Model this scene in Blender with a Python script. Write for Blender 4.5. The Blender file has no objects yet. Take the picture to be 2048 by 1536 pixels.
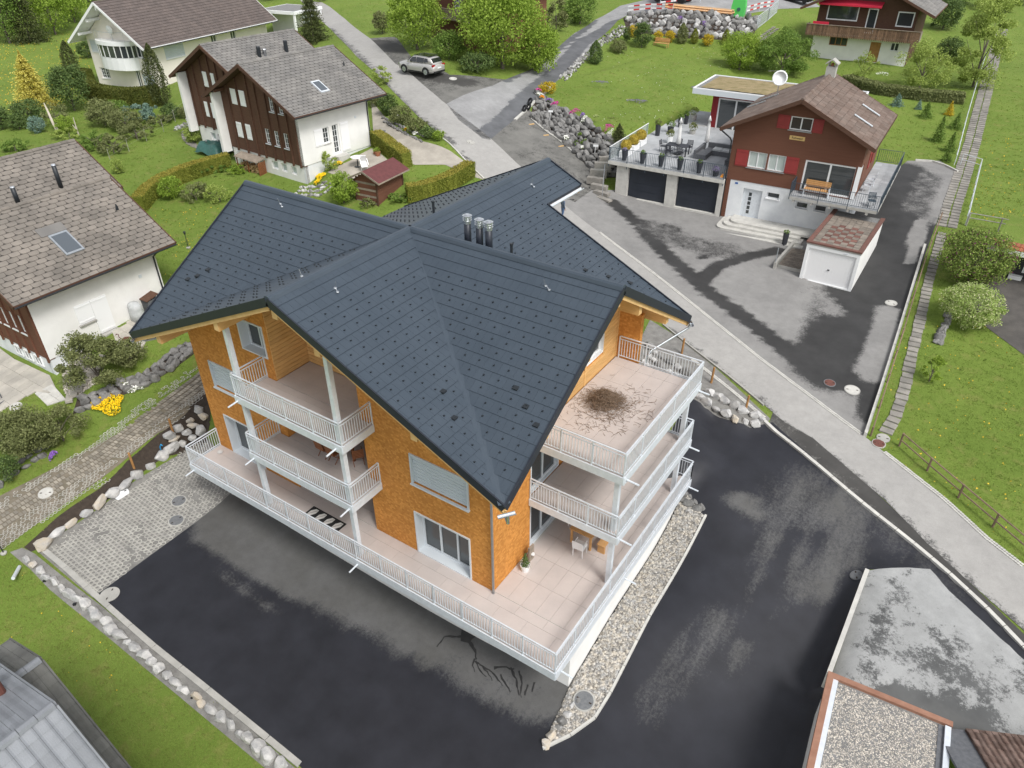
import bpy, bmesh, math, random
import numpy as np
from mathutils import Vector, Matrix, geometry
random.seed(7); rng = np.random.default_rng(7)
SC = bpy.context.scene
COL = SC.collection
R_ = math.radians
# ---------------------------------------------------------------- camera (solved from the photograph)
CX, CY, CZ, YAW, PIT, ROL, FPX = 17.9464, -19.7822, 21.7104, -0.59161, 0.59788, -0.0030, 1468.5
_cy, _sy = math.cos(YAW), math.sin(YAW)
CF = np.array([_sy*math.cos(PIT), _cy*math.cos(PIT), -math.sin(PIT)])
_r = np.array([_cy, -_sy, 0.0]); _u = np.cross(_r, CF)
CR = _r*math.cos(ROL)+_u*math.sin(ROL); CU = -_r*math.sin(ROL)+_u*math.cos(ROL)
CP = np.array([CX, CY, CZ])
cam = bpy.data.cameras.new('camera'); camo = bpy.data.objects.new('camera', cam); COL.objects.link(camo)
cam.sensor_width = 36; cam.lens = FPX/2048*36; cam.clip_end = 3000; cam.clip_start = .1
m = Matrix(((CR[0], CU[0], -CF[0], CX), (CR[1], CU[1], -CF[1], CY), (CR[2], CU[2], -CF[2], CZ), (0, 0, 0, 1)))
camo.matrix_world = m; SC.camera = camo
# ---------------------------------------------------------------- overcast daylight
SUN_EL, SUN_AZ = 52, 112
W = bpy.data.worlds.new('World'); SC.world = W; W.use_nodes = True
wn = W.node_tree; wn.nodes.clear()
wo = wn.nodes.new('ShaderNodeOutputWorld'); wb = wn.nodes.new('ShaderNodeBackground')
sky = wn.nodes.new('ShaderNodeTexSky'); sky.sky_type = 'NISHITA'; sky.sun_disc = False
sky.sun_elevation = R_(SUN_EL); sky.sun_rotation = R_(SUN_AZ); sky.altitude = 800; sky.air_density = 1.0; sky.dust_density = 4.0; sky.ozone_density = 1
hs = wn.nodes.new('ShaderNodeHueSaturation'); hs.inputs['Saturation'].default_value = .22
wn.links.new(sky.outputs[0], hs.inputs['Color']); wn.links.new(hs.outputs[0], wb.inputs[0]); wn.links.new(wb.outputs[0], wo.inputs[0])
wb.inputs[1].default_value = .138
sl = bpy.data.lights.new('sun', 'SUN'); sl.energy = 1.7; sl.angle = R_(17); sl.color = (1, .97, .93)
so = bpy.data.objects.new('sun', sl); COL.objects.link(so); so.location = (0, 0, 60)
sd = Vector((math.sin(R_(SUN_AZ))*math.cos(R_(SUN_EL)), math.cos(R_(SUN_AZ))*math.cos(R_(SUN_EL)), math.sin(R_(SUN_EL))))
so.rotation_euler = sd.to_track_quat('Z', 'Y').to_euler()
vs = SC.view_settings; vs.view_transform = 'Standard'; vs.look = 'None'; vs.gamma = 1; vs.exposure = .68
SC.cycles.use_denoising = True; SC.cycles.max_bounces = 5; SC.cycles.transparent_max_bounces = 6
# ---------------------------------------------------------------- pixel helpers (a pixel is only a direction)
def ray(u, v): return (u-1024)/FPX*CR+(768-v)/FPX*CU+CF
def P(u, v, z=0.0):
    d = ray(u, v); return CP+(z-CZ)/d[2]*d
# ---------------------------------------------------------------- materials
M = {}
def lin(c):
    if isinstance(c, (int, float)): c = (c, c, c)
    return (*c, 1)
class NT:
    def __init__(s, name):
        s.m = bpy.data.materials.new(name); s.m.use_nodes = True; s.t = s.m.node_tree; s.t.nodes.clear()
        s.o = s.n('OutputMaterial'); s.b = s.n('BsdfPrincipled'); s.l(s.b, 0, s.o, 0)
        s.pos = None; M[name] = s.m
    def n(s, k, **kw):
        x = s.t.nodes.new('ShaderNode'+k)
        for a, b in kw.items(): setattr(x, a, b)
        return x
    def l(s, a, i, b, j): s.t.links.new(a.outputs[i], b.inputs[j])
    def P(s):
        if not s.pos: s.pos = s.n('NewGeometry')
        return s.pos
    def noise(s, sc, det=5, rough=.6, stretch=None, rot=0):
        x = s.n('TexNoise'); x.inputs['Scale'].default_value = sc; x.inputs['Detail'].default_value = det; x.inputs['Roughness'].default_value = rough
        if stretch:
            mp = s.n('Mapping'); mp.inputs['Scale'].default_value = stretch; mp.inputs['Rotation'].default_value = (0, 0, rot)
            s.l(s.P(), 'Position', mp, 0); s.l(mp, 0, x, 'Vector')
        else: s.l(s.P(), 'Position', x, 'Vector')
        return x
    def ramp(s, src, out, a, b, c0=(0, 0, 0), c1=(1, 1, 1)):
        x = s.n('ValToRGB'); e = x.color_ramp.elements; e[0].position = a; e[1].position = b; e[0].color = lin(c0); e[1].color = lin(c1)
        s.l(src, out, x, 0); return x
    def mix(s, fac, fo, a, b, typ='MIX'):
        x = s.n('Mix', data_type='RGBA', blend_type=typ)
        if isinstance(fac, (int, float)): x.inputs[0].default_value = fac
        else: s.l(fac, fo, x, 0)
        for k, q in ((6, a), (7, b)):
            if isinstance(q, tuple) and hasattr(q[0], 'outputs'): s.l(q[0], q[1], x, k)
            elif hasattr(q, 'outputs'): s.l(q, 2 if q.bl_idname == 'ShaderNodeMix' else 0, x, k)
            else: x.inputs[k].default_value = lin(q)
        return x
    def math(s, op, a, ao, b, bo=0):
        x = s.n('Math', operation=op)
        for k, (q, o) in enumerate(((a, ao), (b, bo))):
            if isinstance(q, (int, float)): x.inputs[k].default_value = q
            else: s.l(q, o, x, k)
        return x
    def rnd(s):
        oi = s.n('ObjectInfo'); a = s.math('ADD', oi, 'Random', s.P(), 'Random Per Island'); return s.math('FRACT', a, 0, 0)
    def bump(s, src, out, st, dist=.02):
        x = s.n('Bump'); x.inputs['Strength'].default_value = st; x.inputs['Distance'].default_value = dist; s.l(src, out, x, 'Height')
        s.l(x, 0, s.b, 'Normal'); return x
    def set(s, rough=.8, metal=0, spec=.5):
        s.b.inputs['Roughness'].default_value = rough; s.b.inputs['Metallic'].default_value = metal; s.b.inputs['Specular IOR Level'].default_value = spec
def mk(name, c, c2=None, rough=.8, sc=2.0, lo=.35, hi=.65, bump=0, bsc=25, bd=.02, metal=0, isl=0, spec=.4, stretch=None, fine=0):
    t = NT(name); t.set(rough, metal, spec)
    col = None
    if c2 is not None:
        col = t.ramp(t.noise(sc, stretch=stretch), 0, lo, hi, c, c2)
    if fine:
        f = t.ramp(t.noise(60, 2), 0, .3, .7, (1-fine,)*3, (1+fine,)*3)
        col = t.mix(1.0, 0, col if col else c, f, 'MULTIPLY')
    if isl:
        r = t.ramp(t.rnd(), 0, 0, 1, (1-isl, 1-isl, 1-isl), (1+isl, 1+isl, 1+isl))
        col = t.mix(1.0, 0, col if col else c, r, 'MULTIPLY')
    if col: t.l(col, 2 if col.bl_idname == 'ShaderNodeMix' else 0, t.b, 'Base Color')
    else: t.b.inputs['Base Color'].default_value = lin(c)
    if bump: t.bump(t.noise(bsc, 4), 0, bump, bd)
    return t
mk('white_render', (.78, .775, .75), (.72, .715, .69), .9, 1.2, bump=.15, bsc=60)
mk('cream_render', (.74, .69, .63), (.68, .64, .58), .9, 1.0)
mk('plinth_white', (.72, .74, .75), (.64, .66, .68), .9, 1.5)
mk('concrete', (.42, .41, .38), (.33, .325, .30), .9, 1.5, bump=.2, bsc=40, fine=.12)
mk('concrete_light', (.55, .54, .50), (.45, .44, .41), .9, 2.5, fine=.1)
mk('white_paint', (.78, .79, .79), None, .5)
mk('white_plastic', (.8, .8, .8), None, .35)
mk('galv', (.70, .74, .78), (.62, .66, .70), .45, 6, metal=.25)
mk('galv_dark', (.40, .44, .47), (.5, .53, .56), .4, 8, metal=.7)
mk('steel', (.6, .62, .64), (.75, .77, .79), .25, 8, metal=.9)
mk('copper', (.32, .165, .11), (.40, .22, .15), .55, 3, metal=.4)
mk('anthracite', (.040, .055, .073), (.047, .063, .082), .45, .8, isl=.03, spec=.5, bump=.05, bsc=200)
mk('anthracite_trim', (.017, .021, .030), (.021, .025, .035), .45, 2)
mk('joint_dark', (.05, .046, .042), None, .95)
mk('dark_metal', (.02, .024, .028), None, .45)
mk('railing_blue', (.045, .065, .085), None, .45)
mk('garage_dark', (.02, .025, .035), (.026, .031, .042), .5, 1.5)
mk('timber', (.56, .32, .11), (.66, .40, .16), .65, 2, stretch=(1, 1, 8), bump=.1, bsc=30, isl=.10)
mk('timber_pale', (.66, .44, .20), (.58, .36, .15), .7, 3, isl=.08)
mk('timber_gray', (.30, .25, .20), (.20, .165, .13), .9, 3, isl=.18, bump=.2)
mk('timber_post', (.38, .20, .07), (.30, .15, .05), .8, 5)
mk('dark_timber', (.075, .036, .022), (.105, .052, .032), .8, 3, isl=.15, stretch=(1, 1, 9), bump=.2, bsc=30)
mk('brown_timber', (.155, .066, .040), (.135, .056, .034), .85, 2, isl=.08, stretch=(.5, .5, 9), bump=.15, bsc=25)
mk('red_paint', (.29, .040, .038), (.25, .035, .033), .6, 3)
mk('red_wall', (.22, .018, .022), (.19, .016, .019), .8, 2)
mk('red_felt', (.135, .045, .045), (.105, .036, .036), .85, 4, fine=.15)
mk('old_slate', (.225, .20, .172), (.152, .137, .120), .9, .6, isl=.12, bump=.25, bsc=30, fine=.15)
mk('old_slate_gray', (.215, .205, .19), (.15, .145, .138), .9, .7, isl=.12, bump=.25, bsc=30, fine=.15)
mk('slab_roof', (.135, .094, .075), (.18, .138, .115), .9, 1.2, isl=.15, bump=.4, bsc=18, fine=.2)
mk('clay_brown', (.125, .10, .09), (.105, .086, .079), .75, 1.0, isl=.12)
mk('clay_old', (.085, .05, .038), (.17, .12, .10), .9, 3.5, isl=.25, bump=.3, bsc=40)
mk('grey_tile', (.215, .226, .245), (.165, .175, .19), .6, .9, isl=.12, fine=.1, bump=.1)
mk('grey_tile_dark', (.14, .14, .13), (.10, .10, .095), .8, 2, isl=.15)
mk('orange_tile', (.30, .10, .05), (.24, .09, .05), .8, 3, isl=.2)
mk('terrace_tile', (.52, .463, .432), (.45, .402, .378), .6, .9, lo=.3, hi=.7, isl=.022, fine=.04)
mk('patio_slab', (.46, .43, .375), (.36, .34, .30), .9, 1.1, isl=.10, bump=.2, bsc=40, fine=.1)
mk('garden_slab', (.30, .28, .25), (.20, .19, .17), .95, 2, isl=.15, bump=.3, fine=.15)
mk('slate_terrace', (.32, .335, .345), (.40, .41, .42), .7, .8, isl=.10)
mk('paver_red', (.18, .082, .066), (.135, .075, .06), .95, 4, isl=.2, bump=.3)
mk('paver_gray', (.235, .20, .165), (.17, .148, .125), .95, 4, isl=.2, bump=.3)
mk('paver_lattice', (.52, .505, .455), (.40, .39, .355), .95, 1.5, bump=.3, bsc=50, isl=.12)
mk('old_brick_paver', (.32, .29, .24), (.21, .19, .155), .95, 2, isl=.3, bump=.3)
mk('grit', (.235, .23, .215), (.165, .16, .15), .95, 3, bump=.5, bsc=70, fine=.25)
mk('gravel_ground', (.24, .24, .235), (.16, .16, .157), .95, 8, bump=.6, bsc=60, fine=.3)
mk('gravel_drive', (.42, .385, .33), (.30, .275, .235), .95, .8, bump=.4, bsc=60, fine=.2)
mk('soil', (.035, .026, .02), (.055, .042, .032), .95, 6, bump=.6, bsc=30, fine=.3)
mk('court_dark', (.105, .096, .088), (.07, .065, .06), .9, 1.2, bump=.4, bsc=40, fine=.2)
mk('soil_pale', (.20, .17, .13), (.14, .125, .09), .95, 3, bump=.5, bsc=30, fine=.25)
mk('limestone', (.52, .51, .49), (.33, .33, .328), .9, 3, isl=.16, bump=.5, bsc=12, fine=.15)
mk('limestone_tan', (.48, .41, .31), (.42, .40, .37), .9, 3, isl=.12, bump=.5, bsc=12, fine=.15)
mk('garden_rock', (.125, .122, .116), (.23, .226, .218), .95, 4, isl=.22, bump=.6, bsc=10, fine=.2)
mk('tyre', (.012, .012, .013), None, .85)
mk('car_paint', (.52, .51, .49), None, .3, metal=.45)
mk('car_glass', (.012, .014, .017), None, .08, spec=.8)
mk('car_black', (.015, .015, .017), None, .4)
mk('tail_red', (.35, .02, .02), None, .25)
mk('fabric_white', (.75, .75, .74), (.68, .68, .67), .9, 8)
mk('fabric_grey', (.10, .105, .115), (.14, .145, .155), .9, 8)
mk('planter_dark', (.035, .037, .045), None, .6)
mk('terracotta', (.32, .13, .07), None, .85)
mk('tarp_green', (.03, .10, .085), (.05, .14, .12), .5, 6)
mk('tarp_grey', (.42, .44, .44), (.52, .53, .53), .7, 6)
mk('blind', (.50, .55, .59), (.46, .51, .55), .55, 1)
mk('frame_grey', (.60, .64, .67), None, .5)
mk('interior', (.10, .095, .09), None, .9)
mk('curtain', (.55, .60, .57), (.36, .42, .40), .9, 4, stretch=(12, 12, .3))
mk('twig', (.17, .115, .075), (.23, .165, .115), .95, 8, isl=.3)
mk('bark', (.10, .085, .068), (.15, .13, .11), .95, 6, bump=.6)
mk('driftwood', (.55, .50, .42), (.45, .40, .33), .9, 5)
mk('teak', (.20, .075, .03), (.26, .10, .045), .6, 6)
mk('bench_wood', (.50, .27, .10), (.58, .33, .14), .7, 4, isl=.1)
mk('rug_black', (.02, .02, .02), None, .95); mk('rug_white', (.6, .58, .55), None, .95)
mk('safety_red', (.55, .03, .03), None, .5); mk('bright_green', (.10, .55, .12), None, .5)
mk('pipe_orange', (.62, .33, .14), (.66, .42, .24), .5, 2)
mk('digger_yellow', (.60, .30, .02), None, .5); mk('digger_dark', (.03, .03, .033), None, .6)
mk('blue_tool', (.02, .25, .5), None, .4)
mk('skin', (.48, .29, .21), None, .6); mk('hair', (.05, .035, .025), None, .8)
mk('denim', (.06, .10, .19), (.08, .13, .23), .9, 10); mk('shirt_blue', (.09, .12, .17), None, .9); mk('shirt_white', (.72, .73, .74), None, .9)
mk('rust_iron', (.16, .06, .045), (.12, .05, .04), .8, 10); mk('cover_iron', (.12, .125, .13), (.17, .175, .18), .6, 10)
mk('awning_red', (.50, .02, .05), None, .8)
mk('wood_stack', (.52, .36, .19), (.36, .23, .11), .9, 9, isl=.3)
mk('green_roof', (.20, .165, .075), (.30, .235, .13), .95, 1.6, bump=.8, bsc=15, fine=.3)
mk('fence_wood', (.24, .17, .115), (.17, .12, .085), .9, 5, isl=.2)
mk('balcony_brown', (.20, .12, .075), (.13, .08, .052), .9, 4, isl=.3, bump=.2)
mk('fence_grey', (.36, .345, .31), (.28, .265, .24), .9, 5, isl=.15)
mk('sign_wood', (.62, .42, .17), None, .7); mk('ink', (.03, .02, .015), None, .8); mk('number_blue', (.02, .10, .32), None, .4)
for nme, a in (('flower_yellow', (.80, .56, .01)), ('flower_white', (.82, .82, .76)), ('flower_pink', (.55, .06, .30)), ('flower_purple', (.26, .13, .46)), ('flower_lilac', (.20, .055, .13)), ('flower_mauve', (.22, .19, .30)), ('flower_orange', (.8, .30, .02)), ('flower_gold', (.62, .40, .03))):
    mk(nme, a, tuple(min(1, q*1.25) for q in a), .8, 8)
# glass: dark reflective panes
t = NT('pane_glass'); t.set(.04, 0, .9); t.b.inputs['Base Color'].default_value = (.045, .052, .055, 1)
t = NT('skylight_glass'); t.set(.06, 0, .9); t.b.inputs['Base Color'].default_value = (.085, .10, .115, 1)
t = NT('clear_glass'); t.set(.02, 0, .6)
tr = t.n('BsdfTransparent'); tr.inputs[0].default_value = (.80, .88, .90, 1); mx = t.n('MixShader'); mx.inputs[0].default_value = .25
t.l(tr, 0, mx, 1); t.l(t.b, 0, mx, 2); t.l(mx, 0, t.o, 0)
# wooden shingle cladding: small courses, each shingle its own tone
t = NT('shingle_clad'); t.set(.75, 0, .3)
tc = t.n('TexCoord'); sx = t.n('SeparateXYZ'); t.l(tc, 'Object', sx, 0); ad = t.math('ADD', sx, 0, sx, 1)
cb = t.n('CombineXYZ'); t.l(ad, 0, cb, 0); t.l(sx, 2, cb, 1)
bk = t.n('TexBrick'); t.l(cb, 0, bk, 'Vector'); bk.inputs['Color1'].default_value = (0, 0, 0, 1); bk.inputs['Color2'].default_value = (1, 1, 1, 1); bk.inputs['Mortar'].default_value = (.2, .2, .2, 1)
bk.inputs['Scale'].default_value = 1; bk.inputs['Mortar Size'].default_value = .004; bk.inputs['Brick Width'].default_value = .115; bk.inputs['Row Height'].default_value = .085; bk.offset = .37; bk.squash = .8; bk.squash_frequency = 3
cr = t.ramp(bk, 'Color', 0, 1, (.52, .220, .046), (.63, .288, .070)); cr.color_ramp.elements.new(.12).color = (.45, .18, .036, 1)
ln = t.ramp(t.noise(.7, 3), 0, .3, .7, (.88,)*3, (1.1,)*3); cm = t.mix(1.0, 0, cr, ln, 'MULTIPLY')
t.l(cm, 2, t.b, 'Base Color'); t.bump(bk, 'Color', .25, .01)
# asphalt with a 'wet' attribute broken up by noise
def asphalt(name, dry, dry2, wetc, wr=.42, soft=.09, amp=1.0, nsc=1.3, aniso=None):
    t = NT(name); at = t.n('Attribute'); at.attribute_name = 'wet'
    n1 = t.noise(nsc, 9, .72, aniso[0] if aniso else None, aniso[1] if aniso else 0); n2 = t.noise(9, 5, .8)
    s1 = t.math('MULTIPLY', t.math('SUBTRACT', n1, 0, .5), 0, amp); s2 = t.math('MULTIPLY', t.math('SUBTRACT', n2, 0, .5), 0, .9)
    s3 = t.math('MULTIPLY', t.math('SUBTRACT', t.noise(30, 3, .7), 0, .5), 0, .35); a = t.math('ADD', t.math('ADD', t.math('ADD', at, 'Fac', s1, 0), 0, s2, 0), 0, s3, 0)
    w = t.ramp(a, 0, .5-soft, .5+soft)
    g = t.ramp(t.noise(.45, 6, .65), 0, .3, .7, dry, dry2)
    f = t.ramp(t.noise(90, 2), 0, .25, .75, (.8,)*3, (1.2,)*3); f2 = t.ramp(t.noise(2.2, 8, .75), 0, .3, .7, (.88,)*3, (1.08,)*3)
    dc = t.mix(1.0, 0, t.mix(1.0, 0, g, f, 'MULTIPLY'), f2, 'MULTIPLY')
    wv = t.ramp(t.noise(.8, 4), 0, .3, .7, tuple(q*.8 for q in wetc), tuple(q*1.3 for q in wetc))
    c = t.mix(w, 0, dc, wv); t.l(c, 2, t.b, 'Base Color')
    rr = t.n('MapRange'); t.l(w, 0, rr, 0); rr.inputs[3].default_value = .9; rr.inputs[4].default_value = wr; t.l(rr, 0, t.b, 'Roughness')
    t.b.inputs['Specular IOR Level'].default_value = .35
    t.bump(t.noise(110, 3), 0, .25, .01); return t
asphalt('asphalt_new', (.082, .081, .077), (.112, .112, .112), (.0190, .0198, .0250), .5, aniso=((1.4, .35, 1), -.25), nsc=1.0, soft=.20)
asphalt('asphalt_court', (.265, .26, .25), (.20, .196, .19), (.036, .0355, .035), .6, soft=.18)
asphalt('asphalt_road', (.355, .346, .328), (.31, .302, .288), (.085, .083, .08), .75)
asphalt('asphalt_rough', (.20, .195, .18), (.12, .118, .11), (.055, .053, .05), .8)
asphalt('asphalt_lane', (.32, .32, .32), (.22, .22, .22), (.105, .108, .115), .8)
asphalt('concrete_pad', (.36, .365, .36), (.27, .275, .27), (.085, .087, .086), .6, nsc=.85, amp=2.0)
# grass
def grass(name, a, b, d, sc=.18):
    t = NT(name); t.set(.9, 0, .2)
    c = t.ramp(t.noise(sc, 6, .62), 0, .32, .68, a, b)
    c2 = t.mix(t.ramp(t.noise(1.4, 6, .7), 0, .52, .75), 0, c, d)
    f = t.ramp(t.noise(22, 4, .7), 0, .25, .75, (.75,)*3, (1.25,)*3)
    c3 = t.mix(1.0, 0, c2, f, 'MULTIPLY'); t.l(c3, 2, t.b, 'Base Color'); t.bump(t.noise(35, 4), 0, .8, .05)
grass('lawn', (.122, .184, .030), (.165, .232, .042), (.205, .215, .060))
def leaf(name, a, b, tr=.3, flower=None, ff=.12):
    t = NT(name); t.set(.65, 0, .25)
    r = t.rnd(); rp = t.ramp(r, 0, 0, 1, a, b); src = rp
    if flower:
        rp.color_ramp.elements[1].position = 1-ff; e = rp.color_ramp.elements.new(1-ff+.02); e.color = lin(flower)
    t.l(src, 0, t.b, 'Base Color')
    tl = t.n('BsdfTranslucent'); t.l(src, 0, tl, 0); mx = t.n('MixShader'); mx.inputs[0].default_value = tr
    t.l(t.b, 0, mx, 1); t.l(tl, 0, mx, 2); t.l(mx, 0, t.o, 0)
leaf('leaf_bright', (0.182, 0.281, 0.034), (0.378, 0.505, 0.085), .4)
leaf('leaf_mid', (0.108, 0.192, 0.035), (0.233, 0.333, 0.070))
leaf('leaf_dark', (0.059, 0.105, 0.030), (0.147, 0.206, 0.060), .2)
leaf('leaf_cypress', (0.046, 0.065, 0.020), (0.109, 0.123, 0.041), .2)
leaf('leaf_brown', (0.125, 0.147, 0.053), (0.233, 0.255, 0.100), .2)
leaf('leaf_gold', (.46, .41, .07), (.70, .63, .17), .3)
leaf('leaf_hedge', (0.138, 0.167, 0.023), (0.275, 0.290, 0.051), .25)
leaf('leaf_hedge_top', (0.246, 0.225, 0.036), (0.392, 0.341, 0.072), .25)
leaf('leaf_yew', (0.065, 0.084, 0.014), (0.138, 0.145, 0.029), .2)
leaf('leaf_blue', (0.123, 0.203, 0.160), (0.232, 0.334, 0.261), .2)
leaf('leaf_pale', (0.243, 0.325, 0.065), (0.439, 0.520, 0.145), .35)
leaf('leaf_varieg', (0.246, 0.348, 0.072), (0.478, 0.580, 0.217), .35, (.70, .68, .42), .18)
leaf('leaf_lilac', (0.138, 0.216, 0.047), (0.313, 0.392, 0.094), .3, (.20, .05, .13), .10)
leaf('leaf_box', (0.319, 0.246, 0.029), (0.522, 0.406, 0.072), .2)
leaf('leaf_goldbush', (0.290, 0.246, 0.029), (0.797, 0.580, 0.043), .25)
leaf('blade', (.145, .215, .034), (.20, .275, .052), .45)
leaf('blade_olive', (.17, .195, .040), (.24, .255, .075), .4)
# ---------------------------------------------------------------- mesh helpers
def unit(v): v = np.asarray(v, float); return v/np.linalg.norm(v)
class MB:
    def __init__(s): s.v = []; s.f = []
    def add(s, vs, fs):
        k = len(s.v); s.v += [tuple(map(float, q)) for q in vs]; s.f += [tuple(i+k for i in f) for f in fs]; return s
    def para(s, o, a, b, c):
        o, a, b, c = [np.asarray(q, float) for q in (o, a, b, c)]
        if np.dot(np.cross(a, b), c) < 0: a, b = b, a
        return s.add([o, o+a, o+a+b, o+b, o+c, o+a+c, o+a+b+c, o+b+c], [(3, 2, 1, 0), (4, 5, 6, 7), (0, 1, 5, 4), (1, 2, 6, 5), (2, 3, 7, 6), (3, 0, 4, 7)])
    def box(s, x0, x1, y0, y1, z0, z1): return s.para((x0, y0, z0), (x1-x0, 0, 0), (0, y1-y0, 0), (0, 0, z1-z0))
    def cbox(s, c, sz, rz=0.0):
        e = np.array([math.cos(rz), math.sin(rz), 0]); n = np.array([-e[1], e[0], 0]); c = np.asarray(c, float)
        return s.para(c-e*sz[0]/2-n*sz[1]/2-np.array([0, 0, sz[2]/2]), e*sz[0], n*sz[1], (0, 0, sz[2]))
    def bar(s, p, q, w, h=None, up=(0, 0, 1)):
        p, q = np.asarray(p, float), np.asarray(q, float); h = h or w; d = unit(q-p); up = np.asarray(up, float)
        if abs(np.dot(d, up)) > .95: up = np.array([1., 0, 0])
        a = unit(np.cross(d, up)); b = np.cross(a, d)
        return s.para(p-a*w/2-b*h/2, a*w, b*h, q-p)
    def tube(s, pts, r, n=6, cap=True):
        pts = [np.asarray(q, float) for q in pts]; rs = r if isinstance(r, (list, tuple)) else [r]*len(pts); k = len(s.v); a = None
        for i, q in enumerate(pts):
            d = unit(pts[min(i+1, len(pts)-1)]-pts[max(i-1, 0)])
            if a is None: a = np.cross(d, (0, 0, 1) if abs(d[2]) < .9 else (1, 0, 0))
            a = unit(a-d*np.dot(a, d)); b = np.cross(d, a)
            for j in range(n):
                t = 2*math.pi*j/n; s.v.append(tuple(q+rs[i]*(a*math.cos(t)+b*math.sin(t))))
        for i in range(len(pts)-1):
            for j in range(n):
                j2 = (j+1) % n; s.f.append((k+i*n+j, k+i*n+j2, k+(i+1)*n+j2, k+(i+1)*n+j))
        if cap: s.f.append(tuple(k+j for j in reversed(range(n)))); s.f.append(tuple(k+(len(pts)-1)*n+j for j in range(n)))
        return s
    def lathe(s, prof, c=(0, 0, 0), n=12, sx=1, sy=1):
        k = len(s.v)
        for r, z in prof:
            for j in range(n): t = 2*math.pi*j/n; s.v.append((c[0]+r*sx*math.cos(t), c[1]+r*sy*math.sin(t), c[2]+z))
        for i in range(len(prof)-1):
            for j in range(n): j2 = (j+1) % n; s.f.append((k+i*n+j, k+i*n+j2, k+(i+1)*n+j2, k+(i+1)*n+j))
        s.f.append(tuple(k+j for j in reversed(range(n)))); s.f.append(tuple(k+(len(prof)-1)*n+j for j in range(n)))
        return s
    def poly(s, loop, ext):
        loop = [np.asarray(q, float) for q in loop]; ext = np.asarray(ext, float); n = len(loop)
        nn = sum((np.cross(loop[i], loop[(i+1) % n]) for i in range(n)), np.zeros(3))
        if np.dot(nn, ext) < 0: loop = loop[::-1]
        return s.add(loop+[q+ext for q in loop], [tuple(reversed(range(n))), tuple(range(n, 2*n))]+[(i, (i+1) % n, n+(i+1) % n, n+i) for i in range(n)])
    def mesh(s, name, mat, smooth=False):
        me = bpy.data.meshes.new(name); me.from_pydata(s.v, [], s.f)
        if mat: me.materials.append(M[mat])
        if smooth: me.polygons.foreach_set('use_smooth', [True]*len(me.polygons))
        me.update(); return me
    def build(s, name, mat, parent=None, smooth=False, kind=None):
        return ob(name, s.mesh(name, mat, smooth), parent, kind)
def ob(name, me, parent=None, kind=None, mw=None):
    o = bpy.data.objects.new(name, me); COL.objects.link(o)
    if parent is not None: o.parent = parent
    if mw is not None: o.matrix_local = mw
    if kind: o['kind'] = kind
    return o
def tag(o, label, cat, group=None):
    o['label'] = label; o['category'] = cat
    if group: o['group'] = group
    return o
def thing(name, label, cat, loc=(0, 0, 0), rz=0.0, group=None):
    o = bpy.data.objects.new(name, None); COL.objects.link(o); o.location = tuple(map(float, loc)); o.rotation_euler = (0, 0, rz); o.empty_display_size = .2
    return tag(o, label, cat, group)
def copytree(o, loc, rz, label, parent=None):
    c = o.copy(); COL.objects.link(c)
    if parent is None: c.location = tuple(map(float, loc)); c.rotation_euler = (0, 0, rz); c['label'] = label
    else: c.parent = parent
    for ch in list(o.children): copytree(ch, None, 0, None, c)
    return c
def fast(name, V, F, mat, parent=None, kind=None, smooth=False):
    """numpy mesh: V (n,3), F (m,k)"""
    me = bpy.data.meshes.new(name); V = np.asarray(V, np.float32); F = np.asarray(F, np.int32); k = F.shape[1]
    me.vertices.add(len(V)); me.vertices.foreach_set('co', V.ravel()); me.loops.add(F.size); me.loops.foreach_set('vertex_index', F.ravel())
    me.polygons.add(len(F)); me.polygons.foreach_set('loop_start', np.arange(0, F.size, k, dtype=np.int32))
    if smooth: me.polygons.foreach_set('use_smooth', np.ones(len(F), bool))
    me.materials.append(M[mat]); me.update(calc_edges=True); return ob(name, me, parent, kind)
def clip(poly, rect):
    """clip 2d polygon to convex ccw polygon"""
    out = poly
    for i in range(len(rect)):
        a, b = rect[i], rect[(i+1) % len(rect)]; nx, ny = a[1]-b[1], b[0]-a[0]; inp, out = out, []
        if not inp: return []
        for j in range(len(inp)):
            p, q = inp[j-1], inp[j]; dp = (p[0]-a[0])*nx+(p[1]-a[1])*ny; dq = (q[0]-a[0])*nx+(q[1]-a[1])*ny
            if (dp >= 0) != (dq >= 0):
                t = dp/(dp-dq); out.append((p[0]+(q[0]-p[0])*t, p[1]+(q[1]-p[1])*t))
            if dq >= 0: out.append(q)
    return out
def area(p): return .5*sum(p[i-1][0]*p[i][1]-p[i][0]*p[i-1][1] for i in range(len(p)))
def inside(X, Y, poly):
    r = np.zeros(X.shape, bool); n = len(poly)
    for i in range(n):
        (x1, y1), (x2, y2) = poly[i-1][:2], poly[i][:2]
        if y1 == y2: continue
        c = ((y1 > Y) != (y2 > Y)) & (X < (x2-x1)*(Y-y1)/(y2-y1)+x1); r ^= c
    return r
def pdist(X, Y, pts, closed=True):
    d = np.full(X.shape, 1e9); n = len(pts)
    for i in range(0 if closed else 1, n):
        (x1, y1), (x2, y2) = pts[i-1][:2], pts[i][:2]; L = (x2-x1)**2+(y2-y1)**2+1e-12
        t = np.clip(((X-x1)*(x2-x1)+(Y-y1)*(y2-y1))/L, 0, 1); d = np.minimum(d, np.hypot(X-x1-t*(x2-x1), Y-y1-t*(y2-y1)))
    return d
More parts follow.
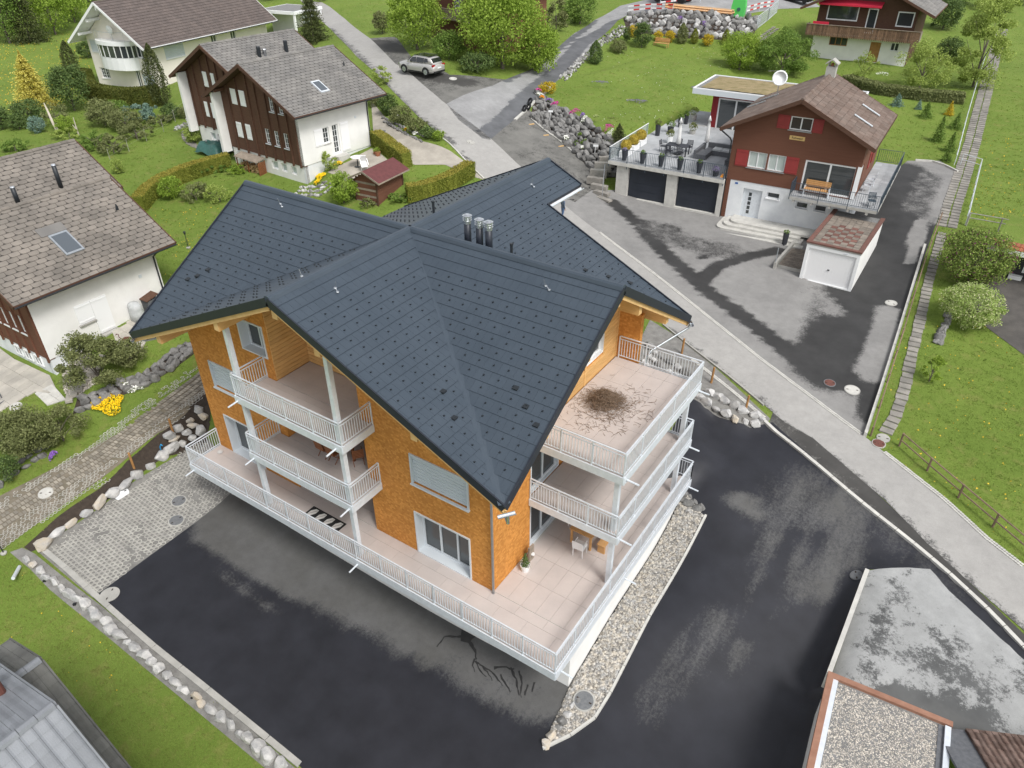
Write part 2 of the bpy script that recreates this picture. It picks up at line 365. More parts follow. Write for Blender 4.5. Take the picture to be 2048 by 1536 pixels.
# ---------------------------------------------------------------- terrain
def tps(pts, reg=.02):
    pts = np.array(pts, float); n = len(pts); X = pts[:, :2]
    def K(A, B):
        r2 = ((A[:, None, :]-B[None])**2).sum(2); return np.where(r2 > 0, r2*np.log(r2+1e-12)*.5, 0)
    A = np.zeros((n+3, n+3)); A[:n, :n] = K(X, X)+reg*n*np.eye(n); A[:n, n] = 1; A[:n, n+1:] = X; A[n:, :n] = A[:n, n:].T
    w = np.linalg.solve(A, np.concatenate([pts[:, 2], [0, 0, 0]]))
    def f(x, y):
        q = np.stack([np.ravel(x), np.ravel(y)], 1); o = np.empty(len(q))
        for i in range(0, len(q), 20000):
            b = q[i:i+20000]; o[i:i+20000] = K(b, X)@w[:n]+w[n]+b@w[n+1:]
        return o.reshape(np.shape(x))
    return f
CTRL = [(500,1536,-3.1),(0,1300,-3.2),(0,1536,-3.4),(250,1400,-3.1),(60,1120,-2.4),(0,1050,-1.9),(150,980,-1.6),(330,860,-1.0),(400,760,-.5),(100,860,-.9),(20,800,-.4),
 (100,745,0),(20,700,0),(240,695,1.0),(300,650,1.1),(330,720,.2),(380,480,2.2),(330,400,2.6),(440,400,2.7),(350,300,3.1),(270,260,3.2),(100,300,3.2),(100,230,3.2),(250,185,3.2),(200,165,3.2),
 (80,100,3.6),(30,200,3.2),(0,10,6.5),(0,320,3.0),(150,60,4.2),(470,345,3.1),(615,372,3.2),(545,362,3.1),(741,290,4.5),(700,325,4.4),(650,370,3.5),(760,412,3.2),(850,310,4.6),(800,250,5.1),
 (905,285,5.0),(800,180,6.1),(730,90,7.3),(670,10,8.5),(560,60,6.0),(850,142,7.1),(920,190,6.2),(1000,240,4.9),(1050,270,4.2),(1110,310,3.3),(1160,390,2.4),(1020,330,3.6),(1125,440,2.2),
 (1250,560,1.5),(1400,700,.8),(1540,840,.2),(1700,940,-.2),(1900,1120,-.8),(2048,1260,-1.2),(1250,395,1.85),(1440,437,1.65),(1600,556,1.2),(1700,582,1.1),(1830,335,3.2),(1800,480,2.0),(1750,700,.8),(1722,850,.1),
 (1900,750,.7),(2000,1000,-.1),(2048,700,1.4),(1950,430,2.6),(2048,300,3.6),(1940,330,3.2),(1970,150,5.0),(2010,50,6.2),(2048,0,7.0),(1622,113,4.9),(1740,125,4.9),(1850,142,4.7),
 (1800,220,4.2),(1880,270,3.7),(1560,60,6.6),(1350,30,8.2),(1500,25,8.2),(1250,30,7.8),(1180,80,6.6),(1100,160,5.6),(1620,10,8.0),(1350,74,6.4),(1460,80,6.3),(1000,120,6.6),(900,60,7.7),(800,60,7.8),(1100,30,7.6),(1850,30,6.8),(500,0,7.5)]
PW = [(*P(u, v, z)[:2], z) for u, v, z in CTRL]+[(-8.4, -4.4, -.9), (-8.4, 4, .6), (-4, 10.5, 1.4), (2, 10, 1.0), (9, 7, .5), (11, 5.5, .2)]
base_f = tps(PW, .004)
def pv(q): return q[1:] if q[0] == 'w' else tuple(P(*q))
PADS = []
def pad(poly, extra=(), f=.3):
    w = [pv(q) for q in poly]; PADS.append(([q[:2] for q in w], tps(w+[pv(q) for q in extra], .002), f))
pad([(72,1108,-2.45),(183,1195,-2.75),(420,1385,-2.8),(640,1570,-2.8),(880,1760,-2.8),(1200,1900,-2.8),(1570,1850,-2.8),(1655,1345,-2.5),(1732,1138,-1.25),(1860,1120,-1.0),(2048,1305,-1.35),(1958,1206,-1.15),(1832,1094,-.85),(1713,1000,-.45),(1548,849,.1),(1480,862,-.1),(1400,825,0),
     ('w',11.2,6.5,-.2),('w',10.6,4.9,-.5),('w',9.5,3,-2),('w',7,2,-2.8),('w',-8.3,-4.9,-2.4),(405,858,-2.2),(250,975,-2.35),(150,1045,-2.4)],
    [(1405,1030,-.75),(1300,1230,-1.7),(1195,1430,-2.65),(1500,1250,-1.9),(1550,1050,-.8),(1450,1400,-2.6),(1100,1500,-2.8),(460,985,-2.6),(700,1250,-2.8),(300,1200,-2.75)])
pad([(1070,190,5.2),(1110,215,5.0),(1160,245,4.8),(1215,272,4.55),(1240,288,4.45),(1300,250,4.42),(1390,215,4.45),(1440,170,4.7),(1480,120,5.2),(1300,110,5.7),(1200,140,5.6),(1120,160,5.5)], f=.45)
pad([(1738,1140,-.95),(1815,1133,-.95),(1862,1136,-.97),(1900,1180,-1.0),(2048,1318,-1.3),(2520,1770,-1.6),(1905,1455,-1.25),(1662,1348,-1.15)], f=.2)
XS = np.concatenate([np.linspace(-900, -150, 14)[:-1], np.arange(-150, -62, 2.0), np.arange(-62, 34.01, .5), np.arange(36, 60, 2), np.linspace(62, 800, 14)])
YS = np.concatenate([np.linspace(-800, -60, 14)[:-1], np.arange(-60, -24, 2.0), np.arange(-24, 82.01, .5), np.arange(84, 150, 2), np.linspace(152, 1000, 14)])
GX, GY = np.meshgrid(XS, YS, indexing='ij')
GZ = base_f(np.clip(GX, -140, 40), np.clip(GY, -30, 135))
for poly, fn, f in PADS:
    a = np.array(poly); k = (GX > a[:, 0].min()-1) & (GX < a[:, 0].max()+1) & (GY > a[:, 1].min()-1) & (GY < a[:, 1].max()+1)
    x, y = GX[k], GY[k]; s = pdist(x, y, poly)*np.where(inside(x, y, poly), 1, -1); w = np.clip((s+f)/(2*f), 0, 1)
    GZ[k] = GZ[k]*(1-w)+fn(x, y)*w
def gzv(x, y):
    x = np.asarray(x, float); y = np.asarray(y, float)
    i = np.clip(np.searchsorted(XS, x)-1, 0, len(XS)-2); j = np.clip(np.searchsorted(YS, y)-1, 0, len(YS)-2)
    a = (x-XS[i])/(XS[i+1]-XS[i]); b = (y-YS[j])/(YS[j+1]-YS[j]); z00, z10, z01, z11 = GZ[i, j], GZ[i+1, j], GZ[i, j+1], GZ[i+1, j+1]
    return np.where(a >= b, z00+a*(z10-z00)+b*(z11-z10), z00+b*(z01-z00)+a*(z11-z01))
def gz(x, y): return float(gzv(x, y))
def G(u, v):
    """ground point seen at a pixel"""
    d = ray(u, v); t0 = (16-CZ)/d[2]; ts = t0+np.linspace(0, (22/-d[2]), 260); q = CP+ts[:, None]*d; h = q[:, 2]-gzv(q[:, 0], q[:, 1])
    k = int(np.argmax(h < 0)); 
    if h[k] >= 0: k = len(ts)-1
    k = max(k, 1); t = ts[k-1]+(ts[k]-ts[k-1])*h[k-1]/(h[k-1]-h[k]+1e-9); r = CP+t*d; return np.array([r[0], r[1], gz(r[0], r[1])])
def G2(pts): return [tuple(G(*q)[:2]) for q in pts]
nx, ny = len(XS), len(YS)
idx = np.arange(nx*ny).reshape(nx, ny); A_, B_, C_, D_ = idx[:-1, :-1].ravel(), idx[1:, :-1].ravel(), idx[1:, 1:].ravel(), idx[:-1, 1:].ravel()
fast('ground', np.stack([GX.ravel(), GY.ravel(), GZ.ravel()], 1), np.concatenate([np.stack([A_, B_, C_], 1), np.stack([A_, C_, D_], 1)]), 'lawn', kind='structure', smooth=True)
NOGRASS = []
def sheet(name, poly, mat, off=.02, wet=None, kind='structure', skirt=False, grass=False):
    """surface laid on the terrain, cut to a world-space outline; parallel to the ground mesh"""
    if area(poly) < 0: poly = poly[::-1]
    if not grass: NOGRASS.append(poly)
    a = np.array(poly); i0, i1 = np.searchsorted(XS, a[:, 0].min())-1, np.searchsorted(XS, a[:, 0].max()); j0, j1 = np.searchsorted(YS, a[:, 1].min())-1, np.searchsorted(YS, a[:, 1].max())
    ex, ey = np.meshgrid((XS[i0:i1+1]+XS[i0+1:i1+2])/2, (YS[j0:j1+1]+YS[j0+1:j1+2])/2, indexing='ij'); ins = inside(ex, ey, poly)
    edge = set()
    for k in range(len(poly)):
        p, q = np.array(poly[k-1]), np.array(poly[k]); n = int(np.linalg.norm(q-p)/.05)+2
        w = p+(q-p)*np.linspace(0, 1, n)[:, None]
        edge |= set(zip((np.searchsorted(XS, w[:, 0])-1).tolist(), (np.searchsorted(YS, w[:, 1])-1).tolist()))
    V, F, key = [], [], {}
    def vid(x, y):
        k = (round(x, 4), round(y, 4))
        if k not in key: key[k] = len(V); V.append((x, y))
        return key[k]
    for i in range(i0, i1):
        for j in range(j0, j1):
            x0, x1, y0, y1 = XS[i], XS[i+1], YS[j], YS[j+1]
            if (i, j) in edge:
                for tri in (((x0, y0), (x1, y0), (x1, y1)), ((x0, y0), (x1, y1), (x0, y1))):
                    c = clip(poly, tri)
                    if len(c) > 2 and abs(area(c)) > 1e-6:
                        ids = []
                        for q in c:
                            k = vid(*q)
                            if k not in ids: ids.append(k)
                        if len(ids) > 2: F.append(tuple(ids))
            elif ins[i-i0, j-j0]:
                q = [vid(x0, y0), vid(x1, y0), vid(x1, y1), vid(x0, y1)]; F.append((q[0], q[1], q[2])); F.append((q[0], q[2], q[3]))
    V = np.array(V); Z = gzv(V[:, 0], V[:, 1])+off
    me = bpy.data.meshes.new(name); me.from_pydata(np.column_stack([V, Z]).tolist(), [], F); me.materials.append(M[mat])
    me.polygons.foreach_set('use_smooth', [True]*len(me.polygons))
    if wet is not None:
        at = me.attributes.new('wet', 'FLOAT', 'POINT'); at.data.foreach_set('value', wet(V[:, 0], V[:, 1]).astype(np.float32))
    return ob(name, me, kind=kind)
def wetfield(lines, base=0.0):
    """signed influence of stains given as (pixel polyline, half-width m, value)"""
    L = [(G2(p) if len(p) > 1 else G2(p+[(p[0][0]+1, p[0][1])]), r, v) for p, r, v in lines]
    def f(x, y):
        w = np.full(x.shape, float(base))
        for p, r, v in L:
            d = pdist(x, y, p, False); k = np.clip(1.5-d/r, 0, 1); k = k*k*(3-2*k); w = w*(1-k)+v*k
        return w
    return f
ROAD_R = [(644,5),(690,38),(740,77),(791,128),(884,202),(928,236),(976,273),(1041,333),(1110,395),(1200,466),(1307,547),(1415,633),(1522,719),(1622,794),(1694,848),(1726,871),(1767,904),(1888,998),(1972,1075),(2048,1134),(2200,1255),(2700,1650)]
ROAD_L = [(600,0),(661,58),(713,113),(754,150),(791,188),(839,236),(890,277),(935,325),(972,359),(1080,440),(1210,550),(1340,658),(1429,730),(1522,805),(1569,845),(1626,877),(1724,962),(1767,998),(1846,1079),(1926,1154),(2048,1262),(2200,1410),(2700,1890)]
sheet('road', G2(ROAD_R+ROAD_L[::-1]), 'asphalt_road', .024, wetfield([([(661,58),(754,150),(839,236),(935,325)], .45, .55), ([(1340,658),(1522,805),(1724,962),(1926,1154),(2048,1262)], .3, .5), ([(1900,1000),(2048,1120)], .3, .45), ([(905,300),(880,330)], .6, .3)], .12))
COURT = [(1055,340),(1110,395),(1200,466),(1307,547),(1415,633),(1522,719),(1622,794),(1726,871),(1737,858),(1790,690),(1838,545),(1875,440),(1917,345),(1880,322),(1815,322),(1700,420),(1560,425),(1440,405),(1240,380),(1185,380),(1150,405)]
Z7 = lambda L: [(1200+a/2.793, 300+b/2.793) for a, b in L]
sheet('forecourt', G2(COURT), 'asphalt_court', .02, wetfield([
    (Z7([(70,290),(200,400),(330,550),(480,680),(600,790),(760,900),(900,1010),(1080,1150),(1260,1300)]), .55, 1.0), (Z7([(250,420),(400,440)]), .7, .85), (Z7([(570,730),(680,640),(850,590),(1000,560)]), .45, 1.0), (Z7([(560,600),(720,560)]), .3, .8),
    (Z7([(1600,330),(1560,500),(1500,720),(1420,960),(1330,1200)]), 2.3, 1.0), (Z7([(1700,120),(1640,330),(1500,760)]), 1.8, .95), (Z7([(300,430),(480,520),(700,560)]), 1.3, .55), (Z7([(1840,150),(1760,330)]), 1.0, .55), (Z7([(1850,450),(1780,700),(1700,950)]), 1.0, 1.0), (Z7([(1560,1350),(1530,1480)]), .8, 1.0), (Z7([(1790,400),(1740,620)]), .38, -.3), (Z7([(1610,900),(1560,1100),(1500,1250)]), .7, .05), (Z7([(1200,800),(1300,900)]), .8, .35)], .1))
ZY = lambda L: [(1448+a/2.865, 1000+b/2.865) for a, b in L]
YARD = [(186,1196),(300,1292),(420,1387),(600,1533),(640,1572),(880,1760),(1200,1900),(1570,1850),(1655,1347),(1732,1140),(1815,1145),(1862,1150),(1900,1195),(2500,1790),(2500,1730),(1958,1203),(1832,1091),(1713,996),(1545,845),(1500,856),(1440,836),(1380,795)]
yw = G2(YARD)+[(9.0, 6.6), (8.2, 4), (7, 2), (-6.9, -4.9)]+G2([(463,984)])
sheet('asphalt_yard', yw, 'asphalt_new', .02, wetfield([
    ([(430,1110),(500,1165),(560,1200)], .75, .36), ([(395,1080),(450,1130)], .5, .5), ([(375,1095),(560,1210),(700,1285),(850,1335),(960,1395)], .3, .95), ([(440,1000),(600,1105),(760,1185),(940,1270),(1070,1340)], 1.9, .0), ([(900,1320),(1010,1365),(1080,1380)], .45, .25),
    ([(1640,1020),(1600,1140),(1530,1280)], 2.6, .5), ([(1480,960),(1450,1150),(1400,1300)], .9, .9), ([(1690,1010),(1620,1200)], .8, .36), ([(1590,1060),(1500,1280)], .22, .95), ([(1640,1060),(1570,1200)], .2, .9), ([(1475,1000),(1500,1020)], .5, .25), ([(1430,1240),(1300,1420)], .8, .62), ([(1620,1290),(1560,1420)], 1.5, 1.1), ([(1720,1160),(1660,1330)], .5, 1.1), ([(1780,1060),(1900,1180)], .8, .62)], 1.0))
sheet('road_verge', G2([(1548,818),(1626,874),(1724,959),(1846,1076),(2500,1690),(2500,1735),(1958,1210),(1832,1098),(1713,1004),(1538,848)]), 'asphalt_rough', .016, wetfield([([(1600,870),(1760,1005),(2048,1275)], .25, .9)], .6))
LANE = [(893,208),(985,172),(1010,160),(1060,140),(1105,105),(1150,66),(1190,40),(1240,12),(1300,-2),(1420,-4),(1620,-3),(1640,14),(1560,18),(1480,33),(1400,33),(1290,27),(1255,30),(1235,42),(1195,80),(1150,132),(1100,175),(1062,213),(1030,238),(1006,258),(980,280),(964,277),(918,241)]
sheet('lane', G2(LANE), 'asphalt_lane', .024, wetfield([([(975,268),(1035,215),(1100,155),(1165,85),(1230,45),(1300,22)], .8, 1.2), ([(1010,162),(1105,107),(1190,42)], .45, .9)], .05))
sheet('parking_bay', G2([(738,77),(792,74),(810,98),(826,118),(900,150),(985,157),(1018,160),(985,174),(912,214),(880,206),(785,130)]), 'asphalt_rough', .018, wetfield([([(750,85),(800,100)], 1.0, 1.1), ([(830,150),(930,165)], .9, .8), ([(900,195),(960,180)], .7, .1)], .45))
sheet('gravel_bay', G2([(970,276),(1000,252),(1056,214),(1075,245),(1120,280),(1165,322),(1210,362),(1185,382),(1150,415),(1100,398),(1030,336)]), 'asphalt_rough', .014, wetfield([([(1060,270),(1010,290)], .8, -.2), ([(1100,330),(1150,380)], 1.4, .45)], .4))
sheet('gravel_drive', G2([(742,200),(768,232),(800,262),(840,282),(878,292),(900,302),(935,328),(968,360),(940,352),(890,330),(830,330),(800,322),(770,300),(748,285)]), 'gravel_drive', .02)
sheet('patio', G2([(655,345),(700,322),(743,297),(775,320),(815,338),(760,372),(690,362)]), 'gravel_drive', .022)
sheet('paver_bed', [(-6.95, -4.95)]+G2([(463,984),(186,1196),(76,1103),(250,975),(405,862)])+[(-8.2, -4.95)], 'grit', .018)
sheet('track', G2([(-40,1130),(-40,1020),(0,992),(130,925),(250,860),(330,800),(420,722),(470,680),(470,760),(420,790),(330,860),(200,960),(100,1030),(0,1100)]), 'soil_pale', .012)
sheet('soil_strip', G2([(48,1095),(115,1035),(200,978),(255,922),(325,864),(405,790),(425,780),(420,850),(335,912),(245,978),(150,1046),(85,1095),(62,1104)]), 'soil', .02)
sheet('drain_strip', G2([(20,1105),(62,1140),(100,1180),(180,1245),(300,1345),(420,1445),(540,1545),(600,1545),(470,1432),(320,1310),(200,1210),(70,1108),(45,1096)]), 'grit', .022)
sheet('concrete_pad', G2([(1737,1142),(1815,1136),(1860,1139),(1898,1183),(2048,1321),(2480,1760),(1990,1540),(1905,1500),(1672,1400),(1664,1349)]), 'concrete_pad', .03, wetfield([(ZY([(1000,1180),(1250,1250),(1450,1280)]), .7, .85), (ZY([(850,480),(800,700),(720,950)]), .35, .2), (ZY([(1150,480),(1500,800)]), .5, .12), (ZY([(1000,800),(1300,950)]), 1.2, .5)], .36))
sheet('verge_gravel', G2([(1300,640),(1345,668),(1430,735),(1540,838),(1530,856),(1480,862),(1400,828),(1350,795),(1290,745),(1262,715)]), 'grit', .014)
sheet('rock_bank', G2([(1060,236),(1090,262),(1120,282),(1150,308),(1180,338),(1205,356),(1240,355),(1246,330),(1240,298),(1225,283),(1200,262),(1160,240),(1110,210),(1074,184)]), 'soil', .015)
sheet('rock_bank', G2([(1255,66),(1300,68),(1340,75),(1400,78),(1440,80),(1470,77),(1508,68),(1520,36),(1490,35),(1420,30),(1350,25),(1290,27),(1246,36)]), 'soil', .015)
sheet('rock_bank', G2([(145,830),(190,816),(235,795),(285,778),(335,746),(388,708),(382,682),(330,716),(280,750),(240,764),(200,782),(155,796)]), 'soil', .015)
sheet('courtyard', G2([(1952,640),(1935,560),(1975,520),(2060,560),(2060,720),(2020,690)]), 'court_dark', .02)
sheet('garage_verge', G2([(1800,505),(1848,440),(1842,460),(1800,590),(1770,700),(1738,862),(1729,872)]), 'soil_pale', .012)
# ---------------------------------------------------------------- building helpers
def wpos(parent, q):
    c, s = math.cos(parent.rotation_euler[2]), math.sin(parent.rotation_euler[2]); L = parent.location
    return np.array([L[0]+c*q[0]-s*q[1], L[1]+s*q[0]+c*q[1], L[2]+q[2]])
class Pool:
    """pieces of one thing: the nearest ones become objects of their own, the rest one joined part"""
    def __init__(s): s.e = []
    def add(s, me, mw, c): s.e.append((me, mw, c))
    def flush(s, root, parent, name, mat, cap=300, rest=None):
        s.e.sort(key=lambda e: float(np.linalg.norm(wpos(root, e[2])-CP)))
        for me, mw, c in s.e[:cap]:
            if isinstance(me, MB): me = me.mesh(name, mat)
            ob(name, me, parent, mw=mw)
        if len(s.e) > cap:
            mb = MB()
            for me, mw, c in s.e[cap:]:
                if isinstance(me, MB): mb.add(me.v, me.f)
                else: mb.add([mw@v.co for v in me.vertices], [tuple(p.vertices) for p in me.polygons])
            mb.build(rest or name+'_field', mat, parent, kind='stuff')
TILEC = {}
def tiles(pool, pts, down, tw, th, mat, thick=.02, gap=.008, stag=.5, chamf=0.0, lift=.015, wave=0, jit=0):
    pts = [np.asarray(q, float) for q in pts]; n = unit(np.cross(pts[1]-pts[0], pts[2]-pts[0]))
    if n[2] < 0: n = -n
    b = np.asarray(down, float); b = unit(b-n*np.dot(b, n)); a = np.cross(b, n); o = pts[0]
    P2 = [((q-o)@a, (q-o)@b) for q in pts]
    if area(P2) < 0: P2 = P2[::-1]
    a0, a1 = min(q[0] for q in P2), max(q[0] for q in P2); b0, b1 = min(q[1] for q in P2), max(q[1] for q in P2)
    key = (mat, tw, th, thick, chamf, wave)
    def top(x, y): return thick*(.35+.9*(y/th))+(wave*math.sin(math.pi*2*x/tw) if wave else 0)
    def solid(loop, ox, oy):
        mb = MB(); k = len(loop)
        vs = [o+a*x+b*y+n*(lift+top(x-ox, y-oy)) for x, y in loop]+[o+a*x+b*y+n*(lift-.004) for x, y in loop]
        fs = [tuple(range(k))]+[(i, k+i, k+(i+1) % k, (i+1) % k) for i in range(k)]
        return mb.add(vs, fs)
    if key not in TILEC:
        w, h = tw-gap, th-gap*.6; c = chamf
        if wave:
            N = 6; mb = MB(); V = []
            for j, y in ((0, 0), (1, h)):
                for i in range(N+1): V.append((w*i/N, y, top(w*i/N, y)))
            V += [(w*i/N, h, -.004) for i in range(N+1)]
            mb.add(V, [(i, i+1, N+2+i, N+1+i) for i in range(N)]+[(N+1+i, N+2+i, 2*N+3+i, 2*N+2+i) for i in range(N)])
        else:
            L = [(0, 0), (w, 0), (w, h-c), (w-c, h), (c, h), (0, h-c)] if c else [(0, 0), (w, 0), (w, h), (0, h)]
            mb = MB(); k = len(L); mb.add([(x, y, top(x, y)) for x, y in L]+[(x, y, -.004) for x, y in L], [tuple(range(k))]+[(i, k+i, k+(i+1) % k, (i+1) % k) for i in range(k)])
        TILEC[key] = mb.mesh('roof_tile', mat)
    me = TILEC[key]; r = 0; y = b0
    R3 = Matrix(((a[0], b[0], n[0]), (a[1], b[1], n[1]), (a[2], b[2], n[2])))
    while y < b1-.02:
        x = a0-(tw*stag if r % 2 else 0)
        while x < a1:
            rect = [(x, y), (x+tw-gap, y), (x+tw-gap, y+th-gap*.6), (x, y+th-gap*.6)]
            c = clip(P2, rect); A = abs(area(c)) if len(c) > 2 else 0; F = (tw-gap)*(th-gap*.6)
            if A > .97*F:
                q = o+a*x+b*y+n*lift; mw = R3.to_4x4(); mw.translation = Vector(q)
                if jit: mw = mw@Matrix.Rotation(random.uniform(-jit, jit), 4, 'Z')@Matrix.Translation((0, 0, random.uniform(0, .006)))
                pool.add(me, mw, q)
            elif A > .06*F:
                cc = [c[i] for i in range(len(c)) if math.hypot(c[i][0]-c[i-1][0], c[i][1]-c[i-1][1]) > .004]
                if len(cc) > 2:
                    if area(cc) < 0: cc = cc[::-1]
                    q = o+a*cc[0][0]+b*cc[0][1]; mb = solid(cc, x, y)
                    if mb.v: pool.add(mb, Matrix.Identity(4), q)
            x += tw
        y += th; r += 1
def deck(pts, th=.2):
    mb = MB(); mb.poly(pts, (0, 0, -th)); return mb
def wall(parent, name, o, ang, outline, holes, mat, th=.3):
    """slab with openings; outward side lies to the right of the direction"""
    e = np.array([math.cos(ang), math.sin(ang), 0]); n = np.array([e[1], -e[0], 0]); o = np.array([o[0], o[1], 0.0])
    loops = [outline]+[[(a0, z0), (a1, z0), (a1, z1), (a0, z1)] for a0, a1, z0, z1 in holes]
    flat = [q for L in loops for q in L]; tri = geometry.tessellate_polygon([[Vector((q[0], q[1], 0)) for q in L] for L in loops])
    N = len(flat); V = [o+e*q[0]+np.array([0, 0, q[1]]) for q in flat]; V += [v-n*th for v in V]; F = []
    for t in tri:
        a, b, c = [flat[i] for i in t]; t = tuple(t)
        if (b[0]-a[0])*(c[1]-a[1])-(b[1]-a[1])*(c[0]-a[0]) < 0: t = t[::-1]
        F.append(t); F.append(tuple(N+i for i in reversed(t)))
    k = 0
    for j, L in enumerate(loops):
        m_ = len(L); ccw = area(L) > 0
        for i in range(m_):
            a, b = k+i, k+(i+1) % m_
            q = (b, a, N+a, N+b) if (ccw == (j == 0)) else (a, b, N+b, N+a); F.append(q)
        k += m_
    return MB().add(V, F).build(name, mat, parent)
def fr(o, ang):
    e = np.array([math.cos(ang), math.sin(ang), 0]); n = np.array([e[1], -e[0], 0]); o = np.array([o[0], o[1], 0.0])
    return lambda a, d, z: o+e*a+n*d+np.array([0, 0, z])
def boxf(mb, f, a0, a1, d0, d1, z0, z1): return mb.para(f(a0, d0, z0), f(a1, d0, z0)-f(a0, d0, z0), f(a0, d1, z0)-f(a0, d0, z0), (0, 0, z1-z0))
def window(parent, o, ang, a0, a1, z0, z1, dep=.12, mat='white_paint', nx=2, ny=1, fw=.07, pane='pane_glass', sill=None, name='window', bars=None, curtain=False, reveal=None, panes=True):
    f = fr(o, ang); mb = MB(); d0, d1 = -dep-.07, -dep; a0 += .003; a1 -= .003; z0 += .003; z1 -= .003
    for q in ((a0, a1, z0, z0+fw), (a0, a1, z1-fw, z1), (a0, a0+fw, z0+fw, z1-fw), (a1-fw, a1, z0+fw, z1-fw)): boxf(mb, f, q[0], q[1], d0, d1, q[2], q[3])
    xs = np.linspace(a0+fw/2, a1-fw/2, nx+1); zs = np.linspace(z0+fw/2, z1-fw/2, ny+1)
    for x in xs[1:-1]: boxf(mb, f, x-fw*.55, x+fw*.55, d0+.002, d1-.002, z0+fw, z1-fw)
    for z in zs[1:-1]: boxf(mb, f, a0+fw, a1-fw, d0+.004, d1-.004, z-fw*.35, z+fw*.35)
    if bars:
        for x in np.linspace(a0, a1, bars[0]+1)[1:-1]: boxf(mb, f, x-.014, x+.014, d0+.03, d1-.012, z0+fw, z1-fw)
        for z in np.linspace(z0, z1, bars[1]+1)[1:-1]: boxf(mb, f, a0+fw, a1-fw, d0+.032, d1-.014, z-.014, z+.014)
    w = mb.build(name, mat, parent)
    for i in range(nx):
        boxf(MB(), f, xs[i]+fw/2, xs[i+1]-fw/2, d0+.01, d0+.02, z0+fw, z1-fw).build('pane', pane, w)
        if curtain: boxf(MB(), f, xs[i]+fw*.6, xs[i+1]-fw*.6, d0+.022, d0+.026, z0+fw, z1-fw).build('curtain', 'curtain', w)
    if sill: boxf(MB(), f, a0-.06, a1+.06, -dep, .07, z0-.06, z0-.005).build('sill', sill, w)
    if reveal:
        mb = MB()
        for q in ((a0-.05, a0+.012, z0+.012, z1-.012), (a1-.012, a1+.05, z0+.012, z1-.012), (a0-.05, a1+.05, z1-.012, z1+.05), (a0-.05, a1+.05, z0-.04, z0+.012)): boxf(mb, f, q[0], q[1], -dep+.003, .035, q[2], q[3])
        mb.build('reveal', reveal, w)
    return w
def blind(parent, o, ang, a0, a1, z0, z1, mat='blind', dep=.1, step=.15):
    f = fr(o, ang); mb = MB(); z = z0+.05
    for q in ((a0-.06, a0+.02, z0-.02, z1+.02), (a1-.02, a1+.06, z0-.02, z1+.02), (a0-.06, a1+.06, z1, z1+.07)): boxf(mb, f, q[0], q[1], -dep, .05, q[2], q[3])
    b = mb.build('blind', mat, parent); s = MB()
    while z < z1-.02: s.para(f(a0+.02, -dep+.02, z), f(a1-.02, 0, z)-f(a0+.02, 0, z), f(0, .035, -.02)-f(0, 0, 0)+np.array([0, 0, 0]), (0, 0, .105)); z += step
    s.build('slats', mat, b); boxf(MB(), f, a0-.04, a1+.04, -dep-.06, -dep, z0, z1).build('backing', 'galv_dark', b)
    boxf(MB(), f, a0-.08, a1+.08, -dep, .10, z0-.08, z0-.02).build('sill', 'frame_grey', b); return b
def railing(parent, pts, h=1.0, mat='galv', post=1.25, bal=.115, br=.011, low=.10, second=.13, wires=0, name='railing', drop=.25, rail=.045):
    mb = MB(); bb = MB(); posts = []
    for i in range(len(pts)-1):
        p, q = np.asarray(pts[i], float), np.asarray(pts[i+1], float); L = np.linalg.norm((q-p)[:2]); d = (q-p)/L; up = np.array([0, 0, 1.0])
        mb.bar(p+up*h, q+up*h, rail+.01, rail*.7)
        if second: mb.bar(p+up*(h-second), q+up*(h-second), rail*.8, rail*.6)
        mb.bar(p+up*low, q+up*low, rail*.8, rail*.6); n = max(1, round(L/post))
        for k in range(n+1):
            if k == 0 and i > 0: continue
            posts.append(p+d*L*k/n)
        top = h-(second or rail)
        k = int(L/bal)
        for j in range(1, k):
            c = p+d*L*j/k; bb.para(c-np.array([br, br, -low]), (2*br, 0, 0), (0, 2*br, 0), (0, 0, top-low))
    r = mb.build(name, mat, parent)
    for c in posts: MB().box(c[0]-.022, c[0]+.022, c[1]-.022, c[1]+.022, c[2]-drop, c[2]+h-.02).build('post', mat, r)
    bb.build('balusters', mat, r); return r
def slabs(root, parent, x0, x1, y0, y1, z, tx, ty, mat, th=.02, gap=.008, name='paving_slab', cap=300, jit=0.0, stag=0):
    pool = Pool(); key = (mat, tx, ty, th, 'slab'); ya = y0; r = 0
    while ya < y1-.05:
        yb = min(ya+ty, y1); xa = x0-(tx*stag if r % 2 else 0)
        while xa < x1-.02:
            xb = min(xa+tx, x1); xc = max(xa, x0)
            if xb-xc > .05:
                if abs(xb-xc-tx) < 1e-6 and abs(yb-ya-ty) < 1e-6:
                    if key not in TILEC: TILEC[key] = MB().box(0, tx-gap, 0, ty-gap, 0, th).mesh(name, mat)
                    pool.add(TILEC[key], Matrix.Translation((xc, ya, z+random.uniform(0, jit))), (xc, ya, z))
                else: pool.add(MB().box(xc, xb-gap, ya, yb-gap, z, z+th), Matrix.Identity(4), (xc, ya, z))
            xa += tx
        ya += ty; r += 1
    pool.flush(root, parent, name, mat, cap)
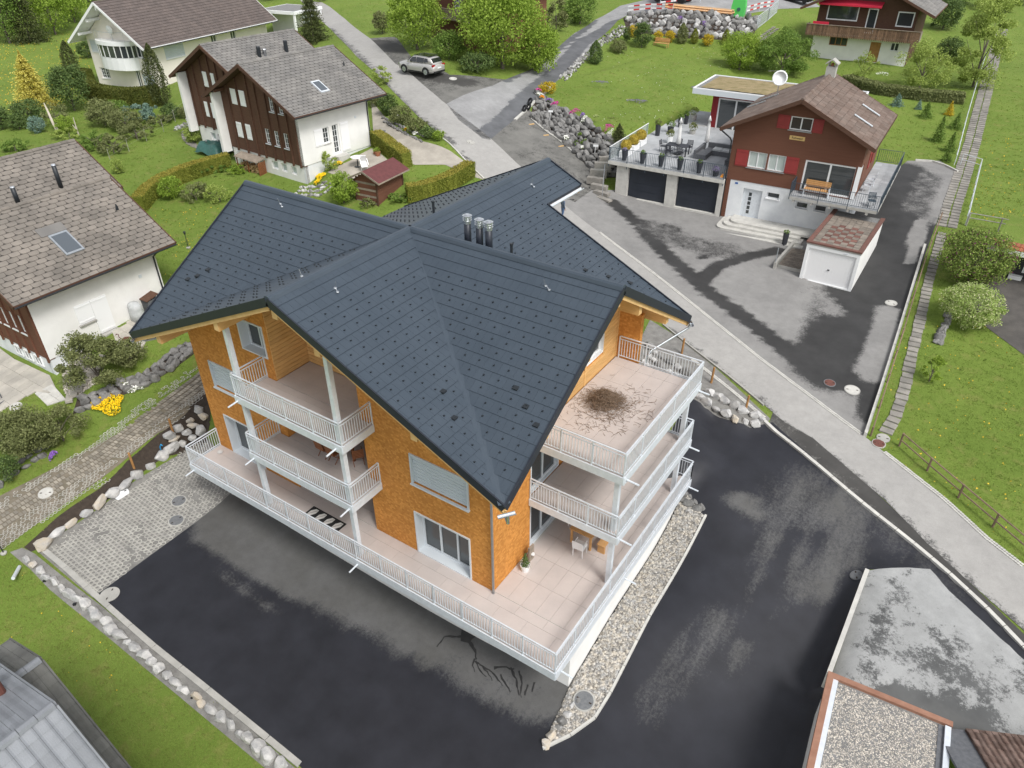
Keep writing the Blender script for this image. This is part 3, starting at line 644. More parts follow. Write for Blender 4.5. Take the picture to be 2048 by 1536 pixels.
# ---------------------------------------------------------------- main apartment house
H1 = thing('apartment_house', 'large new apartment house with orange shingle walls and dark cross-gabled metal roof', 'house')
O_, P_, Q_, R1, L1, W1, N1, NE = (0, 0, 10.88), (0, -6.92, 10.88), (9.03, 0, 10.88), (9.03, -6.92, 6.75), (-9.39, -6.92, 6.6), (-9.39, 0, 10.88), (0, 10.05, 10.88), (9.03, 6.97, 6.57)
sx5 = (10.88-6.57)/9.03; NWc = (-9.39, 7.1, 6.6); NWf = (-9.39, 10.05, 6.6)
PL = [((O_, P_, R1), (1, 0, 0)), ((O_, R1, Q_), (0, -1, 0)), ((O_, L1, P_), (-1, 0, 0)), ((O_, W1, L1), (0, -1, 0)),
      ((O_, NE, (1.8, 6.97, 10.88-1.8*sx5), (1.8, 10.05, 10.88-1.8*sx5), N1), (1, 0, 0)), ((O_, Q_, NE), (0, 1, 0)), ((O_, N1, NWf, NWc), (-1, 0, 0)), ((O_, NWc, W1), (0, 1, 0))]
pool = Pool(); dk = MB(); sf = MB(); hooks = MB()
for pts, dn in PL:
    dk.poly(pts, (0, 0, -.12)); sf.poly([np.array(q)-np.array([0, 0, .122]) for q in pts], (0, 0, -.10))
roof = dk.build('roof', 'anthracite_trim', H1); sf.build('soffit', 'timber_pale', roof)
for k, (pts, dn) in enumerate(PL):
    tiles(pool, pts, dn, .29, .43, 'anthracite', thick=.024, gap=.005, stag=.5, lift=.012)
    p3 = [np.array(q, float) for q in pts]; n = unit(np.cross(p3[1]-p3[0], p3[2]-p3[0])); n = n if n[2] > 0 else -n
    b = np.array(dn, float); b = unit(b-n*np.dot(b, n)); a = np.cross(b, n); o = p3[0]; P2 = [((q-o)@a, (q-o)@b) for q in p3]
    xx, yy = np.meshgrid(np.arange(-14, 14, .58), np.arange(1.5, 13, .43)); xx = xx+np.where((np.round((yy-1.5)/.43) % 2) == 1, .145, 0)+.145
    ok = inside(xx, yy, P2) & (pdist(xx, yy, P2) > .16)
    for x, y in zip(xx[ok], yy[ok]):
        c = o+a*x+b*(y-.05)+n*.03
        hooks.add([c-a*.024, c+a*.024, c+b*.065+a*.024, c+b*.065-a*.024, c+b*.06+n*.055+a*.02, c+b*.06+n*.055-a*.02], [(0, 1, 4, 5), (2, 3, 5, 4), (0, 5, 3), (1, 2, 4), (0, 3, 2, 1)])
pool.flush(H1, roof, 'roof_tile', 'anthracite', 300, 'roof_tiles')
hooks.build('snow_guards', 'dark_metal', roof, kind='stuff')
for a in (P_, Q_, W1, N1):
    p, q = np.array(O_, float), np.array(a, float); d = unit(q-p); s_ = np.array([d[1], -d[0], 0]); mb = MB()
    L = np.linalg.norm(q-p)+.02; k = 0
    prof = [(-.17, -.085), (-.12, .03), (-.05, .075), (.05, .075), (.12, .03), (.17, -.085)]
    mb.poly([p+s_*x+np.array([0, 0, z+.045]) for x, z in prof], d*L); mb.build('ridge_cap', 'anthracite', roof)
for a in (R1, L1, NE, NWc):
    p, q = np.array(O_, float), np.array(a, float); d = unit(q-p); s_ = unit(np.array([d[1], -d[0], 0]))
    MB().add([p+s_*.02+(0, 0, .05), q-s_*.19+(0, 0, .085), q+(0, 0, .052), q+s_*.19+(0, 0, .085)], [(0, 1, 2), (0, 2, 3)]).build('valley_strip', 'anthracite', roof)
def edge(p, q, out, fascia=.30, board=True):
    p, q, out = np.array(p, float), np.array(q, float), np.array(out, float)
    MB().bar(p+out*.03-(0, 0, .07), q+out*.03-(0, 0, .07), .05, fascia).build('verge_trim', 'anthracite_trim', roof)
    if board: MB().bar(p-out*.06-(0, 0, .30), q-out*.06-(0, 0, .30), .07, .20).build('barge_board', 'timber_pale', roof)
for p, q, o in ((P_, R1, (0, -1, 0)), (P_, L1, (0, -1, 0)), (Q_, R1, (1, 0, 0)), (Q_, NE, (1, 0, 0)), (W1, L1, (-1, 0, 0)), (W1, NWc, (-1, 0, 0)), (N1, NWf, (0, 1, 0)), (N1, (1.8, 10.05, 10.88-1.8*sx5), (0, 1, 0)), ((1.8, 6.97, 10.88-1.8*sx5), NE, (0, 1, 0))): edge(p, q, o)
def gutter(parent, p, q, r=.075, mat='steel'):
    p, q = np.array(p, float), np.array(q, float); d = unit(q-p); s_ = np.array([d[1], -d[0], 0]); prof = [(r*math.cos(t), r*math.sin(t)) for t in np.linspace(math.pi, 2*math.pi, 8)]+[((r-.012)*math.cos(t), (r-.012)*math.sin(t)) for t in np.linspace(2*math.pi, math.pi, 8)]
    return MB().poly([p+s_*x+np.array([0, 0, z]) for x, z in prof], q-p).build('gutter', mat, parent)
z18 = 10.88-1.8*sx5
gutter(H1, (1.9, 6.9, z18-.12), (1.9, 10.1, z18-.12), .09, 'galv')
gutter(H1, (9.02, -7.24, 6.58), (9.34, -6.80, 6.58), .075, 'galv_dark'); MB().lathe([(.05, -.3), (.05, 0)], (9.2, -7.0, 6.52), 8).build('outlet', 'steel', H1); gutter(H1, (8.9, 7.12, 6.45), (9.3, 6.6, 6.45), .085)
MB().tube([(9.2, -7.0, 6.25), (9.05, -6.85, 6.15), (7.45, -5.25, 5.9), (7.27, -5.16, 5.7), (7.27, -5.16, .02)], .045, 8).build('downpipe', 'galv_dark', H1, True)
MB().tube([(9.15, 6.85, 6.4), (9.1, 6.75, 6.2), (8.3, 4.9, 5.75), (8.2, 4.7, 5.5), (8.2, 4.7, .2)], .05, 8).build('downpipe', 'galv_dark', H1, True)
MB().tube([(-9.25, -6.8, 6.3), (-9.1, -6.6, 6.2), (-8.65, -4.6, 5.9), (-8.6, -4.4, 5.6), (-8.6, -4.4, -.8)], .045, 8).build('downpipe', 'galv_dark', H1, True)
gutter(H1, (-9.5, -6.5, 6.45), (-9.1, -7.12, 6.45), .08)
# walls
zx = lambda x: 10.88-.457*abs(x)-.24
zy = lambda y: 10.88-.597*abs(y)-.24
YF = -5.06
wall(H1, 'wall', (-8.48, YF), 0, [(0, -2.9), (5.38, -2.9), (5.38, zx(3.1)), (0, zx(8.48))], [(1.03, 2.93, 3.7, 4.95), (1.03, 3.18, .03, 2.12), (3.73, 5.13, 6.55, 7.9)], 'shingle_clad', .42)
wall(H1, 'wall', (1.4, YF), 0, [(0, -2.9), (5.796, -2.9), (5.796, zx(7.2)), (0, zx(1.4))], [(2.3, 4.8, 3.65, 4.95), (2.23, 4.77, .03, 2.12)], 'shingle_clad', .42)
wall(H1, 'wall', (-3.1, -3.3), 0, [(0, 0), (4.5, 0), (4.5, zx(1.4)), (3.1, zx(0)), (0, zx(3.1))], [(1.4, 3.6, .03, 2.1), (1.4, 3.6, 2.83, 4.9)], 'shingle_clad', .2)
wall(H1, 'wall', (-3.52, YF+.42), math.pi/2, [(0, 0), (1.4, 0), (1.4, zx(3.5)), (0, zx(3.5))], [], 'shingle_clad', .2)
wall(H1, 'wall', (7.2, YF+.004), math.pi/2, [(0, -2.9), (2.456, -2.9), (2.456, zy(2.6)), (0, zy(5.06))], [], 'shingle_clad', .42)
wall(H1, 'wall', (7.12, -2.6), math.pi/2, [(0, 0), (6.55, 0), (6.55, zy(3.95)), (2.6, zy(0)), (0, zy(2.6))], [(.15, 2.1, .05, 2.15), (3.2, 5.4, .05, 2.15), (.15, 2.1, 2.85, 4.95), (3.2, 5.4, 2.85, 4.95), (3.45, 5.35, 6.45, 8.0)], 'shingle_clad', .3)
wall(H1, 'wall', (7.13, 3.955), 0, [(0, -.5), (1.0, -.5), (1.0, 7.75), (0, 8.05)], [], 'shingle_clad', .25)
wall(H1, 'wall', (7.118, 4.2), math.pi/2, [(0, -1), (1.85, -1), (1.85, 6.95), (0, 8.0)], [], 'shingle_clad', .2)
wall(H1, 'wall', (-8.484, 6.0), -math.pi/2, [(0, -2.9), (11.056, -2.9), (11.056, zy(5.06)), (6, zy(0)), (0, zy(6))], [], 'shingle_clad', .3)
wall(H1, 'wall', (7.1, 6.05), math.pi, [(0, -1), (15.57, -1), (15.57, zx(8.4)), (7.1, zx(0)), (0, zx(7.1)-.15)], [], 'shingle_clad', .3)
# plank-clad recess walls on the top floor
for k in range(17):
    z = 5.62+k*.175; y1 = -3.32
    if z+.17 < zx(3.1)-.02: MB().box(-3.10, -3.06, -5.04, y1, z, z+.160).build('plank', 'timber', H1)
    if z+.17 < zx(0)-.4: MB().box(-3.05, 1.39, -3.36, -3.32, z, min(z+.160, 10)).build('plank', 'timber', H1)
for k in range(24):
    z = 5.62+k*.175
    hw = min(max((zy(0)-z-.17)/.597, 0), 9); y0, y1 = max(-2.58, -hw), min(3.93, hw)
    if y1-y0 < .3: continue
    segs = [(y0, .85), (2.75, y1)] if 6.40 < z+.17 and z < 8.05 else [(y0, y1)]
    for a, b in segs:
        if b-a > .1: MB().box(7.125, 7.165, a, b, z, z+.160).build('plank', 'timber', H1)
for y in (-2.55, -.6, 1.3, 3.9): 
    if zy(y) > 6: MB().box(7.166, 7.185, y-.06, y+.06, 5.62, zy(y)).build('plank_joint_board', 'timber', H1)
# windows and doors
window(H1, (-8.48, YF), 0, 1.03, 3.18, .03, 2.12, .36, 'frame_grey', 2, reveal='frame_grey', name='terrace_door')
window(H1, (-8.48, YF), 0, 3.73, 5.13, 6.55, 7.9, .36, 'frame_grey', 2, reveal='frame_grey')
window(H1, (1.4, YF), 0, 2.23, 4.77, .03, 2.12, .36, 'frame_grey', 3, reveal='frame_grey', name='terrace_door')
blind(H1, (-8.48, YF), 0, 1.03, 2.93, 3.7, 4.95); blind(H1, (1.4, YF), 0, 2.3, 4.8, 3.65, 4.95)
for z in (.03, 2.83): window(H1, (-3.1, -3.3), 0, 1.4, 3.6, z, z+2.07, .1, 'frame_grey', 2, name='terrace_door')
for a, b in ((.15, 2.1), (3.2, 5.4)):
    for z in (.05, 2.85): window(H1, (7.12, -2.6), math.pi/2, a, b, z, z+2.1, .08, 'frame_grey', 2, reveal='frame_grey', name='terrace_door')
window(H1, (7.12, -2.6), math.pi/2, 3.45, 5.35, 6.45, 8.0, .12, 'white_paint', 2, reveal='white_paint')
# purlins with metal caps, posts
def purlin(p, q, w=.26, h=.46):
    o = MB().bar(p, q, w, h).build('purlin', 'timber', H1); d = unit(np.array(q)-np.array(p)); q = np.array(q, float)
    MB().bar(q-d*.28+np.array([0, 0, h/2+.012]), q+d*.02+np.array([0, 0, h/2+.012]), w+.03, .02).build('metal_cap', 'steel', o)
    MB().bar(q+d*.004, q+d*.018, w-.01, h-.01).build('end_face', 'timber_pale', o)
for x in (-7.6, -3.4, 0.05, 1.8, 5.6): purlin((x, -5.0, zx(x)-.26), (x, -6.80, zx(x)-.26))
for y in (-4.4, -1.9, 0.0, 1.9, 4.7): purlin((7.0, y, zy(y)-.28), (8.88, y, zy(y)-.28))
for x in (-3.4, 1.8): MB().box(x-.09, x+.09, -6.56, -6.38, .0, zx(x)-.50).build('balcony_post', 'galv', H1)
for y in (-2.35, 3.65): MB().box(10.45, 10.63, y-.09, y+.09, .0, 5.30).build('balcony_post', 'galv', H1)
# terrace, balconies
MB().box(-6.6, 10.72, -5.4, 4.6, -3.2, -.32).build('basement_wall', 'white_render', H1)
ter = MB().poly([(-8.42, -6.72, -.30), (10.86, -6.72, -.30), (10.86, 4.85, -.30), (7.0, 4.85, -.30), (7.0, -5.0, -.30), (-8.42, -5.0, -.30)], (0, 0, .275)).build('terrace', 'concrete_light', H1)
for a, b in (((-8.45, -6.75), (10.89, -6.75)), ((10.89, -6.75), (10.89, 4.88)), ((-8.45, -6.75), (-8.45, -5.05))): MB().bar((*a, -.19), (*b, -.19), .05, .36).build('edge_beam', 'galv', ter)
slabs(H1, ter, -8.40, 10.84, -6.70, -5.07, -.024, 1.2, .6, 'terrace_tile', name='floor_tile', stag=.5)
slabs(H1, ter, 7.22, 10.84, -5.05, 4.83, -.024, .6, 1.2, 'terrace_tile', name='floor_tile')
slabs(H1, ter, -3.08, 1.38, -5.05, -3.32, -.024, 1.2, .6, 'terrace_tile', name='floor_tile')
MB().box(-3.1, 1.4, -5.0, -3.3, -.3, -.03).build('recess_floor', 'concrete_light', ter)
railing(H1, [(-8.4, -5.1, 0), (-8.4, -6.72, 0), (10.86, -6.72, 0), (10.86, 4.85, 0)], 1.0)
railing(H1, [(10.86, 4.85, 0), (8.3, 4.85, 0)], 1.0)
for z in (2.8, 5.6):
    b1 = MB().poly([(-3.62, -6.62, z-.25), (2.0, -6.62, z-.25), (2.0, -5.07, z-.25), (1.39, -5.07, z-.25), (1.39, -3.32, z-.25), (-3.09, -3.32, z-.25), (-3.09, -5.07, z-.25), (-3.62, -5.07, z-.25)], (0, 0, .22)).build('balcony', 'concrete_light', H1)
    for a, b in (((-3.65, -6.65), (2.03, -6.65)), ((2.03, -6.65), (2.03, -5.07)), ((-3.65, -6.65), (-3.65, -5.07))): MB().bar((*a, z-.15), (*b, z-.15), .05, .32).build('edge_beam', 'galv', b1)
    slabs(H1, b1, -3.60, 1.98, -6.60, -5.09, z-.027, 1.2, .6, 'terrace_tile', name='floor_tile', stag=.5); slabs(H1, b1, -3.05, 1.37, -5.07, -3.36, z-.027, 1.2, .6, 'terrace_tile', name='floor_tile')
    railing(H1, [(-3.6, -5.08, z), (-3.6, -6.62, z), (2.0, -6.62, z), (2.0, -5.08, z)], 1.0)
    b2 = MB().box(7.17, 10.84, -2.66, 3.94, z-.25, z-.03).build('balcony', 'concrete_light', H1)
    for a, b in (((7.22, -2.69), (10.87, -2.69)), ((10.87, -2.69), (10.87, 3.97)), ((8.2, 3.97), (10.87, 3.97))): MB().bar((*a, z-.15), (*b, z-.15), .05, .32).build('edge_beam', 'galv', b2)
    slabs(H1, b2, 7.2, 10.82, -2.64, 3.92, z-.027, .6, 1.2, 'terrace_tile', name='floor_tile')
    railing(H1, [(7.25, -2.66, z), (10.84, -2.66, z), (10.84, 3.94, z), (7.3, 3.93, z)], 1.0)
for p, d in (((10.9, -2.5, 5.42), (1, 0, 0)), ((10.9, -2.5, 2.62), (1, 0, 0)), ((10.9, 3.7, 2.62), (1, 0, 0)), ((10.9, 3.7, 5.42), (1, 0, 0)), ((10.92, -6.4, -.25), (1, 0, 0)), ((10.92, -1.6, -.25), (1, 0, 0)), ((-3.5, -6.67, 5.4), (0, -1, 0)), ((1.7, -6.67, 5.4), (0, -1, 0)), ((-3.4, -6.67, 2.6), (0, -1, 0)), ((1.85, -6.67, 2.6), (0, -1, 0)), ((-8.2, -6.77, -.25), (0, -1, 0)), ((1.9, -6.77, -.25), (0, -1, 0)), ((10.92, 4.6, -.25), (1, 0, 0))):
    p = np.array(p); MB().tube([p, p+np.array(d)*.45-(0, 0, .03)], .035, 6).build('drain_spout', 'galv', H1)
# chimneys and vents on the roof
for u, v in ((934, 428), (958, 436), (977, 441)):
    d = ray(u, v); q = CP+(.75-CY)/d[1]*d; zb = 10.88-.6*.75-.1; zt = q[2]
    ch = MB().lathe([(.135, 0), (.135, zt-zb-.36)], (q[0], q[1], zb), 14).build('chimney', 'anthracite_trim', H1, True)
    MB().lathe([(.14, 0), (.14, .10), (.17, .11), (.17, .13), (.135, .14), (.135, .18), (.17, .19), (.17, .21), (.135, .22), (.135, .26), (.18, .28), (.18, .31), (.08, .36)], (q[0], q[1], zt-.36), 14).build('cowl', 'steel', ch)
for u, v, y, h in ((1023, 487, .55, .8), (866, 402, 2.0, .65)):
    d = ray(u, v); q = CP+(y-CY)/d[1]*d
    ch = MB().lathe([(.05, -1.0), (.05, -.08), (.065, -.07), (.065, 0)], q, 10).build('vent_pipe', 'dark_metal', H1)
    MB().bar(q-np.array([.2, 0, h+.02]), q+np.array([.25, 0, -h-.08]), .3, .03).build('flashing', 'anthracite', ch)
def onroof(k, u, v):
    p3 = [np.array(q, float) for q in PL[k][0]]; n = unit(np.cross(p3[1]-p3[0], p3[2]-p3[0])); n = n if n[2] > 0 else -n; d = ray(u, v); return CP+((p3[0]-CP)@n)/(d@n)*d, n
for k, u, v in ((0, 670, 578), (1, 1092, 573), (2, 605, 555), (3, 562, 409), (4, 1062, 370)):
    q, n = onroof(k, u, v); mb = MB().tube([q+n*.04, q+n*.10, q+n*.22+np.array([-.02, 0, .1])], .012, 5)
    mb.lathe([(.06, 0), (.05, .03)], q+n*.04, 8); mb.lathe([(.055, 0), (.045, .03)], q+n*.04+np.array([.2, -.1, -.05]), 8); mb.bar(q+n*.05, q+n*.05+np.array([.2, -.1, -.05]), .03); mb.build('roof_anchor', 'steel', H1)
for k, u, v in ((0, 886, 785), (0, 908, 838), (1, 1032, 778), (1, 1052, 815), (1, 1073, 852), (3, 377, 560), (3, 396, 553), (3, 417, 541), (4, 1170, 542), (4, 1216, 555), (4, 1260, 568)):
    q, n = onroof(k, u, v); b = np.array(PL[k][1], float); b = unit(b-n*np.dot(b, n)); a = np.cross(b, n)
    MB().add([q-b*.1-a*.09+n*.04, q-b*.1+a*.09+n*.04, q+b*.06+a*.09+n*.11, q+b*.06-a*.09+n*.11, q+b*.07+a*.09+n*.03, q+b*.07-a*.09+n*.03], [(0, 1, 2, 3), (3, 2, 4, 5), (0, 3, 5), (1, 4, 2)]).build('roof_vent', 'dark_metal', H1)
# ---------------------------------------------------------------- neighbouring houses
def hit(root, p, n, u, v):
    """pixel -> local point on a local plane"""
    c, s = math.cos(root.rotation_euler[2]), math.sin(root.rotation_euler[2]); n = unit(n); nw = np.array([c*n[0]-s*n[1], s*n[0]+c*n[1], n[2]]); d = ray(u, v)
    q = CP+((wpos(root, p)-CP)@nw)/(d@nw)*d-np.array(root.location); return np.array([c*q[0]+s*q[1], -s*q[0]+c*q[1], q[2]])
def gable_roof(root, ax, r, zr, e0, z0, e1, z1, a0, a1, tile, tm, trim, cap=300, soff='dark_timber', both=True, gut=None, fas=.16, ridge=True, capmat=None, dk=.14, **kw):
    T = (lambda a, b, z: (a, b, z)) if ax == 'x' else (lambda a, b, z: (b, a, z))
    A0, A1 = T(a0, r, zr), T(a1, r, zr); pls = [((A0, A1, T(a1, e0, z0), T(a0, e0, z0)), T(0, e0-r, 0)), ((A0, A1, T(a1, e1, z1), T(a0, e1, z1)), T(0, e1-r, 0))]
    mb = MB(); so_ = MB()
    for pts, dn in pls: mb.poly(pts, (0, 0, -dk*.5)); so_.poly([np.array(q)-(0, 0, dk*.5+.002) for q in pts], (0, 0, -dk*.5))
    rf = mb.build('roof', 'joint_dark', root); so_.build('soffit', soff, rf); pool = Pool()
    for pts, dn in (pls if both else pls[:1]): tiles(pool, pts, dn, tile[0], tile[1], tm, **kw)
    pool.flush(root, rf, 'roof_tile', tm, cap, 'roof_tiles')
    if ridge:
        L = a1-a0; n = max(1, int(L/.42)); me = None
        for k in range(n):
            b_ = MB(); prof = [(-.13, -.06), (-.09, .03), (0, .06), (.09, .03), (.13, -.06)]; w = L/n
            if me is None: me = b_.poly([T(0, x, z) for x, z in prof], T(w-.012, 0, 0)).mesh('ridge_tile', capmat or tm)
            ob('ridge_tile', me, rf, mw=Matrix.Translation(T(a0+k*w, r, zr+.05+.012*(k % 2))))
    for e, z in ((e0, z0), (e1, z1)):
        for a, sg in ((a0, -1), (a1, 1)): MB().bar(np.array(T(a+sg*.03, r, zr-.08)), np.array(T(a+sg*.03, e, z-.08)), .05, .24).build('barge_board', trim, rf)
        s_ = 1 if e > r else -1; MB().bar(T(a0, e+s_*.02, z-.07), T(a1, e+s_*.02, z-.07), .04, fas).build('eave_board', trim, rf)
        if gut: 
            g = gutter(rf, T(a0, e+s_*.11, z-.06), T(a1, e+s_*.11, z-.06), .075, gut)
    return rf
def shutter(root, o, ang, a0, a1, z0, z1, mat, d=.045, slat=False):
    f = fr(o, ang); mb = MB(); boxf(mb, f, a0, a1, .012, d, z0, z1)
    for z in (z0+.08, z1-.16): boxf(mb, f, a0+.04, a1-.04, d+.001, d+.02, z, z+.08)
    return mb.build('shutter', mat, root)
def batten(root, o, ang, a, z0, z1, mat, w=.10, d=.09):
    return boxf(MB(), fr(o, ang), a-w/2, a+w/2, .005, d, z0, z1).build('batten', mat, root)
HP = math.pi/2
# --- left house (grey-brown slate twin roof)
HL = thing('chalet', 'white-walled chalet with weathered brown slate roof at the left edge', 'house', (-20.5, -6.19, -.3), R_(91.3), 'chalets around the new house')
z_ = .3
wall(HL, 'wall', (0, 0), 0, [(0, 1.05+z_), (7.3, 1.05+z_), (7.3, 4.55+z_), (0, 4.55+z_)], [], 'white_render', .3)
MB().box(.03, 7.27, .04, .4, 0, 1.05+z_).build('plinth', 'plinth_white', HL)
wall(HL, 'gable_wall', (-.004, 8.0), -HP, [(0, 1.0+z_), (7.99, 1.0+z_), (7.99, 4.7+z_), (4, 7.4+z_), (0, 4.9+z_)], [(8-y-.55, 8-y, 2.15+z_, 3.25+z_) for y in (1.35, 2.2, 3.05, 3.9)], 'brown_timber', .3)
MB().box(.03, .3, .3, 8, 0, 1.0+z_).build('plinth', 'plinth_white', HL)
MB().box(7.0, 7.29, .3, 8, 0, 4.8+z_).build('wall', 'white_render', HL)
for y in (1.35, 2.2, 3.05, 3.9): window(HL, (0, 8), -HP, 8-y-.55, 8-y, 2.15+z_, 3.25+z_, .1, nx=1, sill='white_paint', bars=(2, 3))
for y in (.12, 1.15, 2.0, 2.85, 3.7, 4.6, 5.6): batten(HL, (0, 8), -HP, 8-y, .85+z_, 4.6+z_+.5*min(y, 4), 'brown_timber')
for y in (1.0, 2.0, 3.0): window(HL, (.03, 8), -HP, 8-y-.7, 8-y, .25+z_, .85+z_, -.075, nx=2)
shutter(HL, (0, 0), 0, 2.05, 2.94, 2.15+z_, 3.25+z_, 'white_paint'); shutter(HL, (0, 0), 0, 2.95, 3.85, 1.2+z_, 3.24+z_, 'white_paint', .05)
boxf(MB(), fr((0, 0), 0), 2.0, 2.96, 0.005, .12, 2.07+z_, 2.13+z_).build('sill', 'concrete', HL); boxf(MB(), fr((0, 0), 0), 2.9, 4.0, 0.01, .35, 1.05+z_, 1.17+z_).build('door_step', 'concrete', HL)
boxf(MB(), fr((0, 0), 0), 6.0, 6.18, .003, .02, 3.3+z_, 3.48+z_).build('wall_vent', 'galv', HL)
gable_roof(HL, 'x', 4.0, 7.75+z_, -.8, 4.84+z_, 8.8, 4.84+z_, -.9, 8.25, (.52, .30), 'old_slate', 'dark_timber', gut='dark_metal', chamf=.08, thick=.018, lift=.01, gap=.022, both=False, jit=.012)
rf2 = gable_roof(HL, 'x', 8.1, 9.05+z_, 4.5, 6.85+z_, 12.5, 6.4+z_, .1, 9.1, (.52, .30), 'old_slate', 'dark_timber', gut='dark_metal', chamf=.08, thick=.018, lift=.01, gap=.022, both=False, jit=.012)
MB().box(.6, 8.6, 4.6, 11.6, 0, 6.3+z_).build('wall', 'white_render', HL)
MB().tube([(7.35, -.75, 4.7+z_), (7.25, -.3, 4.45+z_), (7.15, -.06, 4.2+z_), (7.15, -.06, 1.1+z_)], .045, 8).build('downpipe', 'dark_metal', HL)
FPL = ((0, 4, 7.77+z_), (0, -.606, 1)); TPL = ((0, 8.1, 9.07+z_), (0, -.611, 1))
def skylight(root, pl, u, v, w, h, mat='anthracite'):
    q = hit(root, *pl, u, v); n = unit(pl[1]); b = np.array([0, -1, 0.]); b = unit(b-n*np.dot(b, n)); a = np.cross(n, b)
    k = MB().para(q-a*w/2-b*h/2, a*w, b*h, n*.10).build('skylight', mat, root); MB().para(q-a*(w/2-.09)-b*(h/2-.12)+n*.102, a*(w-.18), b*(h-.24), n*.008).build('pane', 'skylight_glass', k); return k
skylight(HL, FPL, 133, 487, 1.0, 1.5, 'galv_dark')
for u, v, h in ((37, 407, .9), (122, 374, 1.25)):
    q = hit(HL, *TPL, u, v); c = MB().lathe([(.12, -.1), (.12, h)], q, 12).build('vent_pipe', 'dark_metal', HL, True); MB().lathe([(.13, 0), (.11, .05)], (q[0], q[1], q[2]+h), 12).build('cap', 'steel', c)
q = hit(HL, *FPL, 235, 420); MB().lathe([(.10, 0), (.09, .12), (.03, .35)], q, 8, 1, .5).build('vent_cowl', 'dark_metal', HL)
q = hit(HL, *FPL, 110, 468); MB().para(q-(.7, 0, 0)+(0, 0, .03), (1.4, 0, 0), (0, .5, .30), (0, -.01, .02)).build('flashing', 'old_slate_gray', HL)
# --- twin chalets in the middle distance
HM = thing('chalet', 'dark timber chalet with white side wall and white shutters behind the woodshed', 'house', (-24.5, 16.21, 2.7), R_(86.75), 'chalets around the new house')
z_ = .5
def chalet_gable(root, yb, zb, shut, wins, base, apex, yw, slope, batt, zr, zbot=1.35):
    y0, y1 = yw; top = lambda y: zr-slope*abs(y-apex)-.16
    hl = [(y1-b, y1-a, s0, s1) for a, b, s0, s1 in wins]
    wall(root, 'gable_wall', (yb, y1), -HP, [(0, zbot+z_), (y1-y0-.005, zbot+z_), (y1-y0-.005, top(y0)), (y1-apex, top(apex)), (0, top(y1))], hl, 'dark_timber', .3)
    for a, b, s0, s1 in wins: window(root, (yb, y1), -HP, y1-b, y1-a, s0, s1, .08, nx=1, sill='frame_grey', bars=(2, 3), fw=.06)
    for a, b, s0, s1 in shut: shutter(root, (yb, y1), -HP, y1-b, y1-a, s0, s1, 'white_paint')
    for y in batt: batten(root, (yb, y1), -HP, y1-y, zbot+z_-.12, top(y)-.02, 'dark_timber', .13, .11)
    hb = [(y1-b, y1-a, s0, s1) for a, b, s0, s1 in base]
    wall(root, 'basement_wall', (yb+.06, y1-.05), -HP, [(0, 0), (y1-y0-.1, 0), (y1-y0-.1, zbot+z_), (0, zbot+z_)], hb, 'white_render', .25)
    for a, b, s0, s1 in base: window(root, (yb+.06, y1-.05), -HP, y1-b, y1-a, s0, s1, .12, nx=1, curtain=True)
W3 = [(2.5, 3.0, 5.37, 6.4), (1.45, 1.97, 5.37, 6.15), (3.6, 4.14, 2.9, 4.0), (2.5, 3.05, 2.9, 4.0), (1.43, 1.97, 2.9, 4.0)]
chalet_gable(HM, 0, 0, [(6.8, 7.46, 5.3, 6.42), (5.75, 6.4, 5.3, 6.42), (6.9, 7.55, 2.82, 3.97), (5.8, 6.4, 2.82, 3.97)], W3, [(3.35, 4.1, 1.0, 1.6), (2.3, 2.95, 1.0, 1.6), (1.17, 1.8, 1.0, 1.6)], 4.5, (0, 8.85), .524, (.35, 1.2, 2.25, 3.3, 4.4, 5.3, 6.6, 7.85), 8.03+z_)
wall(HM, 'wall', (0, 0), 0, [(0, 1.42+z_), (6.75, 1.42+z_), (6.75, 5.12+z_), (0, 5.12+z_)], [(2.1, 2.68, 2.55+z_, 3.7+z_), (3.0, 3.55, 1.6+z_, 3.72+z_)], 'white_render', .3)
wall(HM, 'basement_wall', (.05, .05), 0, [(0, 0), (6.65, 0), (6.65, 1.42+z_), (0, 1.42+z_)], [], 'plinth_white', .2)
window(HM, (0, 0), 0, 2.1, 2.68, 2.55+z_, 3.7+z_, .1, nx=1, bars=(2, 3), sill='concrete_light'); window(HM, (0, 0), 0, 3.0, 3.55, 1.6+z_, 3.72+z_, .1, nx=1, bars=(2, 5), name='door')
shutter(HM, (0, 0), 0, 1.25, 2.05, 2.5+z_, 3.72+z_, 'white_plastic'); shutter(HM, (0, 0), 0, 3.75, 4.55, 1.6+z_, 3.72+z_, 'white_plastic')
MB().box(2.8, 3.9, -.6, -.06, .9+z_, 1.5+z_).build('door_step', 'concrete_light', HM); MB().box(6.45, 6.74, .3, 8.8, 0, 5.2+z_).build('wall', 'white_render', HM)
MB().box(-.75, .0, 8.82, 9.1, 1.0+z_, 5.55+z_).build('side_fin', 'white_render', HM)
gable_roof(HM, 'x', 4.5, 8.03+z_, -.9, 5.2+z_, 9.9, 5.2+z_, -.9, 7.95, (.45, .30), 'old_slate_gray', 'dark_timber', gut='dark_metal', chamf=.07, thick=.016, lift=.01, gap=.02, both=False, jit=.012)
MPL = ((0, 4.5, 8.06+z_), (0, -.524, 1))
skylight(HM, MPL, 640, 174, .78, 1.25, 'galv'); q = hit(HM, *MPL, 688, 131); MB().lathe([(.09, 0), (.08, .1), (.03, .3)], q, 8, 1, .5).build('vent_cowl', 'dark_metal', HM)
MB().tube([(6.6, -.8, 5.1+z_), (6.62, -.3, 4.9+z_), (6.62, -.06, 4.7+z_), (6.62, -.06, 1.5+z_)], .045, 8).build('downpipe', 'dark_metal', HM)
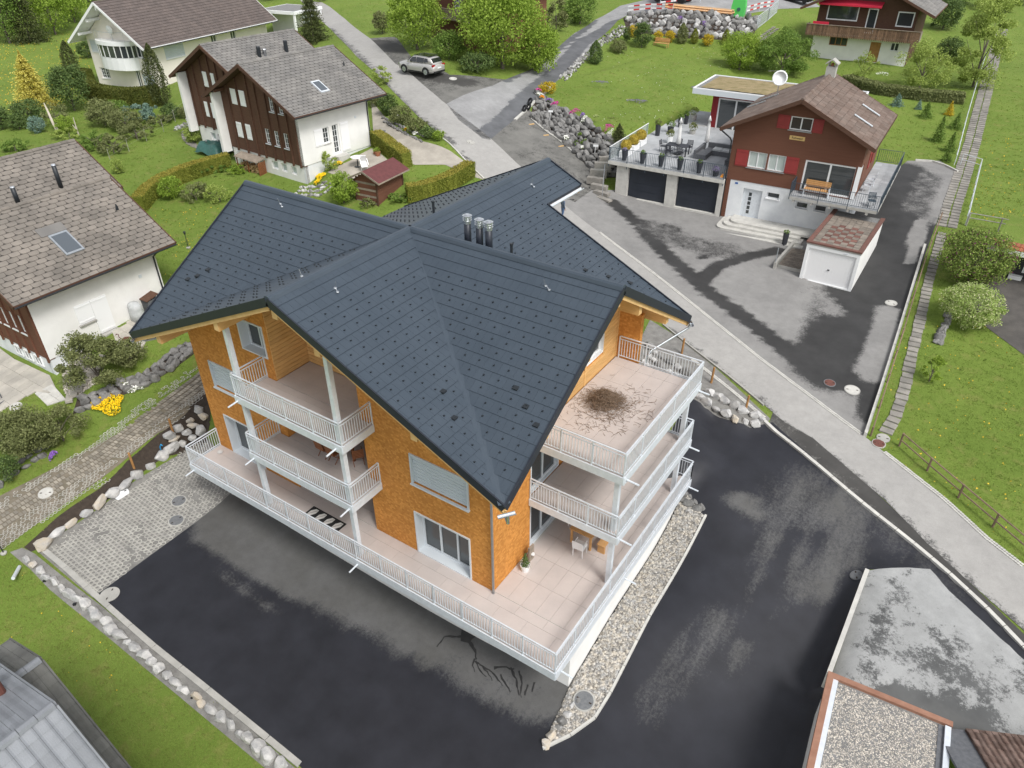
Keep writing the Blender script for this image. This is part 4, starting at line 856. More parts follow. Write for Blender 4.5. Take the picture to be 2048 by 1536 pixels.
MB().bar((-.85, 4.5, 7.7+z_), (0.1, 4.5, 7.7+z_), .16, .2).build('purlin', 'dark_timber', HM); MB().bar((-.85, 8.3, 5.75+z_), (.1, 8.3, 5.75+z_), .16, .2).build('purlin', 'dark_timber', HM)
boxf(MB(), fr((0, 0), 0), 5.3, 5.45, .003, .02, 3.75+z_, 3.92+z_).build('wall_vent', 'galv', HM)
HN = thing('chalet', 'second dark timber chalet half hidden behind its twin, grey slate roof', 'house', wpos(HM, (1.5, 0, .2)), R_(86.75), 'chalets around the new house')
z_ = .3
chalet_gable(HN, 0, 0, [(12.6, 13.2, 5.35, 6.5), (11.6, 12.2, 5.35, 6.5), (13.3, 13.85, 2.9, 4.1), (12.4, 12.95, 2.9, 4.1), (11.5, 12.05, 2.9, 4.1)], [], [(13.4, 14.1, .95, 1.55), (12.4, 13.1, .95, 1.55), (11.4, 12.1, .95, 1.55)], 11.2, (6.8, 15.6), .524, (15.3, 14.4, 13.2, 12.1, 11.2, 10.2), 8.4+z_, 1.7)
gable_roof(HN, 'x', 11.2, 8.4+z_, 6.6, 5.99+z_, 16.6, 5.57+z_, -.9, 8.1, (.45, .30), 'old_slate_gray', 'dark_timber', gut='dark_metal', chamf=.07, thick=.016, lift=.01, gap=.02, both=False, cap=200, jit=.012)
MB().box(.3, 7.0, 7.2, 15.5, 0, 5.8+z_).build('wall', 'white_render', HN); MB().box(-.75, 0, 15.55, 15.85, 1.2+z_, 5.9+z_).build('side_fin', 'white_render', HN)
NPL = ((0, 11.2, 8.43+z_), (0, -.524, 1))
for u, v, h, m_ in ((519, 112, .65, 'dark_metal'), (530, 110, .4, 'steel'), (573, 102, .75, 'dark_metal')):
    q = hit(HN, *NPL, u, v); MB().lathe([(.16, -.1), (.16, h), (.13, h+.06)], q, 10).build('vent_pipe', m_, HN)
# --- big white house top left
HW = thing('house', 'large white house with brown tile roof and rounded bay window', 'house', (-69.75, 26.98, 3.0), R_(9.7))
z_ = .2
topw = lambda x: 8.6-.75*abs(x-5.1)+z_-.2
wall(HW, 'gable_wall', (0, 0), 0, [(.4, -.5), (9.4, -.5), (9.4, topw(9.4)), (5.1, topw(5.1)), (.4, topw(.4))], [(1.1, 2.4, .7+z_, 1.8+z_), (7.4, 9.0, 3.25+z_, 4.4+z_), (6.4, 7.1, 0+z_, 1.9+z_)], 'cream_render', .3)
window(HW, (0, 0), 0, 1.1, 2.4, .7+z_, 1.8+z_, .1, nx=2, bars=(4, 3), sill='white_paint'); window(HW, (0, 0), 0, 7.4, 9.0, 3.25+z_, 4.4+z_, .1, nx=3, sill='frame_grey'); window(HW, (0, 0), 0, 6.4, 7.1, 0+z_, 1.9+z_, .1, nx=2, name='door')
blind(HW, (0, 0), 0, 7.5, 9.0, .55+z_, 1.55+z_, dep=.02); blind(HW, (0, 0), 0, .9, 2.2, 3.45+z_, 4.55+z_, dep=.02)
wall(HW, 'side_wall', (9.404, 0), HP, [(.004, -.5), (18.6, -.5), (18.6, 5.2+z_), (.004, 5.2+z_)], [(9.0, 9.9, 3.3+z_, 4.3+z_), (12.2, 13.1, 3.3+z_, 4.3+z_)], 'cream_render', .3)
for a in (9.0, 12.2): window(HW, (9.404, 0), HP, a, a+.9, 3.3+z_, 4.3+z_, .1, nx=2)
blind(HW, (9.404, 0), HP, 2.0, 4.6, 2.9+z_, 4.4+z_, dep=.02)
bay = []; N = 11; cx, r1 = 4.85, 2.6
arc = [(cx+r1*math.cos(t), -1.25*math.sin(t)) for t in np.linspace(math.pi, 0, N)]
bm_ = MB(); 
for z0, z1, g in ((2.0, 3.25, 0), (4.45, 4.85, .12)): bm_.poly([(x+(x-cx)*g*.2, y-(g if y < -.1 else 0), z0+z_) for x, y in arc]+[(cx+r1, .2, z0+z_), (cx-r1, .2, z0+z_)], (0, 0, z1-z0))
bo = bm_.build('bay', 'white_paint', HW)
for i in range(N-1):
    p, q = np.array([*arc[i], 3.27+z_]), np.array([*arc[i+1], 3.27+z_]); MB().bar(p+(0, 0, .58), q+(0, 0, .58), .03, 1.12).build('pane', 'pane_glass', bo); MB().bar(p, p+(0, 0, 1.18), .09).build('mullion', 'white_paint', bo)
MB().tube([(x+(x-cx)*.02, y, 5.75+z_) for x, y in arc], .02, 5).build('railing', 'galv_dark', HW); [MB().tube([(x, y, 4.8+z_), (x, y, 5.75+z_)], .015, 4).build('railing_post', 'galv_dark', HW) for x, y in arc[::2]]
gable_roof(HW, 'y', 5.1, 8.6+z_, 10.5, 4.55+z_, -.4, 4.55+z_, -1.7, 19.5, (.42, .38), 'clay_brown', 'white_paint', soff='white_paint', gut='dark_metal', fas=.2, both=False, thick=.04, lift=.01, gap=.01, stag=.5)
for x, z in ((1.4, 5.6), (8.8, 5.6), (3.2, 7.0), (5.1, 8.2)): MB().bar((x, -1.6, z-.2+z_), (x, .1, z-.2+z_), .2, .26).build('purlin', 'white_paint', HW)
ds = MB().lathe([(.42, 0), (.40, .03), (.22, .10), (.02, .13)], (0, 0, 0), 14); dso = ds.build('satellite_dish', 'white_paint', HW); dso.matrix_local = Matrix.Translation((4.9, -.5, 5.9+z_))@Matrix.Rotation(R_(100), 4, 'X')
MB().tube([(4.9, -.4, 4.85+z_), (4.9, -.4, 5.9+z_)], .03, 5).build('dish_mast', 'galv_dark', HW)
# carport behind the white house
HC = thing('carport', 'flat-roofed white carport beside the road behind the white house', 'carport', P(545, 62, 6.2), R_(9.7))
MB().box(-1.5, 4.2, -.4, 5.4, 2.1, 2.45).build('roof', 'white_paint', HC); MB().box(-1.2, 3.9, -.1, 5.1, 2.451, 2.47).build('roof_gravel', 'gravel_ground', HC)
for x, y in ((4.0, -.2), (4.0, 5.1), (-1.3, -.2)): MB().box(x-.12, x+.12, y-.12, y+.12, -.8, 2.1).build('post', 'white_paint', HC)
MB().box(-1.2, 3.6, 1.6, 1.8, -.8, 2.1).build('wall', 'white_render', HC); MB().box(3.55, 3.62, 1.9, 4.6, -.8, 2.0).build('door', 'frame_grey', HC)
# --- brown house with red shutters
HB = thing('chalet', 'brown timber chalet with red shutters and slab roof above a white ground floor', 'house', (2.1, 31.07, 1.2), R_(2.94), 'chalets around the new house')
z_ = .3; S = lambda a, b: (a+z_, b+z_)
rt = lambda x: 8.95-.485*abs(x-4.15)+z_-.26
wall(HB, 'gable_wall', (0, 0), 0, [(0, 2.97+z_), (8.45, 2.97+z_), (8.45, rt(8.45)), (4.15, rt(4.15)), (0, rt(0))], [(3.52, 4.93, *S(6.85, 7.7)), (1.25, 2.5, *S(4.0, 5.1)), (2.6, 3.75, *S(4.0, 5.1)), (5.0, 8.25, *S(3.02, 5.08))], 'brown_timber', .3)
wall(HB, 'ground_floor_wall', (.03, .03), 0, [(0, -.6), (8.4, -.6), (8.4, 2.97+z_), (0, 2.97+z_)], [(1.27, 2.6, *S(.45, 2.5)), (2.92, 3.77, *S(2.1, 2.5)), (4.95, 5.72, *S(1.77, 2.2)), (6.18, 6.94, *S(1.77, 2.2))], 'plinth_white', .3)
wall(HB, 'side_wall', (8.454, .004), HP, [(0, 2.97+z_), (8.0, 2.97+z_), (8.0, rt(8.45)), (0, rt(8.45))], [(.35, 1.6, *S(3.1, 5.05)), (4.2, 5.2, *S(4.0, 5.1))], 'brown_timber', .3)
wall(HB, 'side_wall', (8.43, .03), HP, [(0.01, -.6), (8.0, -.6), (8.0, 2.97+z_), (.01, 2.97+z_)], [], 'plinth_white', .3)
wall(HB, 'side_wall', (0, 8.0), -HP, [(0, -.6), (7.99, -.6), (7.99, rt(0)), (0, rt(0))], [], 'brown_timber', .3)
window(HB, (0, 0), 0, 3.52, 4.93, *S(6.85, 7.7), .08, nx=2, sill='galv_dark'); window(HB, (0, 0), 0, 1.25, 2.5, *S(4.0, 5.1), .08, nx=2, sill='galv_dark', curtain=True); window(HB, (0, 0), 0, 2.6, 3.75, *S(4.0, 5.1), .08, nx=2, sill='galv_dark', curtain=True)
window(HB, (0, 0), 0, 5.0, 8.25, *S(3.02, 5.08), .05, nx=2, fw=.11, name='sliding_door'); window(HB, (8.454, .004), HP, .35, 1.6, *S(3.1, 5.05), .06, nx=1, fw=.1); window(HB, (8.454, 0), HP, 4.2, 5.2, *S(4.0, 5.1), .06, nx=2)
boxf(MB(), fr((0, 0), 0), 8.26, 8.50, -.04, .03, *S(3.0, 5.12)).build('corner_post', 'white_paint', HB)
for a, b, q in ((2.72, 3.5, (6.85, 7.72)), (4.96, 5.62, (6.85, 7.72)), (.4, 1.23, (4.0, 5.12)), (3.77, 4.6, (4.0, 5.12))): shutter(HB, (0, 0), 0, a, b, *S(*q), 'red_paint')
shutter(HB, (8.454, 0), HP, 5.25, 5.8, *S(4.0, 5.1), 'red_paint'); shutter(HB, (8.454, 0), HP, 3.6, 4.15, *S(4.0, 5.1), 'red_paint')
# entrance door, ground floor windows, name board and house number
dd = boxf(MB(), fr((.03, .03), 0), 1.28, 1.5, -.2, -.14, *S(.46, 2.49)).build('door', 'frame_grey', HB); boxf(MB(), fr((.03, .03), 0), 1.5, 2.58, -.19, -.13, *S(.46, 2.49)).build('door_leaf', 'galv', dd)
for k in range(5): boxf(MB(), fr((.03, .03), 0), 1.68, 1.88, -.125, -.115, 1.0+k*.32, 1.24+k*.32).build('pane', 'pane_glass', dd)
for a, b, q in ((2.92, 3.77, (2.1, 2.5)), (4.95, 5.72, (1.77, 2.2)), (6.18, 6.94, (1.77, 2.2))): window(HB, (.03, .03), 0, a, b, *S(*q), .14, nx=1, fw=.05, sill='white_paint')
sg = boxf(MB(), fr((0, 0), 0), 3.68, 4.66, .01, .045, *S(6.24, 6.5)).build('name_board', 'sign_wood', HB)
def text(body, parent, loc, size, mat, rx=HP, rz=0.0, ext=.004):
    cu = bpy.data.curves.new('lettering', 'FONT'); cu.body = body; cu.size = size; cu.extrude = ext; cu.align_x = 'CENTER'; cu.align_y = 'CENTER'
    t = bpy.data.objects.new('tmp', cu); COL.objects.link(t); dg = bpy.context.evaluated_depsgraph_get(); me = bpy.data.meshes.new_from_object(t.evaluated_get(dg)); bpy.data.objects.remove(t)
    me.materials.clear(); me.materials.append(M[mat]); return ob('lettering', me, parent, mw=Matrix.Translation(loc)@Matrix.Rotation(rz, 4, 'Z')@Matrix.Rotation(rx, 4, 'X'))
text('Rehweid', sg, (4.17, -.05, 6.37+z_), .2, 'ink')
boxf(MB(), fr((.03, .03), 0), .62, .82, .003, .015, *S(2.7, 2.82)).build('number_plate', 'number_blue', HB)
gable_roof(HB, 'y', 4.15, 8.95+z_, 9.05, 6.57+z_, -.75, 6.57+z_, -.9, 8.6, (.60, .44), 'slab_roof', 'dark_timber', both=True, thick=.035, lift=.012, gap=.02, chamf=.03, jit=.02, capmat='slab_roof', dk=.2)
BPL = ((4.15, 0, 9.0+z_), (.485, 0, 1)); BPL2 = ((4.15, 0, 9.0+z_), (-.485, 0, 1))
ch = MB().box(3.85, 4.5, 7.2, 7.85, 8.3+z_, 9.55+z_).build('chimney', 'concrete', HB); MB().poly([(3.75, 7.1, 9.75+z_), (4.17, 7.1, 10.05+z_), (4.6, 7.1, 9.75+z_), (4.6, 7.1, 9.68+z_), (4.17, 7.1, 9.97+z_), (3.75, 7.1, 9.68+z_)], (0, .85, 0)).build('chimney_cap', 'concrete', ch)
for x in (3.9, 4.38): MB().box(x, x+.08, 7.25, 7.8, 9.55+z_, 9.8+z_).build('chimney_side', 'concrete', ch)
MB().lathe([(.1, 9.5+z_), (.1, 9.75+z_)], (4.17, 7.5, 0), 8).build('flue', 'terracotta', ch)
for u, v in ((1742, 222), (1727, 243)):
    q = hit(HB, *BPL, u, v); d = np.array([1, 0, -.485]); MB().bar(q-unit(d)*.7+(0, 0, .07), q+unit(d)*.7+(0, 0, .07), .16, .05).build('roof_hatch', 'galv', HB)
for u, v in ((1538, 196), (1512, 210)):
    q = hit(HB, *BPL2, u, v); MB().bar(q+(-.6, 0, -.22), q+(.6, 0, .36), .14, .06).build('roof_hatch', 'galv_dark', HB)
q = hit(HB, *BPL2, 1553, 193); dm = MB().tube([q, q+(0, 0, 1.3)], .035, 6).build('dish_mast', 'steel', HB); MB().tube([q+(0, 0, 1.3), q+(0, 0, 1.9)], .015, 5).build('aerial', 'steel', dm); MB().bar(q+(-.9, 0, 1.62), q+(.3, 0, 1.75), .03).build('aerial_arm', 'steel', dm)
dso = MB().lathe([(.52, .12), (.5, .15), (.3, .05), (.02, 0)], (0, 0, 0), 18).build('satellite_dish', 'white_paint', HB, True); dso.matrix_local = Matrix.Translation(q+(0.02, -.12, 1.25))@Matrix.Rotation(R_(12), 4, 'Z')@Matrix.Rotation(R_(68), 4, 'X')
MB().tube([(-.72, -.7, 6.4+z_), (-.1, -.45, 5.9+z_), (-.06, -.08, 5.6+z_), (-.06, -.08, .1)], .05, 8).build('downpipe', 'dark_metal', HB)
# balcony
bb_ = MB().poly([(4.65, -1.4, 2.78+z_), (10.2, -1.4, 2.78+z_), (10.2, 9.4, 2.78+z_), (8.47, 9.4, 2.78+z_), (8.47, -.02, 2.78+z_), (4.65, -.02, 2.78+z_)], (0, 0, .17)).build('balcony', 'concrete', HB)
slabs(HB, bb_, 4.68, 10.17, -1.37, -.03, 2.952+z_, .5, .5, 'slate_terrace', .015, name='floor_tile'); slabs(HB, bb_, 8.48, 10.17, -.02, 9.37, 2.952+z_, .5, .5, 'slate_terrace', .015, name='floor_tile')
railing(HB, [(4.68, -.05, 2.97+z_), (4.68, -1.38, 2.97+z_), (10.18, -1.38, 2.97+z_), (10.18, 9.38, 2.97+z_), (8.5, 9.38, 2.97+z_)], .95, 'railing_blue', 1.7, .13, .008, second=0, drop=.2, rail=.035)
for k in range(5): MB().box(4.9+k*1.15, 5.05+k*1.15, -1.35, 0, 2.60+z_, 2.775+z_).build('balcony_joist', 'concrete_light', HB)
# garages with roof terrace
wall(HB, 'garage_front', (-8.3, -.2), 0, [(0, -.6), (8.25, -.6), (8.25, 2.7+z_), (0, 2.7+z_)], [(.95, 4.0, *S(.3, 2.6)), (4.8, 7.9, *S(.3, 2.6))], 'concrete_light', .5)
wall(HB, 'garage_side', (-8.296, 12), -HP, [(0, -.6), (12.19, -.6), (12.19, 2.7+z_), (0, 2.7+z_)], [], 'concrete', .3)
for a in (.96, 4.81):
    g = boxf(MB(), fr((-8.3, -.2), 0), a, a+3.05, -.34, -.26, *S(.3, 2.6)).build('garage_door', 'garage_dark', HB)
    for k in range(4): boxf(MB(), fr((-8.3, -.2), 0), a+.02, a+3.03, -.258, -.25, .34+z_+k*.57, .88+z_+k*.57).build('door_panel', 'garage_dark', g)
te = MB().box(-8.95, -.05, -.45, 12.5, 2.7+z_, 2.95+z_).build('roof_terrace', 'concrete_light', HB)
slabs(HB, te, -8.9, -.08, -.4, 12.3, 2.952+z_, .8, .8, 'slate_terrace', .016, name='floor_tile'); 
MB().box(-8.6, -5.5, 12.5, 17.2, 2.7+z_, 2.95+z_).build('rear_terrace', 'concrete_light', te); slabs(HB, te, -8.55, -5.5, 12.55, 17.1, 2.952+z_, .8, .8, 'slate_terrace', .016, name='floor_tile')
railing(HB, [(-8.9, -.42, 2.97+z_), (-.1, -.42, 2.97+z_)], 1.0, 'railing_blue', 1.5, .13, .008, second=0, drop=.45, rail=.035)
gl = MB().bar((-8.9, -.42, 3.97+z_), (-8.9, 7.2, 3.97+z_), .05, .04).build('side_railing', 'white_paint', HB)
MB().bar((-8.9, -.40, 3.46+z_), (-8.9, 7.2, 3.46+z_), .015, .94).build('glass_panel', 'clear_glass', gl)
for k in range(5): MB().box(-8.92, -8.88, -.3+k*1.8, -.26+k*1.8, 2.97+z_, 3.95+z_).build('post', 'railing_blue', gl)
# red annex with planted flat roof
HA = thing('annex', 'dark red flat-roofed annex with planted roof behind the brown chalet', 'building', wpos(HB, (-5.4, 12.4, 2.95)), R_(2.94))
wall(HA, 'wall', (0, 0), 0, [(0, 0), (11.2, 0), (11.2, 3.0), (0, 3.0)], [(.5, 5.0, .1, 2.75)], 'red_wall', .25); wall(HA, 'wall', (-.004, 4.6), -HP, [(0, -.4), (4.59, -.4), (4.59, 3.0), (0, 3.0)], [], 'red_wall', .25); wall(HA, 'wall', (11.2, 0.003), HP, [(0, -.4), (4.6, -.4), (4.6, 3.0), (0, 3.0)], [], 'red_wall', .25)
window(HA, (0, 0), 0, .5, 5.0, .1, 2.75, .06, nx=3, fw=.12, name='glass_door')
rr = MB().box(-1.6, 11.3, -.75, 5.1, 3.0, 3.40).build('roof', 'frame_grey', HA); MB().box(-1.45, 11.15, -.6, 4.95, 3.401, 3.42).build('gravel_border', 'gravel_ground', rr)
gx, gy = np.meshgrid(np.linspace(-1.05, 10.8, 60), np.linspace(-.25, 4.6, 26), indexing='ij'); gzz = 3.44+.05*rng.random(gx.shape)
ii = np.arange(60*26).reshape(60, 26); fast('planting', np.stack([gx.ravel(), gy.ravel(), gzz.ravel()], 1), np.stack([ii[:-1, :-1].ravel(), ii[1:, :-1].ravel(), ii[1:, 1:].ravel(), ii[:-1, 1:].ravel()], 1), 'green_roof', rr)
for q in ((-1.6, 11.3, -.75, -.62), (-1.6, 11.3, 4.97, 5.1)): MB().box(*q, 3.401, 3.47).build('roof_edge', 'white_paint', rr)
for q in ((-1.6, -1.48), (11.18, 11.3)): MB().box(*q, -.618, 4.968, 3.401, 3.47).build('roof_edge', 'white_paint', rr)
# entrance steps
st = thing('entrance_steps', 'broad rounded concrete entrance steps before the brown chalet', 'steps', wpos(HB, (0, 0, 0)), R_(2.94))
for k, (x0, x1, y0) in enumerate(((-.15, 6.4, -2.6), (.25, 6.2, -2.2), (.6, 6.0, -1.8), (.95, 7.2, -1.4))):
    r_ = .6; L = [(x1, 0), (x0, 0), (x0, y0+r_)]+[(x0+r_-r_*math.cos(t), y0+r_-r_*math.sin(t)) for t in np.linspace(0, HP, 6)]+[(x1, y0)]
    zt = .26+.15*k+.1; MB().poly([(x, y+.02, zt-.15-(.5 if k == 0 else -.002)) for x, y in L], (0, 0, .15+(.5 if k == 0 else -.002))).build('step', 'concrete_light', st)
# white garage with paver roof
HG = thing('garage', 'small white garage with red and grey checker paver roof', 'garage', (9.59, 25.03, 1.0), R_(-.07))
z_ = .2
wall(HG, 'front_wall', (0, 0), 0, [(0, -.3), (3.12, -.3), (3.12, 2.3+z_), (0, 2.3+z_)], [(.18, 2.94, 0+z_, 2.1+z_)], 'white_paint', .2)
gd = boxf(MB(), fr((0, 0), 0), .185, 2.935, -.16, -.09, .004+z_, 2.095+z_).build('garage_door', 'white_plastic', HG); 
for k in range(14): boxf(MB(), fr((0, 0), 0), .19+k*.196, .37+k*.196, -.089, -.082, .03+z_, 2.07+z_).build('door_panel', 'white_plastic', gd)
boxf(MB(), fr((0, 0), 0), 1.5, 1.62, -.08, -.03, .9+z_, .95+z_).build('handle', 'dark_metal', gd); boxf(MB(), fr((0, 0), 0), 2.2, 2.4, .004, .02, 2.17+z_, 2.22+z_).build('name_plate', 'galv', HG)
wall(HG, 'side_wall', (3.116, .204), HP, [(0, -.3), (6.1, -.3), (6.1, 2.3+z_), (0, 2.3+z_)], [], 'white_render', .2); wall(HG, 'side_wall', (.004, 6.3), -HP, [(0, -.3), (6.095, -.3), (6.095, 2.3+z_), (0, 2.3+z_)], [], 'white_render', .2)
grf = MB().box(-.03, 3.15, -.02, 6.35, 2.31+z_, 2.40+z_).build('roof', 'concrete', HG)
for q in ((-.06, .2, -.05, 6.4), (2.92, 3.18, -.05, 6.4)): MB().box(*q, 2.402+z_, 2.50+z_).build('kerb_brick_row', 'paver_red', grf)
MB().box(.205, 2.915, -.05, .2, 2.402+z_, 2.498+z_).build('kerb_brick_row', 'paver_red', grf)
for j in range(13):
    for i in range(7):
        red = (i+j) % 2 == 0 and 1 <= i <= 5 and 1 <= j <= 8; x = .22+i*.385; y = .23+j*.40
        me = TILEC.setdefault(('gp', red), MB().box(0, .365, 0, .375, 0, .05).mesh('paver', 'paver_red' if red else 'paver_gray')); ob('paver', me, grf, mw=Matrix.Translation((x, y, 2.402+z_+random.uniform(0, .012)))@Matrix.Rotation(random.uniform(-.03, .03), 4, 'Z'))
MB().box(.22, 2.9, 5.45, 6.3, 2.402+z_, 2.44+z_).build('rear_gravel', 'gravel_ground', grf)
rp = thing('paved_ramp', 'grey paver ramp with low wall left of the white garage', 'ramp', (9.59, 25.03, 1.0), R_(-.07))
MB().poly([(-1.75, .2, -.2), (-1.6, .2, -.2), (-1.55, 6.0, -.2), (-1.75, 6.0, -.2)], (0, 0, .95)).build('side_wall', 'concrete', rp); MB().box(-1.56, -.06, .6, 6.0, -.2, .48).build('ramp_base', 'concrete', rp)
slabs(rp, rp, -1.54, -.08, .65, 5.95, .482, .36, .26, 'paver_gray', .03, .02, 'paver', stag=.5, jit=.01); MB().tube([(-1.68, .3, .7), (-1.68, .3, 1.7)], .03, 6).build('pole', 'galv_dark', rp)
# --- chalet with wooden balcony, top right
HF = thing('chalet', 'dark timber chalet with long plank balcony and red awning at the top', 'house', (-4.57, 76.8, 4.6), R_(1.7), 'chalets around the new house')
z_ = .3; rt = lambda x: 8.3-.45*abs(x-5)+z_-.2
wall(HF, 'ground_floor_wall', (-.2, 0), 0, [(0, -.5), (10.3, -.5), (10.3, 2.5+z_), (0, 2.5+z_)], [(1.85, 3.8, *S(1.4, 2.3)), (6.3, 7.4, *S(.05, 2.1)), (8.4, 9.25, *S(1.35, 2.2))], 'white_render', .3)
window(HF, (-.2, 0), 0, 1.85, 3.8, *S(1.4, 2.3), .12, 'timber_post', 3); window(HF, (-.2, 0), 0, 8.4, 9.25, *S(1.35, 2.2), .12, nx=2); boxf(MB(), fr((-.2, 0), 0), 6.31, 7.39, -.2, -.1, *S(.05, 2.09)).build('door', 'timber_post', HF)
wall(HF, 'timber_wall', (-.2, .002), 0, [(0, 2.5+z_), (10.3, 2.5+z_), (10.3, rt(10.1)), (5.2, rt(5)), (0, rt(-.2))], [(.95, 4.3, *S(4.0, 5.6)), (5.25, 6.3, *S(2.9, 5.4)), (8.3, 10.0, *S(3.8, 5.3))], 'dark_timber', .3)
window(HF, (-.2, .002), 0, .95, 4.3, *S(4.0, 5.6), .03, nx=1, fw=.12); window(HF, (-.2, .002), 0, 5.25, 6.3, *S(2.9, 5.4), .03, nx=1, fw=.12, name='balcony_door'); window(HF, (-.2, .002), 0, 8.3, 10.0, *S(3.8, 5.3), .03, nx=1, fw=.12)
wall(HF, 'side_wall', (10.104, .004), HP, [(0, -.5), (9, -.5), (9, rt(10.1)), (0, rt(10.1))], [], 'dark_timber', .3); wall(HF, 'side_wall', (-.204, 9), -HP, [(0, -.5), (8.99, -.5), (8.99, rt(-.2)), (0, rt(-.2))], [], 'dark_timber', .3)
bl = MB().box(-.9, 11.0, -1.3, -.003, 2.5+z_, 2.62+z_).build('balcony', 'timber_gray', HF); n = 62
me1 = MB().poly([(0, 0, .12), (.10, 0, 0), (.165, 0, .12), (.165, 0, 1.2), (0, 0, 1.2)], (0, .03, 0)).mesh('plank', 'balcony_brown')
for k in range(n): ob('plank', me1, bl, mw=Matrix.Translation((-.88+k*.191, -1.34+random.uniform(0, .008), 2.4+z_)))
MB().bar((-.95, -1.32, 3.63+z_), (11.0, -1.32, 3.63+z_), .14, .05).build('handrail', 'timber_gray', bl)
for x in (-.9, 10.98): MB().box(x-.03, x+.03, -1.3, 0, 2.62+z_, 3.6+z_).build('side_panel', 'timber_gray', bl)
MB().box(-.3, 1.4, -1.30, -1.1, 3.66+z_, 3.9+z_).build('flower_box', 'awning_red', bl)
MB().poly([(-.1, -.02, 6.1+z_), (-.1, -1.3, 5.78+z_), (-.1, -1.3, 5.6+z_), (-.1, -1.27, 5.6+z_), (-.1, -1.27, 5.74+z_), (-.1, -.02, 6.05+z_)], (6.6, 0, 0)).build('awning', 'awning_red', HF)
gable_roof(HF, 'y', 5.0, 8.3+z_, 11.9, 5.2+z_, -1.9, 5.2+z_, -1.6, 9.6, (.6, .40), 'old_slate_gray', 'dark_timber', both=False, thick=.03, lift=.01, gap=.015)
# --- timber house behind the big trees, top centre
HT = thing('house', 'dark red-brown timber house with balcony hidden behind the bright green trees', 'house', (-38.5, 49.6, 7.4), R_(-13))
wall(HT, 'wall', (0, 0), 0, [(-1, -.5), (9, -.5), (9, 6), (4, 8), (-1, 6)], [(3.2, 4.6, 3.2, 4.6)], 'brown_timber', .3); MB().box(-1, 9, .3, 8, -.5, 5.6).build('rear_walls', 'brown_timber', HT); window(HT, (0, 0), 0, 3.2, 4.6, 3.2, 4.6, .05, nx=2, bars=(4, 3))
hb = MB().box(-1.4, 9.2, -1.4, 0, 2.5, 2.65).build('balcony', 'timber_gray', HT)
for k in range(4): MB().box(-1.4, 9.2, -1.44, -1.40, 2.55+k*.24, 2.75+k*.24).build('plank', 'timber_gray', hb)
MB().bar((-1.45, -1.42, 3.56), (9.2, -1.42, 3.56), .12, .05).build('handrail', 'timber_gray', hb)
gable_roof(HT, 'y', 4, 8.3, 10.2, 5.6, -2.2, 5.6, -1.5, 9, (.6, .4), 'slab_roof', 'dark_timber', both=False, cap=20)
# --- garden shed
SH = thing('garden_shed', 'small brown board shed with dark red felt roof', 'shed', (-17.2, 15.93, 3.0), R_(95.56))
z_ = .2
MB().box(.05, 3.0, .05, 1.85, 0, 1.6+z_).build('core', 'dark_timber', SH)
for k in range(11):
    z = .05+k*.15; MB().box(.04, 3.0, -.002, .045, z+z_, z+.142+z_).build('board', 'brown_timber', SH); MB().box(-.002, .045, .06, 1.85, z+z_, z+.142+z_).build('board', 'timber_gray' if k % 3 == 0 else 'brown_timber', SH)
for k in range(3): hw = .85-.27*k; MB().box(-.002, .045, .93-hw, .93+hw, 1.70+z_+k*.15-.0, 1.84+z_+k*.15).build('board', 'brown_timber', SH)
for x, y in ((0, 0), (3.0, 0), (0, 1.88)): MB().box(x-.05, x+.05, y-.05, y+.05, 0, 1.65+z_).build('corner_post', 'dark_timber', SH)
for s_, e in ((-1, -.42), (1, 2.25)): MB().poly([(-.25, .92, 2.36+z_), (3.35, .92, 2.36+z_), (3.35, e, 1.72+z_), (-.25, e, 1.72+z_)], (0, 0, -.06)).build('roof_sheet', 'red_felt', SH); MB().bar((-.27, .92, 2.31+z_), (-.27, e, 1.67+z_), .03, .12).build('barge_board', 'timber_gray', SH); MB().bar((-.27, e, 1.66+z_), (3.37, e, 1.66+z_), .03, .1).build('eave_board', 'timber_gray', SH)
# --- grey tiled roof, bottom left
HQ = thing('house', 'house with pale grey tiled roof at the bottom left corner', 'house', (3.12, -17.42, -3.6))
zz = 9.1
gable_roof(HQ, 'y', 0, zz, 5.2, zz-5.2*1.05, -5.2, zz-5.2*.39, -9, 0, (.30, .40), 'grey_tile', 'grey_tile', soff='timber_gray', both=True, wave=.018, stag=0, thick=.03, lift=.02, gap=.006, capmat='grey_tile')
MB().poly([(-4.6, -8.5, 0), (4.6, -8.5, 0), (4.6, -8.5, zz-5.2), (0, -8.5, zz-.4), (-4.6, -8.5, zz-2.3)], (0, 8.0, 0)).build('wall', 'white_render', HQ)
for y in np.arange(-8.9, -.1, .42): MB().box(0, 0, 0, 0, 0, 0) if 0 else None
gable_roof(HQ, 'y', -3.62, 7.0, 1.0, 7.0-4.62*1.05, -6, 6.1, -3.0, .85, (.30, .40), 'grey_tile_dark', 'grey_tile_dark', soff='timber_gray', both=True, wave=.018, stag=0, thick=.03, lift=.02, gap=.006, capmat='grey_tile')
q = hit(HQ, (0, 0, zz), (.39*-1, 0, 1), 2, 1390); MB().lathe([(.14, -.2), (.14, .9)], q, 12).build('vent_pipe', 'rust_iron', HQ)
